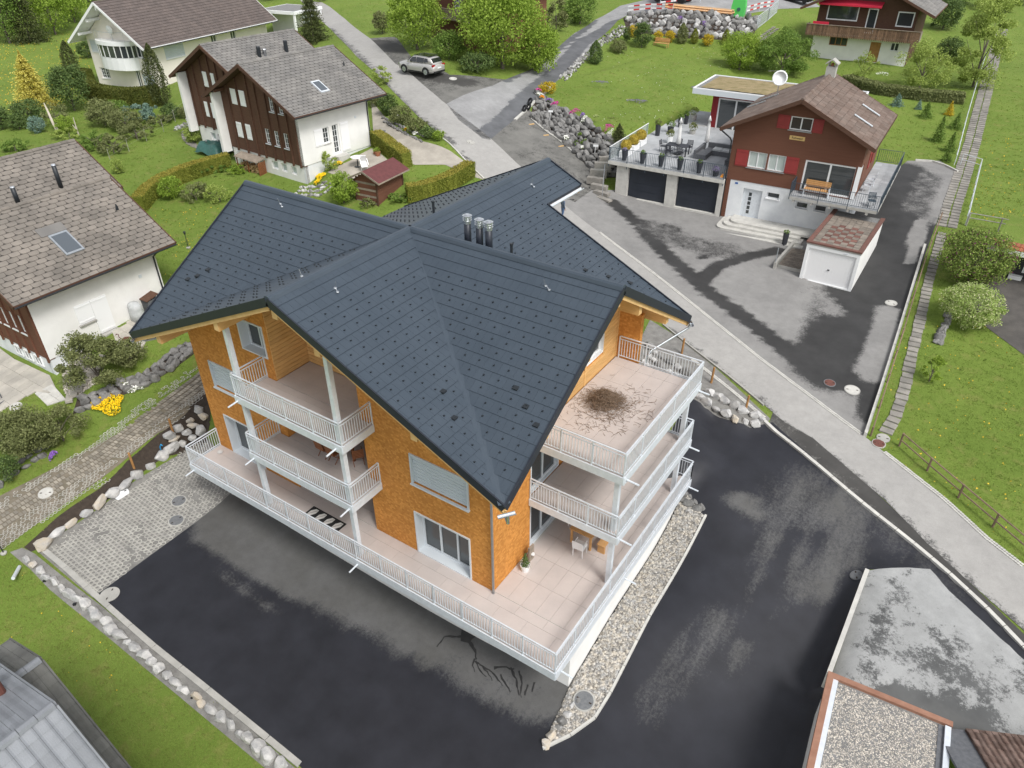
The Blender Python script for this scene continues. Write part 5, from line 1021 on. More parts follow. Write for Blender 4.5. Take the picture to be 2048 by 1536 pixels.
# --- gravel-roofed garage, bottom right
HR = thing('garage', 'flat garage with pebble roof and copper edging at the bottom right', 'garage', (18.52, -1.55, -2.9), R_(4.7))
MB().box(0, 3.6, -7, 0, 0, 2.5).build('wall', 'white_render', HR)
rr = MB().box(-.02, 3.65, -7, .0, 2.52, 2.60).build('roof', 'gravel_ground', HR)
for q in ((-.1, .10, -7.1, .12), (.10, 3.66, -.07, .12)): MB().box(*q, 2.5, 2.72).build('copper_edge', 'copper', rr)
MB().box(.102, .26, -7.1, -.072, 2.61, 2.66).build('inner_strip', 'galv', rr)
n = 9000; px, py = rng.uniform(.28, 3.28, n), rng.uniform(-4.2, -.13, n); r = rng.uniform(.014, .034, n); ang = rng.uniform(0, 6.28, n)
tv = np.array([(1, 0, 0), (0, 1, 0), (-1, 0, 0), (0, -1, 0), (0, 0, .8)]); V = np.zeros((n, 5, 3))
V[:, :, 0] = px[:, None]+r[:, None]*(tv[:, 0]*np.cos(ang)[:, None]-tv[:, 1]*np.sin(ang)[:, None]*.7); V[:, :, 1] = py[:, None]+r[:, None]*(tv[:, 0]*np.sin(ang)[:, None]+tv[:, 1]*np.cos(ang)[:, None]*.7); V[:, :, 2] = 2.606+r[:, None]*tv[:, 2]
Fp = np.array([(0, 1, 4), (1, 2, 4), (2, 3, 4), (3, 0, 4)]); F_ = (np.arange(n)[:, None, None]*5+Fp).reshape(-1, 3)
mk('pebble', (.58, .53, .46), (.36, .335, .30), .9, 9, isl=.45); mk('pebble_mix', (.27, .268, .262), (.40, .36, .30), .9, 6, isl=.55)
fast('pebbles', V.reshape(-1, 3), F_, 'pebble', rr, 'stuff')
MB().box(3.28, 3.45, -7, -.12, 2.605, 2.63).build('membrane', 'fabric_grey', rr); MB().box(3.452, 3.62, -7, -.12, 2.61, 2.72).build('metal_flashing', 'galv', rr)
HK = thing('house', 'house with old brown clay tile roof in the bottom right corner', 'house', (22.25, -1.25, -2.9), R_(26))
MB().box(.5, 6, -6, -.2, 0, 2.4).build('wall', 'white_render', HK); dk_ = [(.35, .05, 2.55), (7, .05, 2.55), (7, -5.0, 4.0), (.35, -5.0, 4.0)]; rk = MB().poly(dk_, (0, 0, -.12)).build('roof', 'clay_old', HK)
pl_ = Pool(); tiles(pl_, dk_, (0, 1, 0), .19, .30, 'clay_old', thick=.03, gap=.012, stag=0, wave=.016, lift=.02); pl_.flush(HK, rk, 'roof_tile', 'clay_old', 300, 'roof_tiles')
MB().poly([(-.55, .05, 2.5), (.34, .05, 2.5), (.34, -5, 3.95), (-.55, -5, 3.95)], (0, 0, -.1)).build('slate_border', 'fabric_grey', HK)
# --- black timber shed at the right edge
HS = thing('shed', 'black timber shed with orange tile roof at the right edge', 'shed', (19.5, 30.6, 1.3), R_(-6))
wall(HS, 'wall', (0, 0), 0, [(0, 0), (8, 0), (8, 2.55), (0, 2.55)], [(1.45, 2.6, 1.1, 2.1)], 'digger_dark', .2); wall(HS, 'wall', (-.004, 5), -HP, [(0, 0), (4.99, 0), (4.99, 2.55), (0, 2.55)], [], 'digger_dark', .2); window(HS, (0, 0), 0, 1.45, 2.6, 1.1, 2.1, .03, nx=2, fw=.09)
rk = MB().poly([(-.6, -.9, 2.62), (8, -.9, 2.62), (8, -.25, 2.86), (-.6, -.25, 2.86)], (0, 0, -.1)).build('roof', 'joint_dark', HS); pl_ = Pool(); tiles(pl_, [(-.6, -.25, 2.87), (8, -.25, 2.87), (8, -.9, 2.63), (-.6, -.9, 2.63)], (0, -1, 0), .24, .34, 'orange_tile', thick=.03, wave=.015, stag=0, lift=.01); pl_.flush(HS, rk, 'roof_tile', 'orange_tile', 120, 'roof_tiles'); MB().box(-.5, 8, -.2, 5, 2.56, 2.72).build('grass_roof', 'lawn', rk)
MB().bar((-.62, -.93, 2.5), (8, -.93, 2.5), .05, .26).build('fascia', 'white_paint', HS); MB().box(.9, 1.6, -.35, -.05, 0, .95).build('white_cabinet', 'white_paint', HS); MB().box(-.05, .05, -.05, .05, 0, 1.4).build('door_post', 'white_paint', HS)
# ---------------------------------------------------------------- stones, kerbs, paving
ROCK = {}
def rock_mesh(mat, k):
    if (mat, k) not in ROCK:
        r = random.Random(k*17+5); bm = bmesh.new(); bmesh.ops.create_icosphere(bm, subdivisions=2, radius=.55)
        cuts = [(Vector((r.gauss(0, 1), r.gauss(0, 1), r.gauss(0, .8))).normalized(), r.uniform(.26, .42)) for i in range(16)]
        for v in bm.verts:
            for n_, d_ in cuts:
                e_ = v.co.dot(n_)-d_
                if e_ > 0: v.co -= n_*e_
            v.co *= 1+r.uniform(-.02, .02)
        me = bpy.data.meshes.new('stone'); bm.to_mesh(me); bm.free(); me.materials.append(M[mat]); ROCK[(mat, k)] = me
    return ROCK[(mat, k)]
def stone(parent, p, s, mats, rz=None, flat=1.0):
    mat = random.choice(mats); me = rock_mesh(mat, random.randrange(8))
    mw = Matrix.Translation(tuple(map(float, p)))@Matrix.Rotation(random.uniform(-.35, .35), 4, 'X')@Matrix.Rotation(rz if rz is not None else random.uniform(0, 6.28), 4, 'Z')@Matrix.Diagonal((s[0], s[1], s[2], 1))
    return ob('stone', me, parent, mw=mw)
def resamp(pts, n):
    pts = np.array(pts, float); d = np.concatenate([[0], np.cumsum(np.linalg.norm(np.diff(pts[:, :2], axis=0), axis=1))]); t = np.linspace(0, d[-1], n)
    return np.stack([np.interp(t, d, pts[:, k]) for k in range(pts.shape[1])], 1), d[-1]
def rockwall(name, label, basel, topl, rows, size, mats, group=None, var=.25, aspect=1.25, sink=.1, world=False, jit=.06):
    B = np.array([G(*q) for q in basel]) if not world else np.array(basel); L = resamp(B, 2)[1]
    T = np.array([G(*q) for q in topl]) if topl is not None else B
    o = thing(name, label, 'stone wall', B.mean(0), 0, group); c = np.array(o.location)
    for k in range(rows):
        n = max(2, int(L/(size*aspect*.74))); b, _ = resamp(B, n*2+1); t, _ = resamp(T, n*2+1)
        for i in range(n):
            j = min(2*n, 2*i+1+(k % 2)); f = k/max(1, rows-1) if rows > 1 else 0; p = b[j]*(1-f)+t[j]*f
            dr = b[min(2*n, j+1)]-b[max(0, j-1)]; rz = math.atan2(dr[1], dr[0]); s = size*random.uniform(1-var, 1+var)
            stone(o, p-c+np.array([random.uniform(-jit, jit), random.uniform(-jit, jit), s*.42-sink]), (s*aspect*random.uniform(.95, 1.25), s*.95, s*random.uniform(.85, 1.1)), mats, rz+random.uniform(-.25, .25))
    return o
LS = ['limestone', 'limestone', 'limestone', 'limestone_tan']
rockwall('boulder_row', 'row of pale limestone boulders between soil strip and grid pavers', [(74,1104),(150,1043),(250,973),(330,915),(360,893)], [(70,1096),(146,1036),(246,966),(326,905),(356,885)], 1, .56, LS, aspect=1.6)
rockwall('boulder_wall', 'stacked pale boulders against the left end of the new house', [(335,905),(370,885),(412,858)], [(330,880),(370,850),(408,815)], 3, .5, LS)
rockwall('boulder_row', 'long row of limestone boulders edging the black asphalt yard', [(48,1112),(100,1158),(180,1222),(300,1322),(420,1421),(572,1540)], None, 1, .50, LS, aspect=1.35, var=.3)
rockwall('boulder_wall', 'pale boulders beside the road below the right balcony', [(1392,790),(1430,818),(1475,842),(1520,852)], [(1400,778),(1440,800),(1480,822),(1525,842)], 2, .5, LS)
rockwall('boulder_wall', 'grey and white boulders under the top floor balcony corner', [(1270,720),(1310,748),(1360,775)], [(1290,690),(1330,720),(1380,755)], 3, .5, ['limestone', 'garden_rock'])
GRW = rockwall('rock_wall', 'grey garden rock wall with flowers below the raised lawn', [(1062,232),(1090,258),(1120,278),(1150,305),(1180,335),(1205,352),(1232,352)], [(1072,188),(1110,213),(1160,243),(1200,266),(1225,288),(1238,300),(1242,330)], 7, .66, ['garden_rock'], aspect=1.2, var=.35)
rockwall('rock_wall', 'blocky pale rock wall below the construction site at the top', [(1262,62),(1300,64),(1340,71),(1400,74),(1440,76),(1470,73),(1505,64)], [(1248,38),(1290,30),(1350,28),(1420,33),(1460,36),(1490,38),(1518,38)], 6, .78, ['limestone', 'garden_rock', 'garden_rock'], aspect=1.25, var=.3)
rockwall('rubble_slope', 'strip of pale rubble along the lane above the lawn', [(1128,160),(1165,124),(1208,88),(1252,62)], [(1122,156),(1160,118),(1202,80),(1246,50)], 4, .26, ['limestone', 'garden_rock'], var=.5, jit=.3)
rockwall('rock_wall', 'dark garden rocks below the pine beside the paved track', [(150,826),(190,812),(235,790),(285,775),(335,742),(385,705)], [(160,800),(200,788),(240,770),(280,755),(330,720),(380,685)], 3, .5, ['garden_rock'])
rockwall('rock_edging', 'low rock edging of the flower bed at the left margin', [(-5,975),(30,948),(65,925),(95,908)], [(0,955),(30,932),(65,910),(92,895)], 2, .42, ['garden_rock'])
rockwall('rock_edging', 'pale stones at the tip of the pebble bed', [(1085,1494),(1115,1460),(1140,1425),(1160,1390)], None, 1, .42, ['limestone', 'limestone_tan', 'garden_rock'], aspect=1.0)
rockwall('rock_edging', 'boulders at the upper end of the pebble bed', [(1340,990),(1370,1003),(1402,1026)], [(1350,985),(1375,995),(1400,1015)], 2, .4, ['garden_rock'])
rockwall('rubble_bank', 'pale rubble bank at the foot of the white chalet corner', [(590,390),(640,392),(665,375)], [(600,375),(635,375),(655,362)], 3, .3, ['limestone', 'garden_rock'])
rockwall('rock_edging', 'stones holding the bank beside the gravel drive', [(770,245),(810,268),(845,285)], [(765,235),(810,258),(850,275)], 2, .32, ['garden_rock'])
rockwall('rock_edging', 'pale scree under the wire fence of the upper lawn', [(345,262),(385,252),(372,240)], [(350,255),(380,245),(375,235)], 3, .28, ['garden_rock', 'limestone'])
rockwall('rock_edging', 'rocks of the small wall left of the shrub beside the sunken courtyard', [(1868,690),(1885,655),(1895,630)], [(1875,690),(1892,655),(1900,630)], 3, .4, ['garden_rock'])
def kerb(name, pts, w, h, mat, piece=1.0, off=0.0, gapc=.012, world=False):
    B = [G(*q) for q in pts] if not world else [np.array((x, y, gz(x, y))) for x, y in pts]; L = resamp(B, 2)[1]; n = max(1, int(L/piece)); W_, _ = resamp(B, n+1)
    o = thing_s(name); 
    for i in range(n):
        p, q = W_[i].copy(), W_[i+1].copy(); p[2] = gz(*p[:2]); q[2] = gz(*q[:2]); d = unit(q-p); MB().bar(p+d*gapc+(0, 0, h/2-.06+off), q-d*gapc+(0, 0, h/2-.06+off), w, h+.12).build('kerbstone', mat, o)
    return o
def thing_s(name):
    o = bpy.data.objects.new(name, None); COL.objects.link(o); o['kind'] = 'structure'; return o
kerb('kerb', [(1412,1031),(1300,1232),(1198,1430),(1155,1465),(1085,1499)], .09, .12, 'concrete_light')
kerb('kerb', [(1528,843),(1630,928),(1713,999),(1832,1093),(1958,1204),(2048,1297),(2500,1725)], .17, .10, 'concrete_light', .8)
kerb('kerb', [(1729,874),(1762,775),(1795,670),(1830,555),(1848,495)], .14, .28, 'concrete_light', 1.5)
kerb('kerb', [(1325,650),(1385,698),(1455,752),(1527,812)], .08, .10, 'concrete', 1.2)
kerb('kerb', [(1063,238),(1090,262),(1120,282),(1150,308)], .25, .12, 'concrete', 1.2)
kerb('kerb', [(885,277),(935,326),(968,358)], .1, .08, 'concrete_light', 1.0)
kerb('kerb', [(1105,170),(1060,214),(1030,240)], .25, .08, 'concrete_light', 1.5)
kerb('kerb', [(1915,345),(1875,325),(1830,322)], .12, .15, 'concrete_light', 1.2)
kerb('kerb', [(85,1098),(130,1135),(190,1190),(300,1287),(420,1383),(600,1530)], .22, .05, 'concrete', 1.5)
# wall between the yard and the concrete pad
A, B = np.array(P(1735, 1138, -.85)), np.array(P(1659, 1345, -1.0)); bw = tag(MB().poly([A-(.08, 0, .9), A+(.08, 0, -.9), A+(.08, 0, 0), A-(.08, 0, 0)], B-A).build('retaining_wall', 'concrete_light'), 'low pale concrete wall along the edge of the raised concrete pad', 'wall')
B2 = A+(B-A)*.55; rl = MB(); rl.bar(B2+(-.02, 0, .55), B+(-.02, 0, .55), .03); rl.bar(B2+(-.02, 0, .3), B+(-.02, 0, .3), .02)
for f in np.linspace(0, 1, 4): c = B2+(B-B2)*f; rl.bar(c, c+(0, 0, .55), .03)
# setts along the road
def setts(name, pts, w, mat, row=2, s=.11):
    B = [G(*q) for q in pts]; L = resamp(B, 2)[1]; n = int(L/s); W_, _ = resamp(B, n+1); mb = MB()
    for i in range(n):
        d = W_[i+1]-W_[i]; rz = math.atan2(d[1], d[0]); e = np.array([-math.sin(rz), math.cos(rz), 0])
        for k in range(row):
            c = W_[i]+e*(k-(row-1)/2)*s; mb.cbox((c[0], c[1], gz(c[0], c[1])+.035+random.uniform(-.006, .006)), (s*.86, s*.86, .03), rz+random.uniform(-.1, .1))
    return mb.build(name, mat, kind='structure')
setts('sett_edge', [(1200,466),(1307,547),(1415,633),(1522,719),(1622,794),(1694,848),(1724,870)], .2, 'concrete_light')
setts('sett_edge', [(1770,906),(1888,999),(1972,1076),(2048,1135)], .2, 'concrete_light')
setts('sett_edge', [(1385,720),(1455,775),(1530,838)], .2, 'concrete_light')
# honeycomb pavers
def lattice(name, poly, c, mat, ang=0.0, off=.03, keep=lambda x, y: True, parent=None):
    a = np.array(poly); mb = MB(); ca, sa = math.cos(ang), math.sin(ang); cx, cy = a.mean(0); R = np.abs(a-(cx, cy)).max()*1.5; n = int(R/c)+1
    for i in range(-n, n):
        for j in range(-n, n):
            x, y = (i+.5*(j % 2))*c, j*c*.866; X, Y = cx+ca*x-sa*y, cy+sa*x+ca*y
            if not (a[:, 0].min() < X < a[:, 0].max() and a[:, 1].min() < Y < a[:, 1].max()): continue
            if not bool(inside(np.array([X]), np.array([Y]), poly)[0]) or not keep(X, Y): continue
            z = gz(X, Y)+off+random.uniform(-.004, .004); k = len(mb.v)
            for r in (c*.545, c*.40):
                for q in range(6): t = ang+math.pi/6+q*math.pi/3; mb.v.append((X+r*math.cos(t), Y+r*math.sin(t), z if r > c*.5 else z))
            for q in range(6): t = ang+math.pi/6+q*math.pi/3; mb.v.append((X+c*.40*math.cos(t), Y+c*.40*math.sin(t), z-.035))
            for q in range(6): q2 = (q+1) % 6; mb.f.append((k+q, k+q2, k+6+q2, k+6+q)); mb.f.append((k+6+q, k+6+q2, k+12+q2, k+12+q))
    o = mb.build(name, mat, kind='stuff'); return o
bed = [(-7.0, -5.2)]+G2([(458,986),(188,1192),(86,1105),(255,982),(400,872)])+[(-8.2, -5.0)]
nz = lambda x, y: math.sin(x*1.3+y*.7)+math.sin(x*.6-y*1.9+1)+math.sin(x*2.9+y*2.3)
tag(lattice('grid_pavers', bed, .21, 'paver_lattice', 0, .030, lambda x, y: random.random() < .93-.10*nz(x, y)), 'pale honeycomb grid pavers of the parking area', 'paving')
trk_c = [G(*q) for q in [(-30,1060),(60,1003),(130,958),(200,915),(260,868),(330,815),(420,745)]]
TC, TL = resamp(trk_c, 60)
def strip(o0, o1, s0=0.0, s1=1.0):
    L, Rr = [], []
    for i in range(int(59*s0), int(59*s1)+1):
        d = TC[min(i+1, 59)]-TC[max(i-1, 0)]; e = unit(np.array([d[1], -d[0], 0])); L.append(tuple((TC[i]+e*o0)[:2])); Rr.append(tuple((TC[i]+e*o1)[:2]))
    return L+Rr[::-1]
tang = math.atan2(*(TC[40]-TC[10])[[1, 0]])
tag(lattice('grid_pavers', strip(.55, 1.05), .2, 'paver_lattice', tang, .028, lambda x, y: random.random() < .9), 'honeycomb wheel strip of the track nearest the boulders', 'paving')
tag(lattice('grid_pavers', strip(-1.05, -.6), .2, 'paver_lattice', tang, .028, lambda x, y: random.random() < .8), 'honeycomb wheel strip of the track on the garden side', 'paving')
tag(lattice('grid_pavers', strip(1.05, 1.5, 0, .42), .2, 'paver_lattice', tang, .03, lambda x, y: random.random() < .97), 'broad new honeycomb edge at the lower end of the track', 'paving')
mb = MB(); TB, _ = resamp(TC, int(TL/.17))
for i in range(len(TB)-1):
    d = TB[i+1]-TB[i]; rz = math.atan2(d[1], d[0]); e = np.array([-math.sin(rz), math.cos(rz), 0])
    for k in range(4):
        c = TB[i]+e*(-.42+k*.27); c = c+d*.5*(k % 2)
        if random.random() < .95: mb.cbox((c[0], c[1], gz(c[0], c[1])+.028+random.uniform(-.008, .004)), (.14, .24, .03), rz+random.uniform(-.07, .07))
tag(mb.build('brick_paving', 'old_brick_paver', kind='stuff'), 'dark brick paving in the middle of the track', 'paving')
# pebble bed beside the terrace
PB = [(10.8, 4.6), (10.8, -5.4)]+G2([(1088,1493),(1152,1461),(1194,1427),(1298,1230),(1406,1032),(1380,1002)])
sheet('pebble_ground', PB, 'gravel_ground', .035)
def pebbles(name, poly, n, r0, r1, mat, off=.04):
    a = np.array(poly); X, Y = rng.uniform(a[:, 0].min(), a[:, 0].max(), n), rng.uniform(a[:, 1].min(), a[:, 1].max(), n); k = inside(X, Y, poly); X, Y = X[k], Y[k]; n = len(X)
    Z = gzv(X, Y)+off; r = rng.uniform(r0, r1, n); th = rng.uniform(0, 6.28, n); asp = rng.uniform(.6, .95, n)
    tv = [(math.cos(q), math.sin(q)) for q in np.linspace(0, 2*math.pi, 6)[:-1]]; V = np.zeros((n, 11, 3))
    for i, (cx, cy) in enumerate(tv):
        for j, (s, h) in enumerate(((1.0, .0), (.72, .62))):
            lx, ly = r*s*cx, r*s*cy*asp; V[:, j*5+i, 0] = X+lx*np.cos(th)-ly*np.sin(th); V[:, j*5+i, 1] = Y+lx*np.sin(th)+ly*np.cos(th); V[:, j*5+i, 2] = Z+h*r*rng.uniform(.7, 1.2, n)
    V[:, 10] = np.stack([X, Y, Z+.75*r], 1); F = []
    for i in range(5): i2 = (i+1) % 5; F += [(i, i2, 5+i2), (i, 5+i2, 5+i), (5+i, 5+i2, 10)]
    return fast(name, V.reshape(-1, 3), (np.arange(n)[:, None, None]*11+np.array(F)).reshape(-1, 3), mat, None, 'stuff')
tag(pebbles('pebble_bed', PB, 14000, .035, .09, 'pebble_mix'), 'bed of grey and tan pebbles beside the terrace', 'pebbles')
tag(pebbles('gravel_slope', G2([(125,750),(165,690),(185,715),(205,760),(160,790),(130,790)]), 5000, .03, .06, 'pebble'), 'grey gravel slope below the white wall of the left chalet', 'gravel')
# dark water trails running out from under the terrace
def trail(pts, w):
    B = [G(*q) for q in pts]; W_, L = resamp(B, max(4, int(resamp(B, 2)[1]/.12))); n = len(W_); V = []; F = []
    for i in range(n):
        d = W_[min(i+1, n-1)]-W_[max(i-1, 0)]; e = unit(np.array([-d[1], d[0], 0])); q = w*(1-.7*i/n)*random.uniform(.4, 1.2)*.5; c = W_[i]+e*random.uniform(-.03, .03)
        for s in (-1, 1): p = c+e*q*s; V.append((p[0], p[1], gz(p[0], p[1])+.026))
    MB().add(V, [(2*i, 2*i+1, 2*i+3, 2*i+2) for i in range(n-1)]).build('water_trail', 'wet_trail', kind='structure')
mk('wet_trail', (.024, .024, .025), (.034, .033, .033), .45, 4)
for p, w in (([(945,1268),(925,1275),(890,1272),(875,1295)], .16), ([(940,1262),(930,1285)], .7), ([(940,1285),(950,1305),(952,1320)], .16), ([(950,1318),(945,1330),(948,1345)], .1), ([(952,1322),(962,1345),(972,1355)], .1), ([(955,1325),(975,1345),(985,1362)], .1), ([(960,1330),(990,1350),(1005,1372)], .1), ([(988,1336),(1010,1334),(1028,1340)], .14), ([(1020,1336),(1032,1360),(1038,1392)], .12), ([(1038,1342),(1044,1370),(1042,1396)], .1), ([(1000,1350),(1015,1372),(1022,1385)], .09), ([(1056,1370),(1050,1392)], .1), ([(1068,1365),(1064,1385)], .08)): trail(p, w)
# slab paths and patio of the left chalet
def slabfield(root, poly, tx, ty, ang, mat, th=.03, name='paving_slab', jit=.01, off=.02):
    a = np.array(poly); ca, sa = math.cos(ang), math.sin(ang); loc = [((x*ca+y*sa), (-x*sa+y*ca)) for x, y in poly]; b = np.array(loc)
    if area(loc) < 0: loc = loc[::-1]
    y = b[:, 1].min()
    while y < b[:, 1].max():
        x = b[:, 0].min()
        while x < b[:, 0].max():
            c = clip(loc, [(x, y), (x+tx-.012, y), (x+tx-.012, y+ty-.012), (x, y+ty-.012)])
            if len(c) > 2 and abs(area(c)) > .15*tx*ty:
                if area(c) < 0: c = c[::-1]
                w = [(p*ca-q*sa, p*sa+q*ca) for p, q in c]; mx, my = np.mean([q[0] for q in w]), np.mean([q[1] for q in w]); dz = random.uniform(0, jit)
                MB().poly([(p, q, gz(p, q)+off-.02) for p, q in w], (0, 0, th+.02+dz)).build(name, mat, root)
            x += tx
        y += ty
pt = thing_s('patio'); slabfield(pt, G2([(-10,690),(30,720),(100,752),(118,790),(70,785),(-10,830)]), .8, .5, R_(91), 'patio_slab')
slabfield(pt, G2([(105,770),(132,800),(95,812),(70,788)]), .5, .5, R_(91), 'concrete_light'); slabfield(pt, G2([(225,665),(262,640),(300,668),(285,700),(240,705)]), .6, .6, R_(91), 'patio_slab')
sp = thing('garden_steps', 'flight of flat stone steps climbing past the left chalet gravel', 'steps', G(150, 775))
c0 = np.array(sp.location); a, b = G(140, 795), G(205, 718)
for k in range(8): p = a+(b-a)*k/7; MB().cbox(p-c0+(0, 0, .03), (.95, .34, .14), R_(-35)).build('step', 'patio_slab', sp)
gp = thing_s('garden_path')
def slabpath(pts, w, L, mat, cols=1, jit=.06):
    B = [G(*q) for q in pts]; D = resamp(B, 2)[1]; n = int(D/L); W_, _ = resamp(B, n+1)
    for i in range(n):
        d = W_[i+1]-W_[i]; rz = math.atan2(d[1], d[0]); e = np.array([-math.sin(rz), math.cos(rz), 0])
        for k in range(cols):
            c = (W_[i]+W_[i+1])/2+e*((k-(cols-1)/2)*w/cols); MB().cbox((c[0], c[1], gz(c[0], c[1])+.02), (L-random.uniform(.02, .07), w/cols*random.uniform(.86, 1.0)-.03, .07), rz+random.uniform(-jit, jit)*1.6).build('path_slab', mat, gp)
    NOGRASS.append([tuple((W_[i]+np.array([-(W_[min(i+1, n)]-W_[max(i-1, 0)])[1], (W_[min(i+1, n)]-W_[max(i-1, 0)])[0], 0])/np.linalg.norm((W_[min(i+1, n)]-W_[max(i-1, 0)])[:2])*s*w/2)[:2]) for s, rngi in ((1, range(n+1)), (-1, range(n, -1, -1))) for i in rngi])
slabpath([(1770,868),(1790,835),(1802,800),(1812,765),(1820,725),(1828,690),(1838,650),(1848,605),(1858,560),(1872,510),(1885,465)], .62, .48, 'garden_slab')
slabpath([(1893,455),(1905,410),(1925,350),(1945,285),(1960,225),(1978,155),(1995,90),(2005,58)], 1.3, .5, 'garden_slab', 2, .03)
slabpath([(410,300),(385,290),(370,275),(372,262)], .7, .6, 'garden_slab', 1, .2); slabpath([(1552,55),(1500,95),(1480,115)], .9, .6, 'garden_slab', 2)
# curved stone steps beside the garages
cs = thing('stone_steps', 'curved flagstone steps between the rock wall and the garages', 'steps', G(1195, 385)); c0 = np.array(cs.location)
for k, (u, v) in enumerate(((1208,400),(1203,392),(1198,383),(1190,373),(1196,362),(1204,352),(1212,345))):
    p = G(u, v); MB().cbox(p-c0+(0, 0, .08+.13*k), (1.3, .42, .14+.12*k), R_(-15+k*9)).build('step', 'garden_slab', cs)
MB().tube([np.array(G(1204, 398))-c0, np.array(G(1204, 398))-c0+(0, 0, 1.1), np.array(G(1207, 372))-c0+(0, 0, 1.7)], .03, 6).build('handrail', 'steel', cs)
# ---------------------------------------------------------------- fences, posts
def fence(name, label, pts, h, rails, mat, post=1.6, pr=.05, rr=.035, cat='fence', round_=True, group=None):
    B = np.array([G(*q) for q in pts]); L = resamp(B, 2)[1]; n = max(1, round(L/post)); W_, _ = resamp(B, n+1); o = thing(name, label, cat, W_[0], 0, group); c = np.array(o.location)
    for p in W_: p[2] = gz(*p[:2])
    for p in W_: MB().tube([p-c-(0, 0, .15), p-c+(0, 0, h)], pr, 6).build('post', mat, o)
    for z in rails:
        for i in range(n): MB().tube([W_[i]-c+(0, 0, z), W_[i+1]-c+(0, 0, z)], rr, 5).build('rail', mat, o)
    return o
fence('rail_fence', 'two-rail brown wooden fence along the lower right lawn', [(1798,892),(1871,957),(1954,1028),(2060,1118)], .75, (.35, .72), 'fence_wood')
fence('rail_fence', 'low weathered rail along the drive wall', [(1741,872),(1768,785),(1798,690),(1825,600),(1850,520),(1880,440)], .55, (.5,), 'fence_wood', 2.2)
fence('rail_fence', 'grey two-rail fence behind the lilac bush', [(1932,452),(1990,462),(2060,478)], .95, (.6, .92), 'fence_grey', 2.0)
fence('metal_railing', 'galvanised pipe railing with gate beside the slab path', [(1930,450),(1946,385),(1957,340),(1920,330)], .9, (.45, .88), 'galv', 1.6, .03, .025, 'railing')
fence('metal_railing', 'long white pipe handrail climbing along the slab path', [(1908,330),(1930,245),(1949,180),(1968,120)], .8, (.78,), 'galv', 2.5, .03, .03, 'railing')
fence('wire_fence', 'thin wire fence with steel posts above the mown lawn', [(222,325),(255,305),(290,285),(330,262),(372,225)], 1.1, (.5, 1.0), 'fence_grey', 2.5, .022, .004)
for k, (u, v, lab) in enumerate(((1363, 708, 'wooden marker post nearest the top balcony corner'), (1422, 766, 'middle wooden marker post along the road edge'), (1490, 823, 'wooden marker post at the driveway entrance'), (347, 868, 'wooden marker post above the boulders near the house'), (268, 936, 'wooden marker post above the boulders lower down'))):
    p = G(u, v); tag(MB().tube([(0, 0, -.2), (.03, 0, .95), (.03, 0, .97)], [.06, .055, .045], 8).build('marker_post', 'timber_post'), lab, 'post', 'wooden marker posts').location = p
# construction fencing and barriers
def barrier(label, pts, h):
    B = np.array([G(*q) for q in pts]); W_, L = resamp(B, 9); o = thing('barrier_board', label, 'barrier', W_[0], 0, 'red and white barriers'); c = np.array(o.location)
    for z in (h, h-.45):
        for i in range(8): MB().bar(W_[i]-c+(0, 0, z), W_[i+1]-c+(0, 0, z), .03, .16).build('board_segment', 'safety_red' if i % 2 else 'white_paint', o)
    for i in (0, 4, 8): MB().bar(W_[i]-c, W_[i]-c+(0, 0, h+.05), .05).build('post', 'galv', o)
barrier('red and white barrier left of the pipe stack', [(1255,30),(1300,26),(1345,27)], 1.0); barrier('short red and white barrier right of the green container', [(1492,30),(1520,22),(1545,18)], .9); barrier('red and white barrier in front of the digger', [(1320,14),(1360,10),(1400,6)], 1.0)
fn = thing('site_fence', 'leaning grey mesh fence panels at the end of the rock wall', 'fence', G(1512, 60)); c0 = np.array(fn.location); pts = [G(1512, 60), G(1535, 42), G(1553, 26)]
for i in range(2):
    a, b = pts[i]-c0, pts[i+1]-c0; fo = MB().bar(a+(0, 0, 1.5), b+(0, 0, 1.5), .05); [fo.bar(q, q+(0, 0, 1.5), .05) for q in (a, b)]; fo.bar(a+(0, 0, .1), b+(0, 0, .1), .05); f_ = fo.build('panel_frame', 'galv', fn); ms = MB()
    for k in range(1, 24): q = a+(b-a)*k/24; ms.bar(q+(0, 0, .1), q+(0, 0, 1.5), .022)
    for k in range(1, 6): ms.bar(a+(0, 0, k*.25), b+(0, 0, k*.25), .02)
    ms.build('mesh', 'galv', f_)
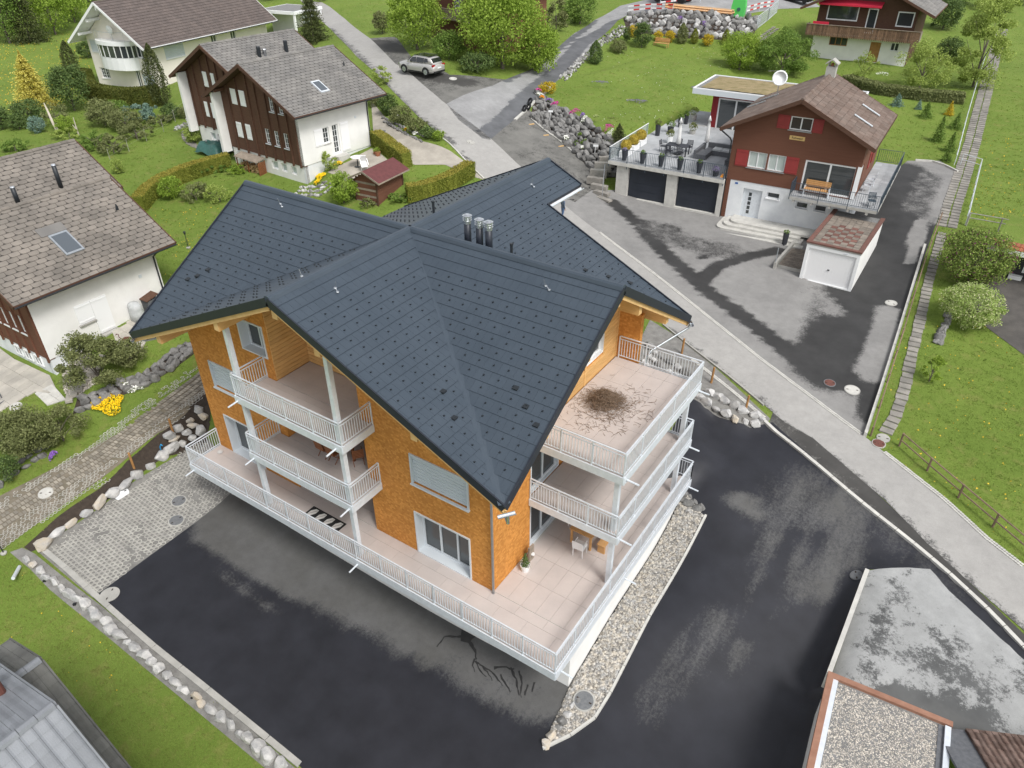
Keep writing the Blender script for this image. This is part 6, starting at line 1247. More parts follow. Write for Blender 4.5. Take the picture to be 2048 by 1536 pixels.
# ---------------------------------------------------------------- vegetation
def leafmesh(C, size, asp=.55, up=0.0, dirs=None):
    n = len(C); s = (rng.uniform(.7, 1.3, n)*size)[:, None]; a = rng.normal(size=(n, 3))
    if dirs is not None: a = dirs+.45*a
    a[:, 2] *= (1-up); a /= np.linalg.norm(a, axis=1)[:, None]+1e-9; b = np.cross(a, rng.normal(size=(n, 3))); b /= np.linalg.norm(b, axis=1)[:, None]+1e-9
    V = np.stack([C-a*s*.5, C+b*s*asp*.5, C+a*s*.5, C-b*s*asp*.5], 1); return V.reshape(-1, 3), np.arange(n*4).reshape(-1, 4)
def crown_pts(kind, n, rx, h, low=False):
    if kind in ('round', 'spread', 'loose'):
        K = max(12, int(16+rx*11)); d = rng.normal(size=(K, 3)); d /= np.linalg.norm(d, axis=1)[:, None]; d[:, 2] = np.where(d[:, 2] < (-.95 if low else -.35), -d[:, 2], d[:, 2])
        rr = rng.uniform(.55, 1.0, K)[:, None]*(.9 if kind != 'loose' else 1.0); cc = d*rr*np.array([rx, rx, h*.5])+np.array([0, 0, h*(.46 if low else .52)]); cr = rng.uniform(.12, .30, K)*min(rx, h*.6)
        k = rng.integers(0, K, n); g = rng.normal(size=(n, 3)); g /= np.linalg.norm(g, axis=1)[:, None]; g *= rng.uniform(.35, 1.1, n)[:, None]
        p = cc[k]+g*cr[k][:, None]*np.array([1.25, 1.25, .9])
        if kind == 'round':
            m_ = int(n*.35); d2 = rng.normal(size=(m_, 3)); d2 /= np.linalg.norm(d2, axis=1)[:, None]; p[:m_] = d2*rng.uniform(.5, .93, m_)[:, None]*np.array([rx, rx, h*.5])+np.array([0, 0, h*.5])
        p[:, 2] = np.maximum(p[:, 2], .04); return p, None
    if kind == 'conifer':
        t = rng.uniform(0, 1, n)**1.35; tier = np.round(t*9)/9*.5+t*.5+rng.normal(0, .02, n); th = rng.uniform(0, 6.28, n); br = np.round(th*(3+np.floor(t*7)*.37))/(3+np.floor(t*7)*.37)+rng.normal(0, .2, n)
        q = rng.uniform(.25, 1, n)**.6; r = rx*(1-np.clip(tier, 0, 1))**.85*q*(.78+.34*np.sin(br*7.3+np.floor(t*9)*2.1)+.15*rng.normal(0, 1, n)); z = h*(.06+.92*tier)-q*rx*.22*(1-tier)
        d = np.stack([np.cos(br), np.sin(br), -.25*np.ones(n)], 1); return np.stack([r*np.cos(br), r*np.sin(br), np.maximum(z, .04)], 1), d
    t = rng.uniform(0, 1, n); pr = np.clip(np.minimum(t*5+.35, 1)*np.clip((1-t)*2.2, 0, 1)**.7, .05, 1); th = rng.uniform(0, 6.28, n)
    r = rx*pr*rng.uniform(.62, 1.05, n)*(.88+.16*np.sin(th*5+t*9)); return np.stack([r*np.cos(th), r*np.sin(th), h*t+.03], 1), np.tile([0, 0, 1.0], (n, 1))
def plant(name, label, cat, u, v, w, hp, kind, mat, dens=1.0, leaf=.13, trunk=True, group=None, at=None, flower=None, ff=.0, rise=None):
    """u,v: pixel at the foot; w,hp: crown width and height seen in the photograph -> metres at that distance"""
    g = G(u, v) if at is None else np.asarray(at, float); dep = (g-CP)@CF; e = math.asin(min(.95, (CZ-g[2])/np.linalg.norm(g-CP))); rx = w*.5*dep/FPX
    if at is None: g = G(u, v-.38*w*math.sin(e)); dep = (g-CP)@CF; rx = w*.5*dep/FPX
    h = (hp*dep/FPX-rx*math.sin(e)*.75)/math.cos(e)
    h = max(h, rx*(.55 if kind != 'spread' else .3))
    o = thing(name, label, cat, g, random.uniform(0, 6.28) if kind != 'spread' else 0, group)
    n = int(dens*min(16000, max(500, (4*math.pi*rx*max(h*.5, rx*.6))*2.1/(leaf*leaf*.55))))
    C, d = crown_pts(kind, n, rx, h, cat != 'tree' or kind == 'loose'); V, F = leafmesh(C, leaf, .5 if kind in ('conifer', 'column') else .62, 0, d); fast('crown', V, F, mat, o)
    if flower:
        k = max(40, int(n*ff)); C2, _ = crown_pts(kind, k, rx*1.03, h*1.03); C2 = C2[C2[:, 2] > h*.4]; V, F = leafmesh(C2, leaf*1.2, .8); fast('blossom', V, F, flower, o)
    if trunk:
        mb = MB(); rt_ = max(.025, rx*.035); mb.tube([(0, 0, -.2), (.02, 0, h*.25), (.05, .03, h*(.55 if kind != 'conifer' else .95))], [rt_*1.3, rt_, rt_*.35], 6)
        if kind in ('round', 'loose'):
            for k in range(6): t = k*1.05+random.random(); z0 = h*random.uniform(.08, .35); mb.tube([(0, 0, z0), (math.cos(t)*rx*.35, math.sin(t)*rx*.35, z0+h*.22), (math.cos(t)*rx*.7, math.sin(t)*rx*.7, z0+h*.40)], [rt_*.6, rt_*.4, rt_*.15], 5)
        mb.build('trunk', 'bark', o)
    return o
PLANTS = [
 ('golden_conifer','golden yellow conifer standing before the flowering meadow','tree',75,220,86,106,'conifer','leaf_gold',1.9,.2),
 ('cypress','dark columnar cypress left of the white house','tree',147,150,32,62,'column','leaf_cypress',1,.16),
 ('cypress','tall dark columnar cypress at the right corner of the white house','tree',325,214,42,114,'column','leaf_cypress',1,.16),
 ('pine_shrub','broad dark pine between golden conifer and white house','tree',150,228,84,92,'round','leaf_dark',1,.17),
 ('shrub','dark green shrub at the foot of the golden conifer','shrub',62,250,74,52,'round','leaf_dark',1,.15),
 ('shrub','brown green shrub below the yew hedge','shrub',212,258,70,60,'round','leaf_brown',1,.15),
 ('shrub','olive shrub beside the blue juniper','shrub',255,268,74,52,'round','leaf_brown',1,.14),
 ('juniper','spreading blue green juniper below the yew hedge','shrub',285,250,88,42,'spread','leaf_blue',1,.15),
 ('juniper','small blue juniper near the bleached branches','shrub',78,268,36,36,'round','leaf_blue',1,.13),
 ('shrub','tangled shrub around the bleached branches','shrub',116,258,56,50,'loose','leaf_brown',.6,.14),
 ('shrub','dark bush behind the left corner of the white house','shrub',178,118,40,36,'round','leaf_dark',1,.15),
 ('shrub','dark shrub at the left edge beside the meadow','shrub',6,262,46,54,'round','leaf_dark',1,.15),
 ('shrub','low green shrub above the left slate ridge','shrub',32,308,60,30,'spread','leaf_mid',1,.13),
 ('shrub','leafy perennials between branches and wire fence','shrub',140,282,64,26,'spread','leaf_pale',1,.12),
 ('shrub','trailing perennials under the wire fence','shrub',190,298,60,36,'loose','leaf_mid',.7,.12),
 ('shrub','twiggy creeping shrub near the scree','shrub',320,255,60,28,'spread','leaf_brown',.6,.12),
 ('spruce','dark spruce beside the road behind the grey roofs','tree',628,88,74,98,'conifer','leaf_cypress',1.2,.17),
 ('shrub','bright green shrub inside the bend of the hedge','shrub',345,402,54,50,'round','leaf_bright',1,.12),
 ('shrub','dull brown shrub between two green shrubs','shrub',393,408,60,44,'loose','leaf_brown',.7,.12),
 ('shrub','yellow green thin shrub near the grey roof tip','shrub',440,410,52,44,'loose','leaf_pale',.5,.12),
 ('shrub','round yellow green bush at the lawn path','shrub',388,288,38,40,'round','leaf_pale',1,.11),
 ('garden_bed','leafy bed between hedge and wood store','plants',430,352,80,26,'spread','leaf_mid',1,.12),
 ('garden_bed','low plants beside the wood store','plants',475,352,40,22,'spread','leaf_bright',1,.11),
 ('shrub','dense green bush left of the brown shed','shrub',688,414,60,72,'round','leaf_bright',1,.12),
 ('garden_bed','low plants along the shed wall','plants',800,408,58,24,'spread','leaf_mid',1,.11),
 ('garden_bed','grassy plants at the shed corner','plants',735,418,34,22,'spread','leaf_brown',1,.12),
 ('shrub','pale shrub above the yellow flowers by the chalet','shrub',660,345,36,40,'loose','leaf_pale',.7,.11),
 ('shrub','brown shrub nearest the grey roof on the road bank','shrub',752,214,40,40,'round','leaf_brown',1,.13),
 ('shrub','dark shrub second on the road bank','shrub',778,232,46,42,'round','leaf_dark',1,.13),
 ('shrub','brown green shrub in the middle of the road bank','shrub',804,252,50,42,'round','leaf_brown',1,.13),
 ('shrub','brown shrub low on the road bank','shrub',832,270,48,34,'round','leaf_brown',1,.13),
 ('shrub','dark low shrub before the bright bush','shrub',856,280,38,28,'round','leaf_dark',1,.12),
 ('shrub','small bright green bush at the drive entrance','shrub',878,284,27,24,'round','leaf_bright',1,.11),
 ('shrub','yellowish shrub between grey roof and road','shrub',766,170,36,38,'loose','leaf_pale',.8,.13),
 ('tree','bright green tree left of the timber house','tree',835,108,122,122,'round','leaf_bright',1.1,.21),
 ('tree','large bright green tree above the silver car','tree',1005,152,190,170,'round','leaf_bright',1.25,.23),
 ('shrub','green undergrowth at the right end of the big tree','shrub',1078,152,90,100,'round','leaf_bright',1,.19),
 ('shrub','dark shrub behind the silver car','shrub',898,124,78,62,'round','leaf_mid',1,.17),
 ('shrub','dark undergrowth below the large bright tree','shrub',955,152,80,46,'round','leaf_dark',1,.16),
 ('shrub','pale brown shrub between the two bright trees','shrub',905,82,60,60,'loose','leaf_brown',.8,.17),
 ('shrub','brown shrub beside the top road','shrub',765,70,42,46,'round','leaf_brown',1,.17),
 ('shrub','tall green shrub beside the upper lane','shrub',1160,52,74,64,'loose','leaf_mid',1,.18),
 ('shrub','brown leafed shrub right of the large bright tree','shrub',1112,66,48,64,'loose','leaf_brown',.8,.17),
 ('shrub','dark upright conifer shrub at the lawn corner','shrub',1190,130,30,44,'column','leaf_dark',1.4,.14),
 ('shrub','brown shrub right of the upright conifer','shrub',1236,108,40,28,'round','leaf_brown',1,.13),
 ('shrub','tall brown green conifer shrub by the rock wall','shrub',1283,98,42,54,'round','leaf_dark',1,.14),
 ('shrub','small dark shrub left of the gold bush','shrub',1253,84,18,30,'round','leaf_dark',1,.12),
 ('gold_bush','golden bush next to the brown conifer shrub','shrub',1266,76,24,26,'round','leaf_goldbush',1,.12),
 ('gold_bush','golden bush behind the garden bench','shrub',1316,84,20,24,'round','leaf_goldbush',1,.12),
 ('gold_bush','golden bush just right of the garden bench','shrub',1339,86,22,25,'round','leaf_goldbush',1,.12),
 ('gold_bush','golden bush farthest right below the rock wall','shrub',1415,94,25,26,'round','leaf_goldbush',1,.12),
 ('shrub','dark columnar shrub between two gold bushes','shrub',1363,88,23,38,'column','leaf_brown',1.5,.13),
 ('shrub','slim green shrub right of the dark column','shrub',1388,88,16,28,'column','leaf_hedge',1.5,.12),
 ('shrub','slim green shrub beside the yellow green bush','shrub',1450,90,18,28,'column','leaf_hedge',1.5,.12),
 ('shrub','large yellow green bush left of the planted roof','shrub',1478,146,94,80,'round','leaf_bright',1,.16),
 ('shrub','large loose green bush behind the planted roof','shrub',1562,156,112,88,'loose','leaf_mid',1.3,.16),
 ('young_tree','thin budding tree before the top right chalet','tree',1722,170,48,66,'loose','leaf_pale',.45,.13),
 ('young_tree','pale leafing tree at the right of the top chalet','tree',1838,182,92,90,'loose','leaf_pale',.8,.15),
 ('tree','tall pale yellow green tree beside the slab path','tree',1945,182,110,176,'loose','leaf_pale',1.0,.18),
 ('shrub','dark shrub right of the top chalet','shrub',1885,62,70,64,'round','leaf_dark',1,.18),
 ('shrub','dark bush behind the pale leafing tree','shrub',1895,120,60,44,'round','leaf_dark',1,.16),
 ('small_conifer','small blue conifer nearest the brown roof','tree',1793,214,30,26,'conifer','leaf_blue',1,.11),
 ('small_conifer','tiny blue conifer beside the broad young spruce','tree',1836,220,15,20,'conifer','leaf_blue',1,.1),
 ('small_conifer','broad young spruce in the middle of the back lawn','tree',1850,238,32,32,'conifer','leaf_mid',1,.12),
 ('small_conifer','golden dwarf conifer on the back lawn','tree',1897,232,20,28,'conifer','leaf_goldbush',1,.11),
 ('small_conifer','tall young spruce left of the row','tree',1874,286,28,52,'conifer','leaf_mid',1,.12),
 ('small_conifer','young spruce near the slab path','tree',1910,260,28,32,'conifer','leaf_mid',1,.12),
 ('small_conifer','young spruce second from the front of the row','tree',1898,306,28,40,'conifer','leaf_mid',1,.12),
 ('small_conifer','young spruce nearest the drive end','tree',1892,326,26,30,'conifer','leaf_mid',1,.12),
 ('lilac','large lilac bush with purple flower tips','shrub',1938,582,150,122,'round','leaf_lilac',1.2,.115),
 ('shrub','rounded variegated shrub below the lilac','shrub',1932,664,126,96,'round','leaf_varieg',1.3,.10),
 ('shrub','green weedy shrub beside the slab path','shrub',1858,770,36,62,'loose','leaf_bright',.8,.10),
 ('pine_shrub','knotty dark pine shrub beside the left chalet gravel','shrub',200,785,116,122,'loose','leaf_brown',1.3,.11),
 ('pine_shrub','spreading pine shrub near the roof corner','shrub',262,742,84,62,'round','leaf_brown',1,.11),
 ('shrub','large brown green shrub left of the track','shrub',62,928,124,116,'round','leaf_brown',1.1,.10),
 ('shrub','twiggy brown shrub near the yellow flowers','shrub',128,900,92,84,'loose','leaf_brown',1.0,.095),
 ('shrub','dark shrub at the left margin above the track','shrub',22,968,54,60,'round','leaf_dark',1,.09),
 ('shrub','green fern like shrub on the garden rock wall','shrub',1160,302,24,36,'loose','leaf_mid',1,.11),
 ('small_conifer','cone shaped yew beside the roof terrace','tree',1237,284,38,36,'conifer','leaf_cypress',1.6,.10),
 ('shrub','golden shrub at the lane end of the rock wall','shrub',1095,190,44,26,'round','leaf_goldbush',1,.12),
 ('shrub','rough olive shrub between wire fence and left ridge','shrub',228,312,70,44,'loose','leaf_brown',.9,.13),
 ('shrub','low green perennials at the end of the left ridge','shrub',165,312,60,30,'spread','leaf_mid',1,.12),
 ('shrub','pale twiggy shrub in the middle of the wire fence','shrub',275,285,66,40,'loose','leaf_brown',.7,.13),
 ('shrub','fresh green shrub under the bleached branches','shrub',135,268,50,36,'round','leaf_bright',.9,.12),
 ('shrub','dark spreading shrub right of the blue juniper','shrub',345,242,50,34,'round','leaf_dark',.9,.13),
 ('shrub','grey green shrub left of the blue juniper','shrub',235,240,60,40,'round','leaf_mid',.9,.13),
 ('shrub','brown shrub beside the scree','shrub',378,238,40,30,'round','leaf_brown',.9,.12),
 ('shrub','dark low shrub in the meadow corner','shrub',40,262,44,34,'round','leaf_dark',.9,.13),
 ('shrub','mossy shrub behind the left ridge edge','shrub',90,318,50,24,'spread','leaf_brown',1,.12),
 ('shrub','bright green bush hugging the left slate verge','shrub',238,350,28,34,'round','leaf_pale',1,.11),
]
for a in PLANTS: plant(*a)
for k, (u, v, w, h, kd, mt, lab) in enumerate(((20,92,100,150,'round','leaf_mid','leafy forest edge tree at the left margin'),(62,88,80,130,'conifer','leaf_cypress','forest spruce with bare trunk foot at the meadow'),(112,74,90,110,'round','leaf_bright','bright forest edge tree behind the spruce'),(150,48,70,80,'round','leaf_bright','light green forest tree nearest the white gable'),(5,50,70,90,'round','leaf_dark','dark forest tree in the top left corner'),(95,20,90,60,'round','leaf_mid','forest tree at the top edge above the meadow'),(180,14,60,40,'round','leaf_dark','dark forest tree touching the white roof'),(50,30,90,70,'round','leaf_dark','dark forest tree deep behind the spruce'),(550,0,60,50,'round','leaf_mid','green tree behind the carport'),(1985,25,90,60,'loose','leaf_pale','pale tree in the top right corner'),(2040,12,70,50,'round','leaf_dark','dark bush at the top right margin'),(1920,10,80,50,'round','leaf_mid','green tree behind the tall pale tree'),(640,5,40,16,'spread','leaf_goldbush','yellow flowering bush beside the top road'))):
    plant('tree', lab, 'tree', u, v, w, h, kd, mt, .9, .26)
def hedge(name, label, pts, w, h, mat, topmat=None, leaf=.085, dens=420):
    B = np.array([G(*q) for q in pts]); W_, L = resamp(B, max(3, int(resamp(B, 2)[1]/.5))); W_[:, 2] = [gz(*q[:2]) for q in W_]; o = thing(name, label, 'hedge', W_[0]); c = W_[0].copy(); W_ = W_-c; n = len(W_)
    mb = MB(); T = []
    for i in range(n): d = W_[min(i+1, n-1)]-W_[max(i-1, 0)]; T.append(unit(np.array([-d[1], d[0], 0])))
    for i in range(n-1):
        a, b = W_[i], W_[i+1]; q = .42*w; mb.add([a-T[i]*q, a+T[i]*q, b+T[i+1]*q, b-T[i+1]*q, a-T[i]*q+(0, 0, h*.93), a+T[i]*q+(0, 0, h*.93), b+T[i+1]*q+(0, 0, h*.93), b-T[i+1]*q+(0, 0, h*.93)], [(4, 5, 6, 7), (0, 4, 7, 3), (1, 2, 6, 5)]+([(0, 1, 5, 4)] if i == 0 else [])+([(3, 7, 6, 2)] if i == n-2 else []))
    mb.build('hedge_core', mat, o)
    def scatter(k, top):
        i = rng.integers(0, n-1, k); f = rng.random(k)[:, None]; p = W_[i]*(1-f)+W_[i+1]*f; t = np.array(T)[i]
        s = rng.uniform(-.5, .5, k) if top else rng.choice([-.5, .5], k)*rng.uniform(.9, 1.04, k); z = h*rng.uniform(.95, 1.03, k) if top else h*rng.uniform(.02, 1.0, k)
        p = p+t*(s*w)[:, None]; p[:, 2] += z; return p
    ends = []
    for e, i in ((W_[0], 0), (W_[-1], n-1)):
        k = int(w*h*dens*.9); ends.append(e+np.array(T[i])*(rng.uniform(-.5, .5, k)*w)[:, None]+np.array([0, 0, 1])*(rng.uniform(0, 1, k)*h)[:, None]+rng.normal(0, .02, (k, 3)))
    C = np.concatenate([scatter(int(2*L*h*dens), False)]+ends+([] if topmat else [scatter(int(L*w*dens), True)])); V, F = leafmesh(C, leaf, .7); fast('hedge_sides', V, F, mat, o)
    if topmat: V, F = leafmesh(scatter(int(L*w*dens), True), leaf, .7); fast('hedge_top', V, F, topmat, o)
    return o
hedge('hedge', 'tall clipped dark yew hedge curving before the white house', [(176,192),(200,208),(240,217),(285,216),(325,210)], 1.1, 1.9, 'leaf_yew', leaf=.13, dens=200)
hedge('hedge', 'short dark hedge behind the left side of the white house', [(166,165),(185,168)], 1.0, 1.5, 'leaf_yew', leaf=.13, dens=200)
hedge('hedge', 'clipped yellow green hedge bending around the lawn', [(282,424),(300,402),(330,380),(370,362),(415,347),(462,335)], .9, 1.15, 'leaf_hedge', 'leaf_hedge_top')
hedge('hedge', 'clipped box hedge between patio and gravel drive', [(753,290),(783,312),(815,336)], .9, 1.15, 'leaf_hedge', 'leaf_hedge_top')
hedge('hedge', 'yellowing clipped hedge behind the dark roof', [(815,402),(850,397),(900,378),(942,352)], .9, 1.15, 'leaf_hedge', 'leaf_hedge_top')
hedge('hedge', 'drooping olive hedge on the slope below the top chalet', [(1690,168),(1760,188),(1850,200),(1925,206)], 1.3, .9, 'leaf_brown', leaf=.16, dens=190)
def flowers(label, u, v, w, d, mat, n=260, green='leaf_mid', h=.18, s=.07, lift=0.0, name='flower_clump'):
    g = G(u, v); lift = .4 if (1060 < u < 1230 and v < 312) or (1340 < u < 1420 and v < 60) else lift; dep = (g-CP)@CF; rx = w*.5*dep/FPX; ry = d*.5*dep/FPX/.6; o = thing(name, label, 'flowers', g+(0, 0, lift)); th = rng.uniform(0, 6.28, n); r = np.sqrt(rng.random(n))*(.8+.2*np.sin(th*3+u))
    x, y = r*rx*np.cos(th), r*ry*np.sin(th); a = YAW; X, Y = x*math.cos(a)+y*math.sin(a), -x*math.sin(a)+y*math.cos(a); Z = h*(1-r**2)*.8+rng.uniform(.02, h*.5, n)+gzv(X+g[0], Y+g[1])-g[2]; C = np.stack([X, Y, Z], 1)
    k = int(n*.55); V, F = leafmesh(C[:k]*np.array([1.05, 1.05, .8]), s*1.2, .5); fast('leaves', V, F, green, o); V, F = leafmesh(C+np.array([0, 0, .04]), s, .95); fast('blossom', V, F, mat, o)
for a in (('bright yellow flower cushion spilling over the rocks', 218, 812, 76, 36, 'flower_yellow', 1400), ('white flower cushion beside the yellow one', 264, 778, 46, 16, 'flower_white', 420), ('small purple flower clump beside the track', 107, 914, 15, 16, 'flower_purple', 200),
          ('yellow flower cushion at the white chalet corner', 641, 356, 24, 18, 'flower_yellow', 380), ('small yellow flowers just below the larger cushion', 634, 368, 14, 8, 'flower_yellow', 160), ('yellow and white flowers at the patio edge', 675, 331, 26, 12, 'flower_yellow', 220),
          ('white flowers high on the road bank', 778, 225, 12, 14, 'flower_white', 160), ('white flowers in the middle of the road bank', 795, 238, 12, 20, 'flower_white', 200), ('white flowers low on the road bank', 830, 270, 14, 10, 'flower_white', 160), ('yellow flower spot on the road bank', 811, 262, 8, 7, 'flower_yellow', 90),
          ('pink flower cushion at the lane end of the rock wall', 1078, 192, 14, 7, 'flower_pink', 150), ('white flower cushion on top of the rock wall', 1080, 201, 18, 8, 'flower_white', 170), ('orange yellow flowers on the rock wall', 1084, 206, 12, 6, 'flower_orange', 110), ('magenta flower cushion on the rock wall crest', 1110, 219, 20, 7, 'flower_pink', 190), ('purple flowers along the rock wall crest', 1098, 212, 16, 6, 'flower_purple', 130),
          ('long pink flower band along the rock wall crest', 1146, 236, 30, 9, 'flower_pink', 260), ('violet flowers right of the pink band', 1164, 243, 12, 6, 'flower_purple', 110), ('white flower tuft on the rock wall crest', 1168, 250, 16, 7, 'flower_white', 150), ('pale yellow flowers by the lawn edge', 1193, 246, 18, 9, 'leaf_varieg', 150), ('pink flowers close to the cone shaped yew', 1216, 266, 24, 8, 'flower_pink', 190),
          ('white flowers at the lower rock wall left', 1132, 288, 14, 12, 'flower_white', 170), ('white flowers at the lower rock wall right', 1165, 307, 14, 9, 'flower_white', 150), ('large white flowering clump below the terrace corner', 1214, 290, 24, 14, 'flower_white', 260), ('white flowers above the stone steps', 1178, 328, 14, 10, 'flower_white', 130),
          ('purple cushion hanging on the upper rock wall left', 1360, 46, 16, 10, 'flower_purple', 120), ('purple cushion hanging on the upper rock wall right', 1407, 56, 16, 12, 'flower_purple', 130), ('mauve flower drift across the lawn', 1275, 205, 50, 12, 'flower_mauve', 260), ('mauve flower drift near the lawn crest', 1200, 176, 40, 6, 'flower_mauve', 150), ('mauve flowers before the planted roof', 1392, 178, 26, 6, 'flower_mauve', 110), ('red and green plants by the terrace edge', 1222, 250, 20, 8, 'leaf_lilac', 120), ('white spring flowers beside the drooping hedge', 1765, 150, 30, 16, 'flower_white', 120)): flowers(*a)
# grass blades and meadow flowers, scattered over what the camera can see of the lawns
def ground_hits(n, box=(0, 0, 2048, 1536)):
    u = rng.uniform(box[0], box[2], n); v = rng.uniform(box[1], box[3], n)
    D = ((u-1024)/FPX)[:, None]*CR+((768-v)/FPX)[:, None]*CU+CF; t = (14-CZ)/D[:, 2]; dt = 18/-D[:, 2]/150; X = CP+t[:, None]*D; live = np.ones(n, bool)
    for k in range(150):
        X = np.where(live[:, None], X+dt[:, None]*D, X); live &= X[:, 2] > gzv(X[:, 0], X[:, 1])
    k = (~live) & (np.linalg.norm(X-CP, axis=1) < 170); X = X[k]; bad = np.zeros(len(X), bool)
    for p in NOGRASS: bad |= inside(X[:, 0], X[:, 1], p)
    for f in FOOT: bad |= inside(X[:, 0], X[:, 1], f)
    X = X[~bad]; X[:, 2] = gzv(X[:, 0], X[:, 1]); return X
FOOT = [[(-8.6, -6.8), (10.9, -6.8), (10.9, 5), (8.5, 10), (-8.6, 10)]]
for h, x0, x1, y0, y1 in ((HL, -.2, 8.7, -.1, 12), (HM, -.2, 7, -.1, 9), (HN, -.2, 7, 6.5, 16), (HW, .2, 9.6, -.2, 19), (HB, -8.9, 10.2, -.5, 12.5), (HA, -1, 11, -.5, 5), (HG, -1.7, 3.2, 0, 6.4), (HF, -.3, 10.2, -.1, 9), (HT, -1, 9, 0, 8), (SH, 0, 3, 0, 1.9), (HQ, -4.6, 4.6, -8.5, 0), (HR, 0, 3.6, -7, 0), (HS, 0, 8, 0, 5)):
    FOOT.append([tuple(wpos(h, q)[:2]) for q in ((x0, y0, 0), (x1, y0, 0), (x1, y1, 0), (x0, y1, 0))])
def blades(X, s, mat, name, label):
    n = len(X); dist = np.linalg.norm(X-CP, axis=1); s = s*np.clip(dist/40, .55, 1.6)*rng.uniform(.6, 1.4, n); V = np.zeros((n, 9, 3))
    for k in range(3):
        th = rng.uniform(0, 6.28, n); e = np.stack([np.cos(th), np.sin(th), np.zeros(n)], 1); l = np.stack([np.cos(th+1.3), np.sin(th+1.3), np.zeros(n)], 1); o = rng.normal(0, .06, (n, 3)); o[:, 2] = 0
        V[:, k*3] = X+o-e*(s*.28)[:, None]; V[:, k*3+1] = X+o+e*(s*.28)[:, None]; V[:, k*3+2] = X+o+l*(s*rng.uniform(.2, .9, n))[:, None]+np.array([0, 0, 1])*(s*rng.uniform(.5, 1.0, n))[:, None]
    tag(fast(name, V.reshape(-1, 3), np.arange(n*9).reshape(-1, 3), mat, None, 'stuff'), label, 'grass')
XG = ground_hits(150000); bl_ = (XG[:, 1] < -8)
blades(XG[~bl_], .05, 'blade', 'grass', 'green grass of the lawns and meadows'); blades(XG[bl_], .05, 'blade_olive', 'grass', 'olive mown grass below the boulder row')
def dots(n, box, mat, s, name, label):
    X = ground_hits(n, box); X[:, 2] += .12; V, F = leafmesh(X, s, .9); tag(fast(name, V, F, mat, None, 'stuff'), label, 'flowers')
dots(1100, (0, 70, 190, 215), 'flower_gold', .10, 'meadow_flowers', 'yellow flowers of the meadow behind the golden conifer'); dots(260, (1740, 550, 2048, 1080), 'flower_gold', .07, 'meadow_flowers', 'scattered dandelions on the right hand lawn'); dots(160, (1940, 280, 2048, 450), 'flower_gold', .09, 'meadow_flowers', 'dandelions behind the grey rail fence'); dots(50, (0, 1150, 300, 1400), 'flower_gold', .05, 'meadow_flowers', 'tiny yellow flowers in the bottom left lawn'); dots(260, (300, 420, 480, 560), 'flower_gold', .06, 'meadow_flowers', 'yellow flowers around the garden lamp'); dots(300, (1200, 90, 1500, 260), 'flower_white', .06, 'meadow_flowers', 'daisies on the raised lawn')
# ---------------------------------------------------------------- vehicles, people, furniture and small things
def loft(secs, name, mat, parent, closed=True, smooth=True):
    """secs: list of equal-length loops of 3d points"""
    mb = MB(); n = len(secs[0])
    for s in secs: mb.v += [tuple(map(float, q)) for q in s]
    for i in range(len(secs)-1):
        for j in range(n if closed else n-1): j2 = (j+1) % n; mb.f.append((i*n+j, i*n+j2, (i+1)*n+j2, (i+1)*n+j))
    mb.f.append(tuple(reversed(range(n)))); mb.f.append(tuple((len(secs)-1)*n+j for j in range(n))); return mb.build(name, mat, parent, smooth)
# silver car: local x forward, wheels fitted to the photograph
wf, wr = G(833, 137), G(876, 146); d = wf-wr; car_rz = math.atan2(d[1], d[0]); side = np.array([math.sin(car_rz), -math.cos(car_rz), 0])
cc = (wf+wr)/2-side*.78; cc[2] = gz(cc[0], cc[1])
CAR = thing('car', 'silver grey sport utility car parked on the rough asphalt bay', 'car', cc+(0, 0, .02), car_rz)
def csec(x, w, z0, z1, r=.18): return [(x, -w+.05, z0), (x, -w, z0+.16), (x, -w, z1-r), (x, -w+r*.7, z1-.02), (x, 0, z1+.02), (x, w-r*.7, z1-.02), (x, w, z1-r), (x, w, z0+.16), (x, w-.05, z0), (x, 0, z0)]
loft([csec(2.22, .62, .42, .72), csec(2.12, .78, .30, .86), csec(1.85, .88, .26, .95), csec(1.2, .915, .24, 1.03), csec(.75, .92, .24, 1.06), csec(-.4, .925, .24, 1.08), csec(-1.5, .92, .26, 1.08), csec(-2.0, .88, .30, 1.02), csec(-2.2, .80, .38, .95), csec(-2.24, .70, .45, .85)], 'body', 'car_paint', CAR)
def gsec(x, w, z): return [(x, -w, 1.02), (x, -w+.12, z-.06), (x, -w+.22, z), (x, 0, z+.03), (x, w-.22, z), (x, w-.12, z-.06), (x, w, 1.02)]
cab = loft([[(q[0]+dx, q[1], q[2]) for q, dx in zip(gsec(x, w, z), (0, 0, 0, 0, 0, 0, 0))] for x, w, z in ((1.1, .80, 1.06), (.85, .83, 1.22), (.35, .84, 1.55), (-.1, .83, 1.63), (-1.2, .81, 1.62), (-1.75, .78, 1.52), (-2.08, .74, 1.12))], 'cabin', 'car_paint', CAR)
def quad(name, mat, parent, pts, t=.012):
    p = [np.array(q, float) for q in pts]; n = unit(np.cross(p[1]-p[0], p[2]-p[0])); return MB().poly(p, n*t).build(name, mat, parent)
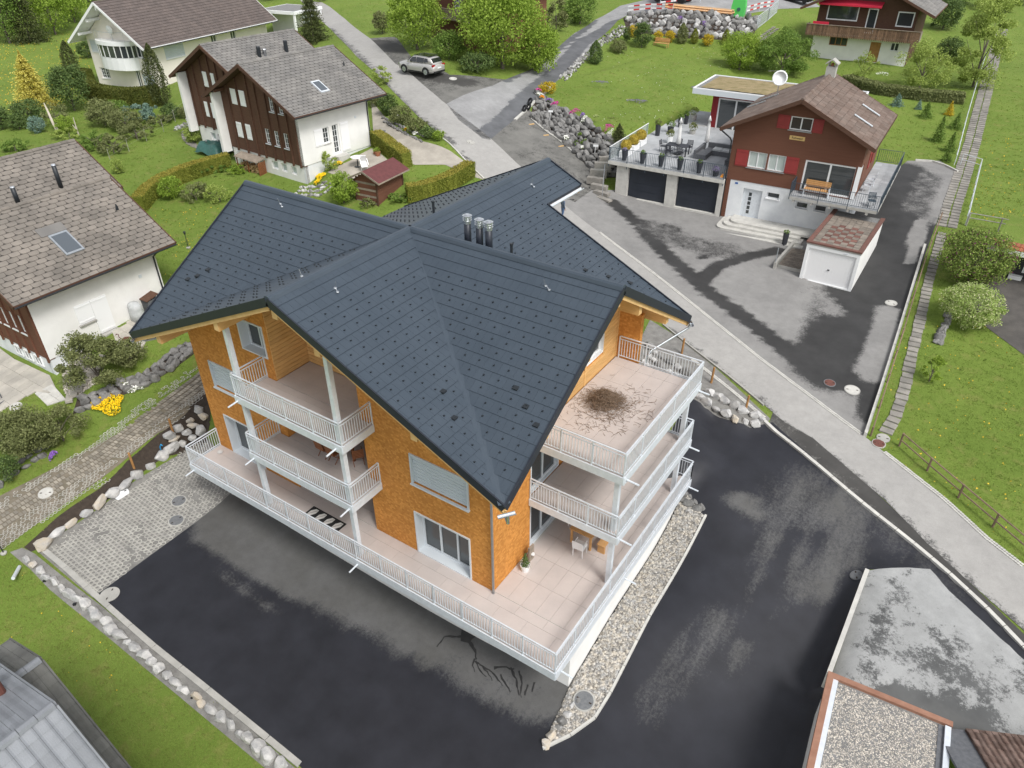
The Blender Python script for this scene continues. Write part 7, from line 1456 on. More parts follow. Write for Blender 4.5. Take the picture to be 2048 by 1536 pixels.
for s in (-1, 1):
    y0, y1 = s*.845, s*.745
    quad('side_window', 'car_glass', cab, [(.78, y0, 1.08), (-.12, y0, 1.10), (-.14, y1, 1.54), (.30, y1, 1.50)][::s]); quad('side_window', 'car_glass', cab, [(-.2, y0, 1.10), (-1.05, y0, 1.13), (-1.1, y1, 1.52), (-.22, y1, 1.54)][::s]); quad('side_window', 'car_glass', cab, [(-1.12, y0, 1.14), (-1.62, y0*.985, 1.22), (-1.5, y1, 1.48), (-1.17, y1, 1.52)][::s])
    for x in (1.35, -1.32):
        w = MB().lathe([(.335, -.11), (.355, -.08), (.355, .08), (.335, .11)], (0, 0, 0), 20).build('wheel', 'tyre', CAR, True); w.matrix_local = Matrix.Translation((x, s*.84, .355))@Matrix.Rotation(HP, 4, 'X')
        r = MB().lathe([(.23, -.115), (.23, .115)], (0, 0, 0), 16); ro = r.build('rim', 'galv_dark', w); sp_ = MB()
        for k in range(5): t = k*1.2566; sp_.bar((.04*math.cos(t), .04*math.sin(t), 0), (.22*math.cos(t), .22*math.sin(t), 0), .07, .245)
        sp_.build('spokes', 'steel', w)
    for x in (1.35, -1.32):
        a_ = [(x+.43*math.cos(t), s*.928, .355+.43*math.sin(t)) for t in np.linspace(0, math.pi, 12)]+[(x+.34*math.cos(t), s*.928, .355+.34*math.sin(t)) for t in np.linspace(math.pi, 0, 12)]; MB().poly(a_, (0, -s*.16, 0)).build('wheel_arch', 'car_black', CAR)
    MB().para((-.85, s*.915, .27), (1.7, 0, 0), (0, s*.02, 0), (0, 0, .09)).build('sill_trim', 'car_black', CAR)
    MB().cbox((.62, s*.99, 1.12), (.2, .14, .14)).build('mirror', 'car_paint', CAR); MB().cbox((2.06, s*.66, .74), (.22, .3, .12)).build('headlight', 'steel', CAR); MB().cbox((-2.13, s*.68, .93), (.16, .36, .13)).build('taillight', 'tail_red', CAR); MB().cbox((-2.21, s*.6, .52), (.05, .2, .05)).build('reflector', 'tail_red', CAR)
    MB().bar((.2, s*.68, 1.66), (-1.5, s*.66, 1.65), .03, .03).build('roof_rail', 'steel', CAR)
quad('windscreen', 'car_glass', cab, [(1.06, -.72, 1.10), (1.06, .72, 1.10), (.42, .60, 1.535), (.42, -.60, 1.535)]); quad('rear_window', 'car_glass', cab, [(-2.06, .62, 1.18), (-2.06, -.62, 1.18), (-1.80, -.58, 1.50), (-1.80, .58, 1.50)]); MB().poly([(.3, -.6, 1.635), (.3, .6, 1.635), (-1.6, .56, 1.64), (-1.6, -.56, 1.64)], (0, 0, .025)).build('dark_roof', 'car_glass', cab)
MB().cbox((-2.25, 0, .72), (.02, .5, .11)).build('number_plate', 'white_paint', CAR); MB().cbox((-2.2, 0, .38), (.12, 1.5, .16)).build('bumper_trim', 'car_black', CAR); MB().cbox((2.2, 0, .6), (.08, .9, .18)).build('grille', 'car_black', CAR)
# person walking on the road behind the roof edge
def person(label, u, v, hgt, rz):
    g = P(u, v, gz(*G(u, v)[:2])); o = thing('person', label, 'person', g, rz); s = hgt/1.75
    J = [(0, 0, .95), (0, 0, 1.12), (0, .01, 1.32), (0, 0, 1.47), (0, .01, 1.56), (0, .02, 1.66), (.09, 0, .90), (.10, -.04, .50), (.10, .03, .09), (.10, -.10, .05), (-.09, 0, .90), (-.10, .07, .50), (-.10, .12, .10), (-.10, 0, .05), (.17, 0, 1.42), (.24, .02, 1.15), (.23, -.08, .92), (.22, -.11, .83), (-.17, 0, 1.42), (-.24, .04, 1.15), (-.22, -.04, .92), (-.21, -.07, .83)]
    Rr = [.14, .135, .155, .09, .055, .095, .10, .065, .045, .035, .10, .065, .045, .035, .06, .045, .035, .03, .06, .045, .035, .03]
    E_ = [(0, 1), (1, 2), (2, 3), (3, 4), (4, 5), (0, 6), (6, 7), (7, 8), (8, 9), (0, 10), (10, 11), (11, 12), (12, 13), (3, 14), (14, 15), (15, 16), (16, 17), (3, 18), (18, 19), (19, 20), (20, 21)]
    me = bpy.data.meshes.new('body'); me.from_pydata([(x*s, y*s, z*s) for x, y, z in J], E_, []); b = bpy.data.objects.new('body', me); COL.objects.link(b); b.parent = o
    b.modifiers.new('skin', 'SKIN'); sv = me.skin_vertices[0].data
    for k, r in enumerate(Rr): sv[k].radius = (r*s*(1.15 if k in (0, 1, 2) else 1), r*s*(.8 if k in (0, 1, 2) else 1))
    sv[0].use_root = True; b.modifiers.new('sub', 'SUBSURF').levels = 2; dg = bpy.context.evaluated_depsgraph_get(); m2 = bpy.data.meshes.new_from_object(b.evaluated_get(dg)); b.modifiers.clear(); b.data = m2; b.name = 'body'
    m2.materials.clear()
    for q in ('skin', 'denim', 'shirt_blue', 'shirt_white', 'hair', 'car_black'): m2.materials.append(M[q])
    for p in m2.polygons:
        c = p.center/s; p.material_index = 5 if c.z < .09 else 1 if c.z < .96 and abs(c.x) < .19 else 0 if c.z < .92 and abs(c.x) >= .19 else 3 if (c.z < 1.46 and abs(c.x) < .055 and c.y < -.03) else 2 if c.z < 1.49 else 4 if (c.z > 1.685 or (c.z > 1.58 and c.y > .05)) else 0; p.use_smooth = True
    hd = MB()
    for sx_ in (-1, 1):
        for k in range(4): x = sx_*(.205+.012*k); hd.tube([(x*s, -.09*s, .83*s), (x*s, -.12*s, (.775-.006*(k % 2))*s), (x*s, -.105*s, .75*s)], [.008*s, .0075*s, .006*s], 5)
        hd.tube([(sx_*.20*s, -.09*s, .84*s), (sx_*.185*s, -.125*s, .80*s)], [.009*s, .007*s], 5)
    hd.build('fingers', 'skin', b); fc = MB(); fc.tube([(0, -.085*s, 1.655*s), (0, -.105*s, 1.63*s)], [.01*s, .014*s], 5); fc.build('nose', 'skin', b)
    for sx_ in (-1, 1): MB().cbox((sx_*.033*s, -.078*s, 1.665*s), (.018*s, .012*s, .01*s)).build('eye', 'ink', b); MB().cbox((sx_*.1*s, .02*s, 1.645*s), (.018*s, .035*s, .05*s)).build('ear', 'skin', b)
    MB().cbox((0, -.083*s, 1.605*s), (.04*s, .01*s, .009*s)).build('mouth', 'terracotta', b)
person('person in denim jacket and blue jeans walking beyond the roof edge', 1125, 441, 1.75, R_(150))
# manhole covers
def manhole(label, u, v, d, mat, ring='concrete', off=.05):
    p = G(u, v); o = thing('manhole_cover', label, 'manhole cover', (p[0], p[1], p[2]), 0, 'manhole covers'); r = d/2
    n_ = np.array([gz(p[0]+.3, p[1])-gz(p[0]-.3, p[1]), gz(p[0], p[1]+.3)-gz(p[0], p[1]-.3)])/.6; o.rotation_euler = Vector((-n_[0], -n_[1], 1)).to_track_quat('Z', 'Y').to_euler()
    MB().lathe([(r, .0), (r, off), (r*.97, off+.004)], (0, 0, 0), 28).build('ring', ring, o); MB().lathe([(r*.86, off), (r*.86, off+.008), (r*.4, off+.010)], (0, 0, 0), 28).build('lid', mat, o); MB().cbox((r*.6, 0, off+.012), (.1, .05, .006)).build('lifting_slot', 'ink', o); MB().cbox((-r*.6, 0, off+.012), (.1, .05, .006)).build('lifting_slot', 'ink', o)
for a in (('concrete manhole cover at the corner of the black yard', 220, 1190, .78, 'concrete'), ('white manhole cover beside the boulder row', 242, 987, .70, 'plinth_white', 'plinth_white'), ('upper dark iron cover in the grid pavers', 358, 1003, .72, 'cover_iron'), ('lower dark iron cover in the grid pavers', 353, 1042, .72, 'cover_iron'), ('cream manhole cover with dark ring on the track', 92, 987, .66, 'concrete_light', 'concrete_light'), ('round concrete cover on the lawn by the left patio', 32, 814, .62, 'concrete_light', 'concrete_light'),
          ('large mesh-topped drain cover in the pebble bed', 1168, 1404, .80, 'cover_iron', 'concrete', .12), ('pale manhole cover high on the drive', 1782, 607, .68, 'concrete_light'), ('pale manhole cover near the road end of the drive', 1704, 781, .78, 'concrete_light'), ('rusty flat cover beside the pale one', 1659, 767, .6, 'rust_iron', 'cover_iron'), ('faint round cover in the asphalt by the pad wall', 1713, 1151, .5, 'cover_iron', 'cover_iron', .035), ('cover in the road above the dark roof', 941, 285, .7, 'concrete', 'concrete'), ('pale manhole cover below the silver car', 906, 158, .75, 'concrete_light'), ('concrete ring at the lower end of the slab path', 1766, 877, .6, 'concrete'), ('rusty gully grate at the road corner', 1757, 888, .62, 'rust_iron'), ('dark cover in the gravel drive', 766, 264, .6, 'cover_iron')): manhole(*a)
# garden lamps
def lamp(label, u, v, h):
    o = thing('garden_lamp', label, 'lamp', G(u, v), 0, 'garden lamps'); MB().lathe([(.13, 0), (.13, .06), (.04, .08)], (0, 0, 0), 10).build('foot', 'concrete', o); MB().tube([(0, 0, .05), (0, 0, h)], .025, 6).build('pole', 'dark_metal', o); MB().lathe([(.06, 0), (.07, .14), (.1, .16), (.02, .22)], (0, 0, h), 10).build('lantern', 'dark_metal', o)
lamp('short black garden lamp on the lawn left of the roof', 377, 496, .95); lamp('black garden lamp at the lower left lawn corner', 8, 1107, .9)
# brush pile on the balcony
bp = thing('brush_pile', 'round pile of brown twigs on the top balcony floor', 'twigs', (8.35, .75, 5.6)); mb = MB()
for k in range(2000):
    r = abs(random.gauss(0, .42)); t = random.uniform(0, 6.28); c = np.array([r*math.cos(t)*1.15, r*math.sin(t), max(.02, (.60-.75*r)*random.random())]); L = random.uniform(.15, .42); a = random.uniform(0, 6.28); dz = random.uniform(-.12, .12)
    q = np.array([math.cos(a)*L, math.sin(a)*L, dz]); mb.tube([c-q*.5, c+np.array([random.gauss(0, .03), random.gauss(0, .03), .02]), c+q*.5], [.006, .005, .003], 3, False)
mb.v = [(x, y, max(z, .012)) for x, y, z in mb.v]; mb.build('twig_tangle', 'twig', bp, kind='stuff'); mb = MB()
for k in range(260):
    r = random.uniform(.4, 2.0)**.9; t = random.gauss(-.6, 1.1); x, y = r*math.cos(t), r*math.sin(t)*1.1
    if not (-1.0 < x < 2.2 and -2.4 < y < 2.4): continue
    L = random.uniform(.08, .35); a = random.uniform(0, 6.28); c = np.array([x, y, .015]); q = np.array([math.cos(a)*L, math.sin(a)*L, 0]); mb.tube([c-q*.5, c+np.array([random.gauss(0, .04), random.gauss(0, .04), .01]), c+q*.5], [.007, .006, .003], 3, False)
mb.build('scattered_twigs', 'twig', bp, kind='stuff')
# furniture
def chair(label, loc, rz, mat='dark_metal', name='garden_chair', seat=None, group='garden chairs', fold=False):
    o = thing(name, label, 'chair', loc, rz, group); MB().box(-.22, .22, -.22, .22, .42, .45).build('seat', seat or mat, o)
    b = MB(); [b.bar((x, .22, .45), (x, .30, .88), .025) for x in (-.21, .21)]; [b.bar((-.21, .24+.01*k, .52+.08*k), (.21, .24+.01*k, .52+.08*k), .02, .05) for k in range(5)]; b.build('backrest', mat, o)
    for x in (-.2, .2):
        for y in (-.2, .2): MB().bar((x, y if not fold else -y, 0), (x, y, .43), .026).build('leg', mat, o)
        MB().bar((x, -.2, .64), (x, .24, .64), .03).build('armrest', mat, o)
    return o
def table(label, loc, rz, w, d, h, mat, name='table', rnd_=False):
    o = thing(name, label, 'table', loc, rz)
    if rnd_: MB().lathe([(w/2, 0), (w/2, .03)], (0, 0, h-.03), 18).build('tabletop', mat, o); MB().tube([(0, 0, .02), (0, 0, h-.02)], .04, 8).build('leg', 'dark_metal', o); MB().lathe([(.28, 0), (.24, .03)], (0, 0, 0), 10).build('foot', 'dark_metal', o)
    else:
        n = max(2, int(d/.16)); 
        for k in range(n): MB().box(-w/2, w/2, -d/2+k*d/n+.006, -d/2+(k+1)*d/n-.006, h-.035, h).build('tabletop_slat', mat, o)
        for x in (-1, 1):
            for y in (-1, 1): MB().box(x*(w/2-.08)-.04, x*(w/2-.08)+.04, y*(d/2-.08)-.04, y*(d/2-.08)+.04, 0, h-.036).build('leg', mat, o)
    return o
table('dark teak table on the middle left balcony', (-.4, -4.35, 2.8), 0, 1.5, .85, .73, 'teak')
for k, (x, y, r, lab) in enumerate(((-.95, -5.08, 180, 'left folding teak chair in front of the balcony table'), (-.38, -5.08, 176, 'middle folding teak chair in front of the balcony table'), (.5, -4.7, 235, 'right folding teak chair at the balcony table end'))): chair(lab, (x, y, 2.8), R_(r), 'teak', 'folding_chair', group='folding teak chairs', fold=True)
table('orange wooden table on the terrace beneath the right balcony', (8.78, -.5, 0), R_(0), 1.0, 1.75, .75, 'bench_wood'); 
wc = chair('white garden chair with cream cushion at the terrace table', (8.95, -1.68, 0), R_(184), 'white_plastic', seat='fabric_white'); MB().box(-.2, .2, -.2, .2, .452, .53).build('cushion', 'fabric_white', wc)
bn = thing('bench', 'wooden bench at the right side of the terrace table', 'bench', (9.62, -.45, 0)); MB().box(-.17, .17, -.8, .8, .41, .45).build('seat', 'bench_wood', bn); [MB().box(-.15, .15, y-.04, y+.04, 0, .41).build('leg', 'bench_wood', bn) for y in (-.7, .7)]
chair('white garden chair beyond the terrace table', (8.0, -.4, 0), R_(95), 'white_plastic')
po = thing('potted_conifer', 'small conifer in a white basket at the shingle wall', 'potted plant', (7.62, -3.55, 0)); MB().lathe([(.15, 0), (.20, .30), (.18, .30), (.16, .22)], (0, 0, 0), 14).build('basket', 'fabric_white', po); C, d_ = crown_pts('conifer', 500, .22, .65); V, F = leafmesh(C+(0, 0, .25), .07, .5, 0, d_); fast('crown', V, F, 'leaf_dark', po)
wr_ = thing('wood_block', 'upright weathered wood plank behind the potted conifer', 'wood', (7.55, -3.0, 0)); MB().box(-.06, .02, -.16, .16, 0, .75).build('plank', 'timber_gray', wr_); MB().lathe([(.08, 0), (.08, .04)], (0.06, 0, .35), 8).build('ornament', 'fabric_white', wr_)
rg = thing('rug', 'black rug with white leaf pattern lying on the terrace', 'rug', (-.75, -5.85, .001), R_(0)); MB().box(-.95, .95, -.28, .28, 0, .012).build('rug_field', 'rug_black', rg)
for k in range(4):
    x = -.70+k*.47; MB().poly([(x-.15, -.2, .0125), (x+.02, -.22, .0125), (x+.15, .0, .0125), (x+.14, .2, .0125), (x-.02, .2, .0125), (x-.15, .02, .0125)], (0, 0, .003)).build('leaf_motif', 'rug_white', rg); MB().bar((x-.12, -.17, .0165), (x+.11, .17, .0165), .014, .002).build('leaf_vein', 'rug_black', rg)
tag(MB().lathe([(.10, 0), (.14, .04), (.10, .10), (.02, .12)], (0, 0, 0), 12).build('stone_ornament', 'limestone'), 'small pale round stone on the terrace corner by the wall', 'stone').location = (-7.95, -5.45, 0)
# roof terrace of the brown chalet
tb = lambda x, y, z=2.97: wpos(HB, (x, y, z+.3))
for k in range(5): 
    x = -7.9+k*1.45; o = thing('planter', ('tall dark planter with lavender at the terrace corner', 'tall dark planter second from the terrace corner', 'tall dark planter third from the terrace corner', 'tall dark planter fourth from the terrace corner', 'tall dark planter fifth along the terrace railing')[k], 'planter', tb(x, .15), 0, 'tall terrace planters'); MB().lathe([(.15, 0), (.24, .75), (.22, .75), (.2, .68)], (0, 0, 0), 4 if 0 else 12).build('pot', 'planter_dark', o); V, F = leafmesh(crown_pts('round', 150, .2, .3)[0]+(0, 0, .68), .08, .6); fast('leaves', V, F, 'flower_mauve' if k == 0 else 'leaf_mid', o)
o = thing('flower_pot', 'low pot with lilac flowers at the right end of the terrace railing', 'flower pot', tb(-.85, .1), 0); MB().lathe([(.16, 0), (.24, .32), (.2, .3)], (0, 0, 0), 12).build('pot', 'planter_dark', o); V, F = leafmesh(crown_pts('round', 260, .32, .42)[0]+(0, 0, .3), .08, .9); fast('blossom', V, F, 'flower_mauve', o)
bm2 = thing('broom', 'orange broom leaning at the terrace railing', 'broom', tb(-.35, .05)); MB().tube([(0, 0, .15), (.6, .1, 1.0)], .015, 5).build('handle', 'timber_pale', bm2); MB().poly([(-.12, -.05, 0), (.06, .0, 0), (.06, .02, .22), (-.02, 0, .26)], (0, .06, 0)).build('brush', 'flower_orange', bm2)
for k, (x, y) in enumerate(((-8.3, 1.3), (-8.35, 2.9), (-8.4, 4.5))):
    o = thing('box_ball_planter', ('white trough with clipped golden box ball nearest the railing corner', 'white trough with golden box ball in the middle', 'white trough with golden box ball farthest back')[k], 'planter', tb(x, y), R_(2.9), 'golden box balls'); MB().box(-.28, .28, -.6, .6, 0, .45).build('trough', 'white_paint', o); d2 = rng.normal(size=(900, 3)); d2 /= np.linalg.norm(d2, axis=1)[:, None]; V, F = leafmesh(d2*.42*rng.uniform(.9, 1.03, (900, 1))+(0, 0, .78), .075, .8); fast('ball', V, F, 'leaf_box', o); MB().lathe([(.1, -.36), (.32, -.2), (.36, 0), (.32, .2), (.1, .36)], (0, 0, .78), 10).build('core', 'leaf_box', o)
for k, (x, y, w, h, mt, lf, lab) in enumerate(((-6.6, 6.2, .5, .5, 'white_paint', 'leaf_brown', 'square white planter on the roof terrace'), (-8.2, 7.6, .45, .9, 'planter_dark', 'leaf_lilac', 'tall dark cylinder planter with red foliage'), (-7.6, 9.0, .55, .45, 'planter_dark', 'leaf_mid', 'dark trough planter at the lawn edge'), (-7.5, 11.0, .4, .7, 'planter_dark', 'leaf_mid', 'first of the tall dark planters near the annex'), (-7.4, 12.2, .4, .7, 'planter_dark', 'leaf_mid', 'second of the tall dark planters near the annex'), (-7.3, 13.8, .6, .45, 'concrete_light', 'leaf_pale', 'pale trough with round pale shrub at the terrace end'), (-5.9, 9.6, .55, .25, 'concrete', 'leaf_brown', 'low bowl planter before the annex window'))):
    o = thing('planter', lab, 'planter', tb(x, y), R_(3)); MB().lathe([(w*.42, 0), (w*.5, h), (w*.45, h), (w*.4, h*.85)], (0, 0, 0), 10).build('pot', mt, o); V, F = leafmesh(crown_pts('round', 320, w*.75, w*1.3)[0]+(0, 0, h*.85), .1, .7); fast('leaves', V, F, lf, o)
for k, (x, y, lab) in enumerate(((-5.0, 3.6, 'closed white parasol rising from the dining table'), (-3.3, 5.2, 'closed white parasol beside the fountain'))):
    o = thing('parasol', lab, 'parasol', tb(x, y), 0, 'closed white parasols'); MB().tube([(0, 0, 0), (0, 0, 2.75)], .025, 6).build('pole', 'galv', o); MB().lathe([(.05, .72), (.20, .85), (.16, 1.3), (.13, 2.0), (.07, 2.35), (.15, 2.38), (.02, 2.75)], (0, 0, 0), 10, 1, .8).build('canopy', 'fabric_white', o, True); MB().lathe([(.3, 0), (.3, .06)], (0, 0, 0), 10).build('base', 'dark_metal', o)
table('dark metal dining table on the roof terrace', tb(-5.0, 3.6), R_(3), 1.7, .95, .72, 'planter_dark')
for k, (x, y, r, lab) in enumerate(((-6.2, 3.7, 90, 'dark metal chair at the left end of the dining table'), (-5.4, 2.8, 180, 'dark metal chair at the near left of the dining table'), (-4.5, 2.75, 185, 'dark metal chair at the near right of the dining table'), (-5.3, 4.5, 0, 'dark metal chair at the far left of the dining table'), (-4.4, 4.5, 5, 'dark metal chair at the far right of the dining table'))): chair(lab, tb(x, y), R_(r+3), 'planter_dark')
so_ = thing('lounge_sofa', 'grey wicker corner sofa on the roof terrace', 'sofa', tb(-1.9, 4.2), R_(3)); MB().box(-1.3, 1.3, .45, 1.2, 0, .36).build('base', 'fabric_grey', so_); MB().box(-1.3, 1.3, 1.2, 1.4, 0, .72).build('backrest', 'fabric_grey', so_); MB().box(-1.5, -.75, -1.0, .45, 0, .36).build('chaise', 'fabric_grey', so_); MB().box(-1.7, -1.5, -1.0, 1.4, 0, .62).build('armrest', 'fabric_grey', so_)
for k in range(3): MB().box(-.72+k*.68, -.08+k*.68, .48, 1.18, .362, .48).build('cushion', 'tarp_grey', so_)
o = thing('lounge_table', 'grey wicker coffee table before the corner sofa', 'table', tb(-.6, 3.0), R_(3)); MB().box(-.4, .4, -.4, .4, 0, .38).build('base', 'fabric_grey', o); MB().box(-.42, .42, -.42, .42, .382, .40).build('tabletop', 'planter_dark', o)
o = thing('rock_fountain', 'dark rock fountain behind the dining table', 'fountain', tb(-3.4, 4.3)); [stone(o, (random.uniform(-.4, .4), random.uniform(-.3, .3), .12), (.45, .4, .35), ['garden_rock']) for k in range(7)]
# balcony of the brown chalet
o = thing('bench', 'slatted wooden bench on the brown chalet balcony', 'bench', tb(6.15, -.35), R_(2.9)); [MB().box(-.8, .8, -.3+k*.13, -.2+k*.13, .40, .43).build('seat_slat', 'bench_wood', o) for k in range(4)]; [MB().box(-.8, .8, .22, .25, .50+k*.11, .59+k*.11).build('back_slat', 'bench_wood', o) for k in range(4)]; [MB().box(x-.02, x+.02, -.28, .28, 0, .6).build('side_frame', 'galv', o) for x in (-.78, .78)]
chair('grey folding chair at the balcony corner of the brown chalet', tb(9.65, -.75), R_(20), 'railing_blue'); chair('pale wire chair beside the side wall of the brown chalet', tb(8.9, 2.2), R_(-80), 'galv'); chair('second pale wire chair farther along the side balcony', tb(8.95, 3.6), R_(-80), 'galv')
o = thing('door_planter', 'tall dark planter with round bush by the entrance steps', 'planter', G(1568, 490)); MB().lathe([(.16, 0), (.2, .85)], (0, 0, 0), 4).build('pot', 'planter_dark', o); V, F = leafmesh(crown_pts('round', 250, .24, .3)[0]+(0, 0, .8), .06, .7); fast('leaves', V, F, 'leaf_mid', o)
# patio of the white-sided chalet
table('round white plastic table on the patio', G(716, 333), 0, .95, .9, .72, 'white_plastic', rnd_=True)
o = thing('garden_chair', 'white plastic chair tipped against the patio table', 'chair', G(727, 338), R_(40)); sub = [MB().box(-.24, .24, -.24, .24, .40, .43).build('seat', 'white_plastic', o), MB().poly([(-.24, .24, .43), (.24, .24, .43), (.2, .38, .95), (-.2, .38, .95)], (0, .03, 0)).build('backrest', 'white_plastic', o)]+[MB().bar((x, y, 0), (x*.9, y*.9, .42), .045).build('leg', 'white_plastic', o) for x in (-.24, .24) for y in (-.24, .24)]+[MB().bar((x, -.2, .62), (x, .3, .66), .05).build('armrest', 'white_plastic', o) for x in (-.26, .26)]
o.rotation_euler = (R_(42), 0, R_(60)); o.location.z += .12
for k, (u, v, s, lab) in enumerate(((756, 312, 1.0, 'terracotta pot with green plant at the hedge'), (750, 309, .6, 'small terracotta pot next to the larger one'))): o = thing('flower_pot', lab, 'flower pot', G(u, v)); MB().lathe([(.16*s, 0), (.24*s, .32*s), (.2*s, .30*s)], (0, 0, 0), 12).build('pot', 'terracotta', o); V, F = leafmesh(crown_pts('round', 120, .24*s, .4*s)[0]+(0, 0, .28*s), .1, .6); fast('leaves', V, F, 'leaf_bright', o)
# wood store at the dark gable
ws = thing('wood_store', 'open slatted firewood store leaning on the chalet basement', 'wood store', wpos(HM, (-.06, 6.1, .05)), R_(86.75-90)); 
MB().box(-1.35, 1.35, -.62, -.01, 0, .1).build('floor', 'timber_gray', ws); MB().poly([(-1.45, -.8, 1.42), (1.45, -.8, 1.42), (1.45, 0, 1.62), (-1.45, 0, 1.62)], (0, 0, .05)).build('roof', 'timber_gray', ws); [MB().bar((x, y, 0), (x, y, 1.45), .07).build('post', 'teak', ws) for x in (-1.35, 0, 1.35) for y in (-.62, -.04)]
for k in range(90): x = random.uniform(-1.2, 1.2); z = random.uniform(.12, 1.0); c = np.array([x, -.3+random.uniform(-.03, .03), z]); MB().tube([c-(0, .22, 0), c+(0, .22, 0)], random.uniform(.05, .09), 5).build('log', 'wood_stack', ws)
for k in range(7): MB().box(1.36, 1.4, -.62+k*.085, -.57+k*.085, .05, 1.4).build('side_slat', 'teak', ws)
tp = thing('tarpaulin', 'green tarpaulin heap between the two dark chalets', 'tarpaulin', G(432, 306)); X_, Y_ = np.meshgrid(np.linspace(-1.5, 1.5, 18), np.linspace(-1, 1, 12), indexing='ij'); Zt = .85*np.clip(1.25-np.maximum(np.abs(X_)/1.5, np.abs(Y_))**4, 0, 1)+.09*np.sin(X_*4+Y_*3)+.05*np.sin(Y_*9); ii = np.arange(18*12).reshape(18, 12); fast('sheet', np.stack([X_.ravel(), Y_.ravel(), np.maximum(Zt, 0).ravel()], 1), np.stack([ii[:-1, :-1].ravel(), ii[1:, :-1].ravel(), ii[1:, 1:].ravel(), ii[:-1, 1:].ravel()], 1), 'tarp_green', tp, smooth=True)
for x, y in ((-.5, -.3), (.3, .2)): stone(tp, (x, y, 1.0), (.2, .2, .15), ['limestone'])
# left chalet patio things
o = thing('covered_grill', 'grey fabric covered grill at the left chalet wall', 'grill cover', G(278, 640), R_(10)); MB().lathe([(.46, 0), (.44, .5), (.40, .75), (.42, .9), (.30, 1.08), (.05, 1.12)], (0, 0, 0), 9, 1.1, .8).build('cover', 'tarp_grey', o, True)
o = thing('storage_chest', 'dark lidded chest beside the covered grill', 'chest', G(298, 618), R_(2)); MB().box(-.5, .7, -.35, .35, 0, .8).build('body', 'fabric_grey', o); MB().poly([(-.55, -.42, .82), (.75, -.42, .82), (.75, .4, 1.0), (-.55, .4, 1.0)], (0, 0, .04)).build('lid', 'dark_timber', o)
o = thing('flamingo_figure', 'rusty iron bird figure on the left chalet patio', 'figure', G(257, 695), R_(70)); MB().lathe([(.02, -.22), (.10, -.1), (.12, .02), (.06, .16), (.01, .24)], (0, 0, 0), 8).build('bird_body', 'rust_iron', o).matrix_local = Matrix.Translation((0, 0, .55))@Matrix.Rotation(R_(80), 4, 'Y'); MB().tube([(-.15, 0, .58), (-.28, 0, .75), (-.26, 0, .92), (-.34, 0, .96), (-.42, 0, .90)], [.03, .022, .02, .03, .01], 6).build('neck', 'rust_iron', o); [MB().tube([(x, 0, .48), (x+.03, 0, 0)], .012, 5).build('leg', 'rust_iron', o) for x in (-.02, .05)]
o = thing('pergola_frame', 'thin dark metal frame on the left edge patio', 'frame', G(8, 800)); [MB().bar(a, b, .05).build('bar', 'fabric_grey', o) for a, b in (((-.6, -.4, .02), (.8, .5, .02)), ((0, .6, .02), (.3, -.8, .02)), ((-.2, 0, .03), (-.2, 0, .5)))]
o = thing('bleached_branches', 'bleached bare branches standing among the garden shrubs', 'branches', G(118, 268)); MB().tube([(0, 0, 0), (-.4, 0, .9), (-1.1, .2, 2.0), (-1.25, .2, 2.5)], [.13, .11, .08, .03], 6).build('branch', 'driftwood', o); MB().tube([(.0, 0, .2), (-.05, .1, .9)], [.1, .05], 6).build('branch', 'driftwood', o)
o = thing('bleached_branches', 'smaller forked bleached branch right of the taller one', 'branches', G(158, 272)); MB().tube([(0, 0, 0), (0, 0, .8), (.05, 0, 1.6)], [.08, .06, .03], 6).build('branch', 'driftwood', o); MB().tube([(0, 0, .5), (-.5, 0, .9)], [.05, .02], 5).build('branch', 'driftwood', o)
# tyres, bench, blue hose, small solar lights
for k, (u, v, lab) in enumerate(((1049, 224, 'left used tyre leaning at the rock wall'), (1057, 221, 'right used tyre leaning at the rock wall'), (1060, 212, 'upper used tyre on the pile at the rock wall'))):
    p = G(u, v); o = thing('tyre', lab, 'tyre', p+(0, 0, .32+(.1 if k == 2 else 0)), 0, 'used tyres'); o.rotation_euler = (R_(62), 0, R_(-30)); n = 18; mb = MB()
    for i in range(n):
        t = 2*math.pi*i/n
        for j in range(8): q = 2*math.pi*j/8; r = .24+.085*math.cos(q); mb.v.append((r*math.cos(t), r*math.sin(t), .1*math.sin(q)))
    for i in range(n):
        for j in range(8): mb.f.append((i*8+j, i*8+(j+1) % 8, ((i+1) % n)*8+(j+1) % 8, ((i+1) % n)*8+j))
    mb.build('tyre_ring', 'tyre', o, True)
def park_bench(label, u, v, mat, w, rz):
    o = thing('park_bench', label, 'bench', G(u, v), rz); [MB().box(-w/2, w/2, -.28+k*.15, -.16+k*.15, .42, .46).build('seat_slat', mat, o) for k in range(3)]; [MB().box(-w/2, w/2, .2+k*.03, .24+k*.03, .52+k*.15, .64+k*.15).build('back_slat', mat, o) for k in range(3)]; [MB().bar((x, y, 0), (x, y+(.12 if y > 0 else 0), .44 if y < 0 else .95), .05).build('leg', mat, o) for x in (-w/2+.1, w/2-.1) for y in (-.22, .18)]
park_bench('pale slatted bench on the upper lawn below the rock wall', 1322, 94, 'bench_wood', 1.9, R_(-4)); park_bench('dark bench at the white wall of the top right chalet', 1670, 108, 'dark_timber', 2.0, R_(2))
tag(MB().tube([(-.1, 0, 0), (-.05, 0, .35), (.02, .05, .5), (.12, .05, .45)], .03, 6).build('water_tap', 'blue_tool'), 'blue hose standpipe at the boulder wall', 'hose').location = G(325, 905)
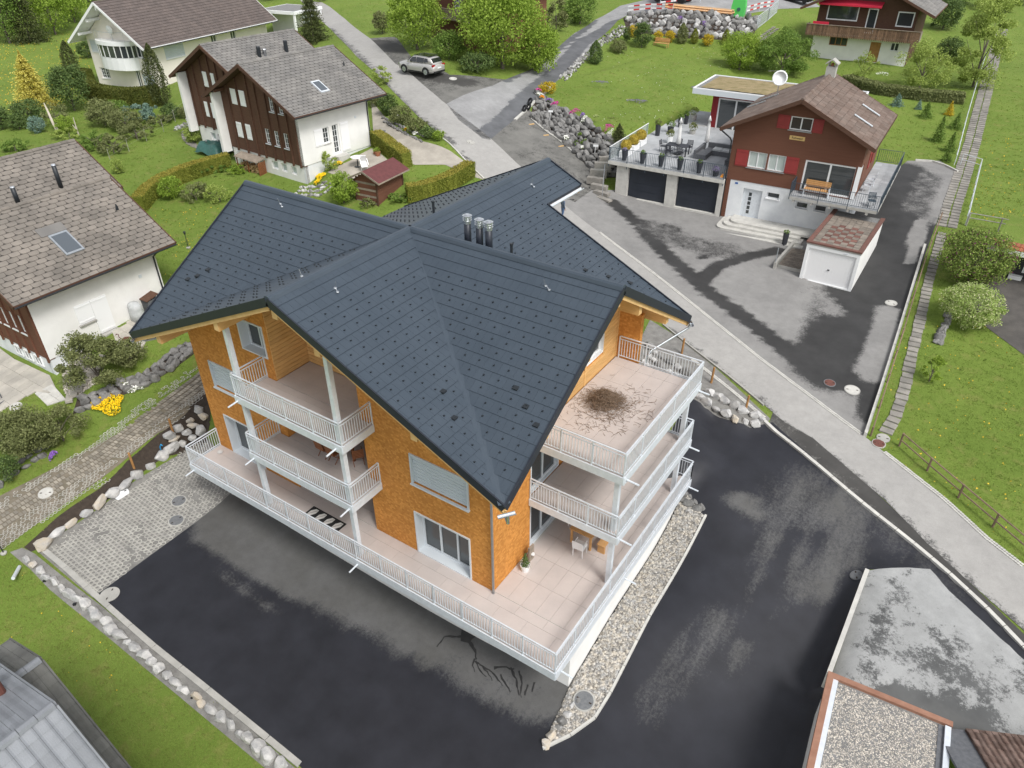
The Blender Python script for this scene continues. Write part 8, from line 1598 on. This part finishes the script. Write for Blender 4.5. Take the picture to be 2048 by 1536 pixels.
for k, (u, v) in enumerate(((90, 1163), (150, 1210), (220, 1264), (300, 1328), (386, 1396), (482, 1473))):
    o = thing('spotlight', ('small black ground spotlight nearest the grid pavers', 'second black ground spotlight from the pavers', 'third black ground spotlight from the pavers', 'fourth black ground spotlight from the pavers', 'fifth black ground spotlight from the pavers', 'black ground spotlight nearest the bottom edge')[k], 'light', G(u, v), R_(40), 'black ground spotlights'); MB().box(-.06, .06, -.05, .05, 0, .09).build('housing', 'car_black', o); MB().box(-.05, .05, -.052, .03, .091, .1).build('lens', 'car_glass', o)
tag(MB().tube([(0, 0, .05), (.75, -.55, .32)], .075, 10).build('drain_pipe', 'galv'), 'grey plastic pipe lying at the corner of the boulder row', 'pipe').location = G(40, 1135)
for k, (u, v, lab) in enumerate(((1098, 252, 'white notice board on a post before the rock wall'), (1187, 322, 'white notice sign among the lower rocks'))): o = thing('notice_sign', lab, 'sign', G(u, v)); MB().tube([(0, 0, 0), (.1, .05, 1.2)], .02, 5).build('post', 'white_paint', o); MB().cbox((.1, .05, 1.25), (.4, .03, .16), R_(20)).build('board', 'white_paint', o)
o = thing('notice_sign', 'small white sign in the grass right of the silver car', 'sign', G(944, 130)); MB().tube([(0, 0, 0), (0, 0, .6)], .02, 5).build('post', 'galv', o); MB().cbox((0, -.03, .65), (.28, .03, .45), R_(-30)).build('board', 'white_paint', o)
for k, (u, v) in enumerate(((1063, 249), (1092, 271), (1122, 293))): tag(MB().cbox((0, 0, .03), (.5, .14, .05), R_(60)).build('wooden_block', 'timber_pale'), ('pale wooden batten on the gravel bay nearest the tyres', 'pale wooden batten in the middle of the gravel bay', 'pale wooden batten on the gravel bay nearest the white flowers')[k], 'wood', 'battens on the gravel bay').location = G(u, v)
# construction site
o = thing('pipe_stack', 'stack of long orange pipes on the construction site', 'pipes', G(1400, 26)); a = unit(G(1455, 28)-G(1345, 17))
for k in range(7): y = (k % 4)*.3-.4; z = .35+(k//4)*.26; MB().tube([-a*4.2+np.array([0, y, z+.3*0]), a*4.0+np.array([0, y, z])], .12, 8).build('pipe', 'pipe_orange' if k != 5 else 'tarp_green', o)
[MB().cbox(a*s+np.array([0, 0, .12]), (.15, 1.6, .24), math.atan2(a[1], a[0])).build('support_beam', 'timber_gray', o) for s in (-2.5, 2.5)]
o = thing('green_container', 'bright green plastic container on the construction site', 'container', G(1475, 34), R_(5)); MB().poly([(-.75, -.4, 0), (.75, -.4, 0), (.85, -.4, 1.2), (.75, -.4, 2.3), (-.65, -.4, 2.3), (-.85, -.4, 1.1)], (0, .8, 0)).build('shell', 'bright_green', o); MB().lathe([(.22, 0), (.22, .05)], (0, 0, 0), 12).build('port', 'tarp_green', o).matrix_local = Matrix.Translation((.1, -.41, .9))@Matrix.Rotation(HP, 4, 'X')
o = thing('digger', 'yellow wheeled digger mostly above the top picture edge', 'digger', G(1345, 4), R_(-5)); MB().box(-2.4, 2.4, -.9, .9, .75, 1.2).build('chassis', 'digger_dark', o); MB().box(-1.6, 1.8, -1.1, 1.1, 1.3, 2.1).build('upper_body', 'digger_yellow', o); MB().box(-1.6, .0, -1.0, .2, 2.1, 3.0).build('cab', 'car_glass', o); MB().bar((1.0, .4, 2.0), (3.4, .4, 3.6), .35, .45).build('boom', 'digger_yellow', o)
for x in (-1.7, 1.7):
    for y in (-.95, .95): w = MB().lathe([(.52, -.2), (.56, -.14), (.56, .14), (.52, .2)], (0, 0, 0), 16).build('wheel', 'tyre', o); w.matrix_local = Matrix.Translation((x, y, .56))@Matrix.Rotation(HP, 4, 'X')
o = thing('car', 'dark parked car cut by the top edge above the mesh fence', 'car', G(1592, 5), R_(0)); loft([[(x, y*w, z) for y, z in ((-1, .3), (-1, .75), (-.8, .8 if not t else 1.4), (.8, .8 if not t else 1.4), (1, .75), (1, .3))] for x, w, t in ((-2.1, .8, 0), (-1.6, .88, 1), (.6, .88, 1), (1.3, .88, 0), (2.1, .8, 0))], 'body', 'car_black', o)
for x in (-1.3, 1.3):
    for y in (-.82, .82): w = MB().lathe([(.3, -.1), (.32, 0), (.3, .1)], (0, 0, 0), 14).build('wheel', 'tyre', o); w.matrix_local = Matrix.Translation((x, y, .32))@Matrix.Rotation(HP, 4, 'X')
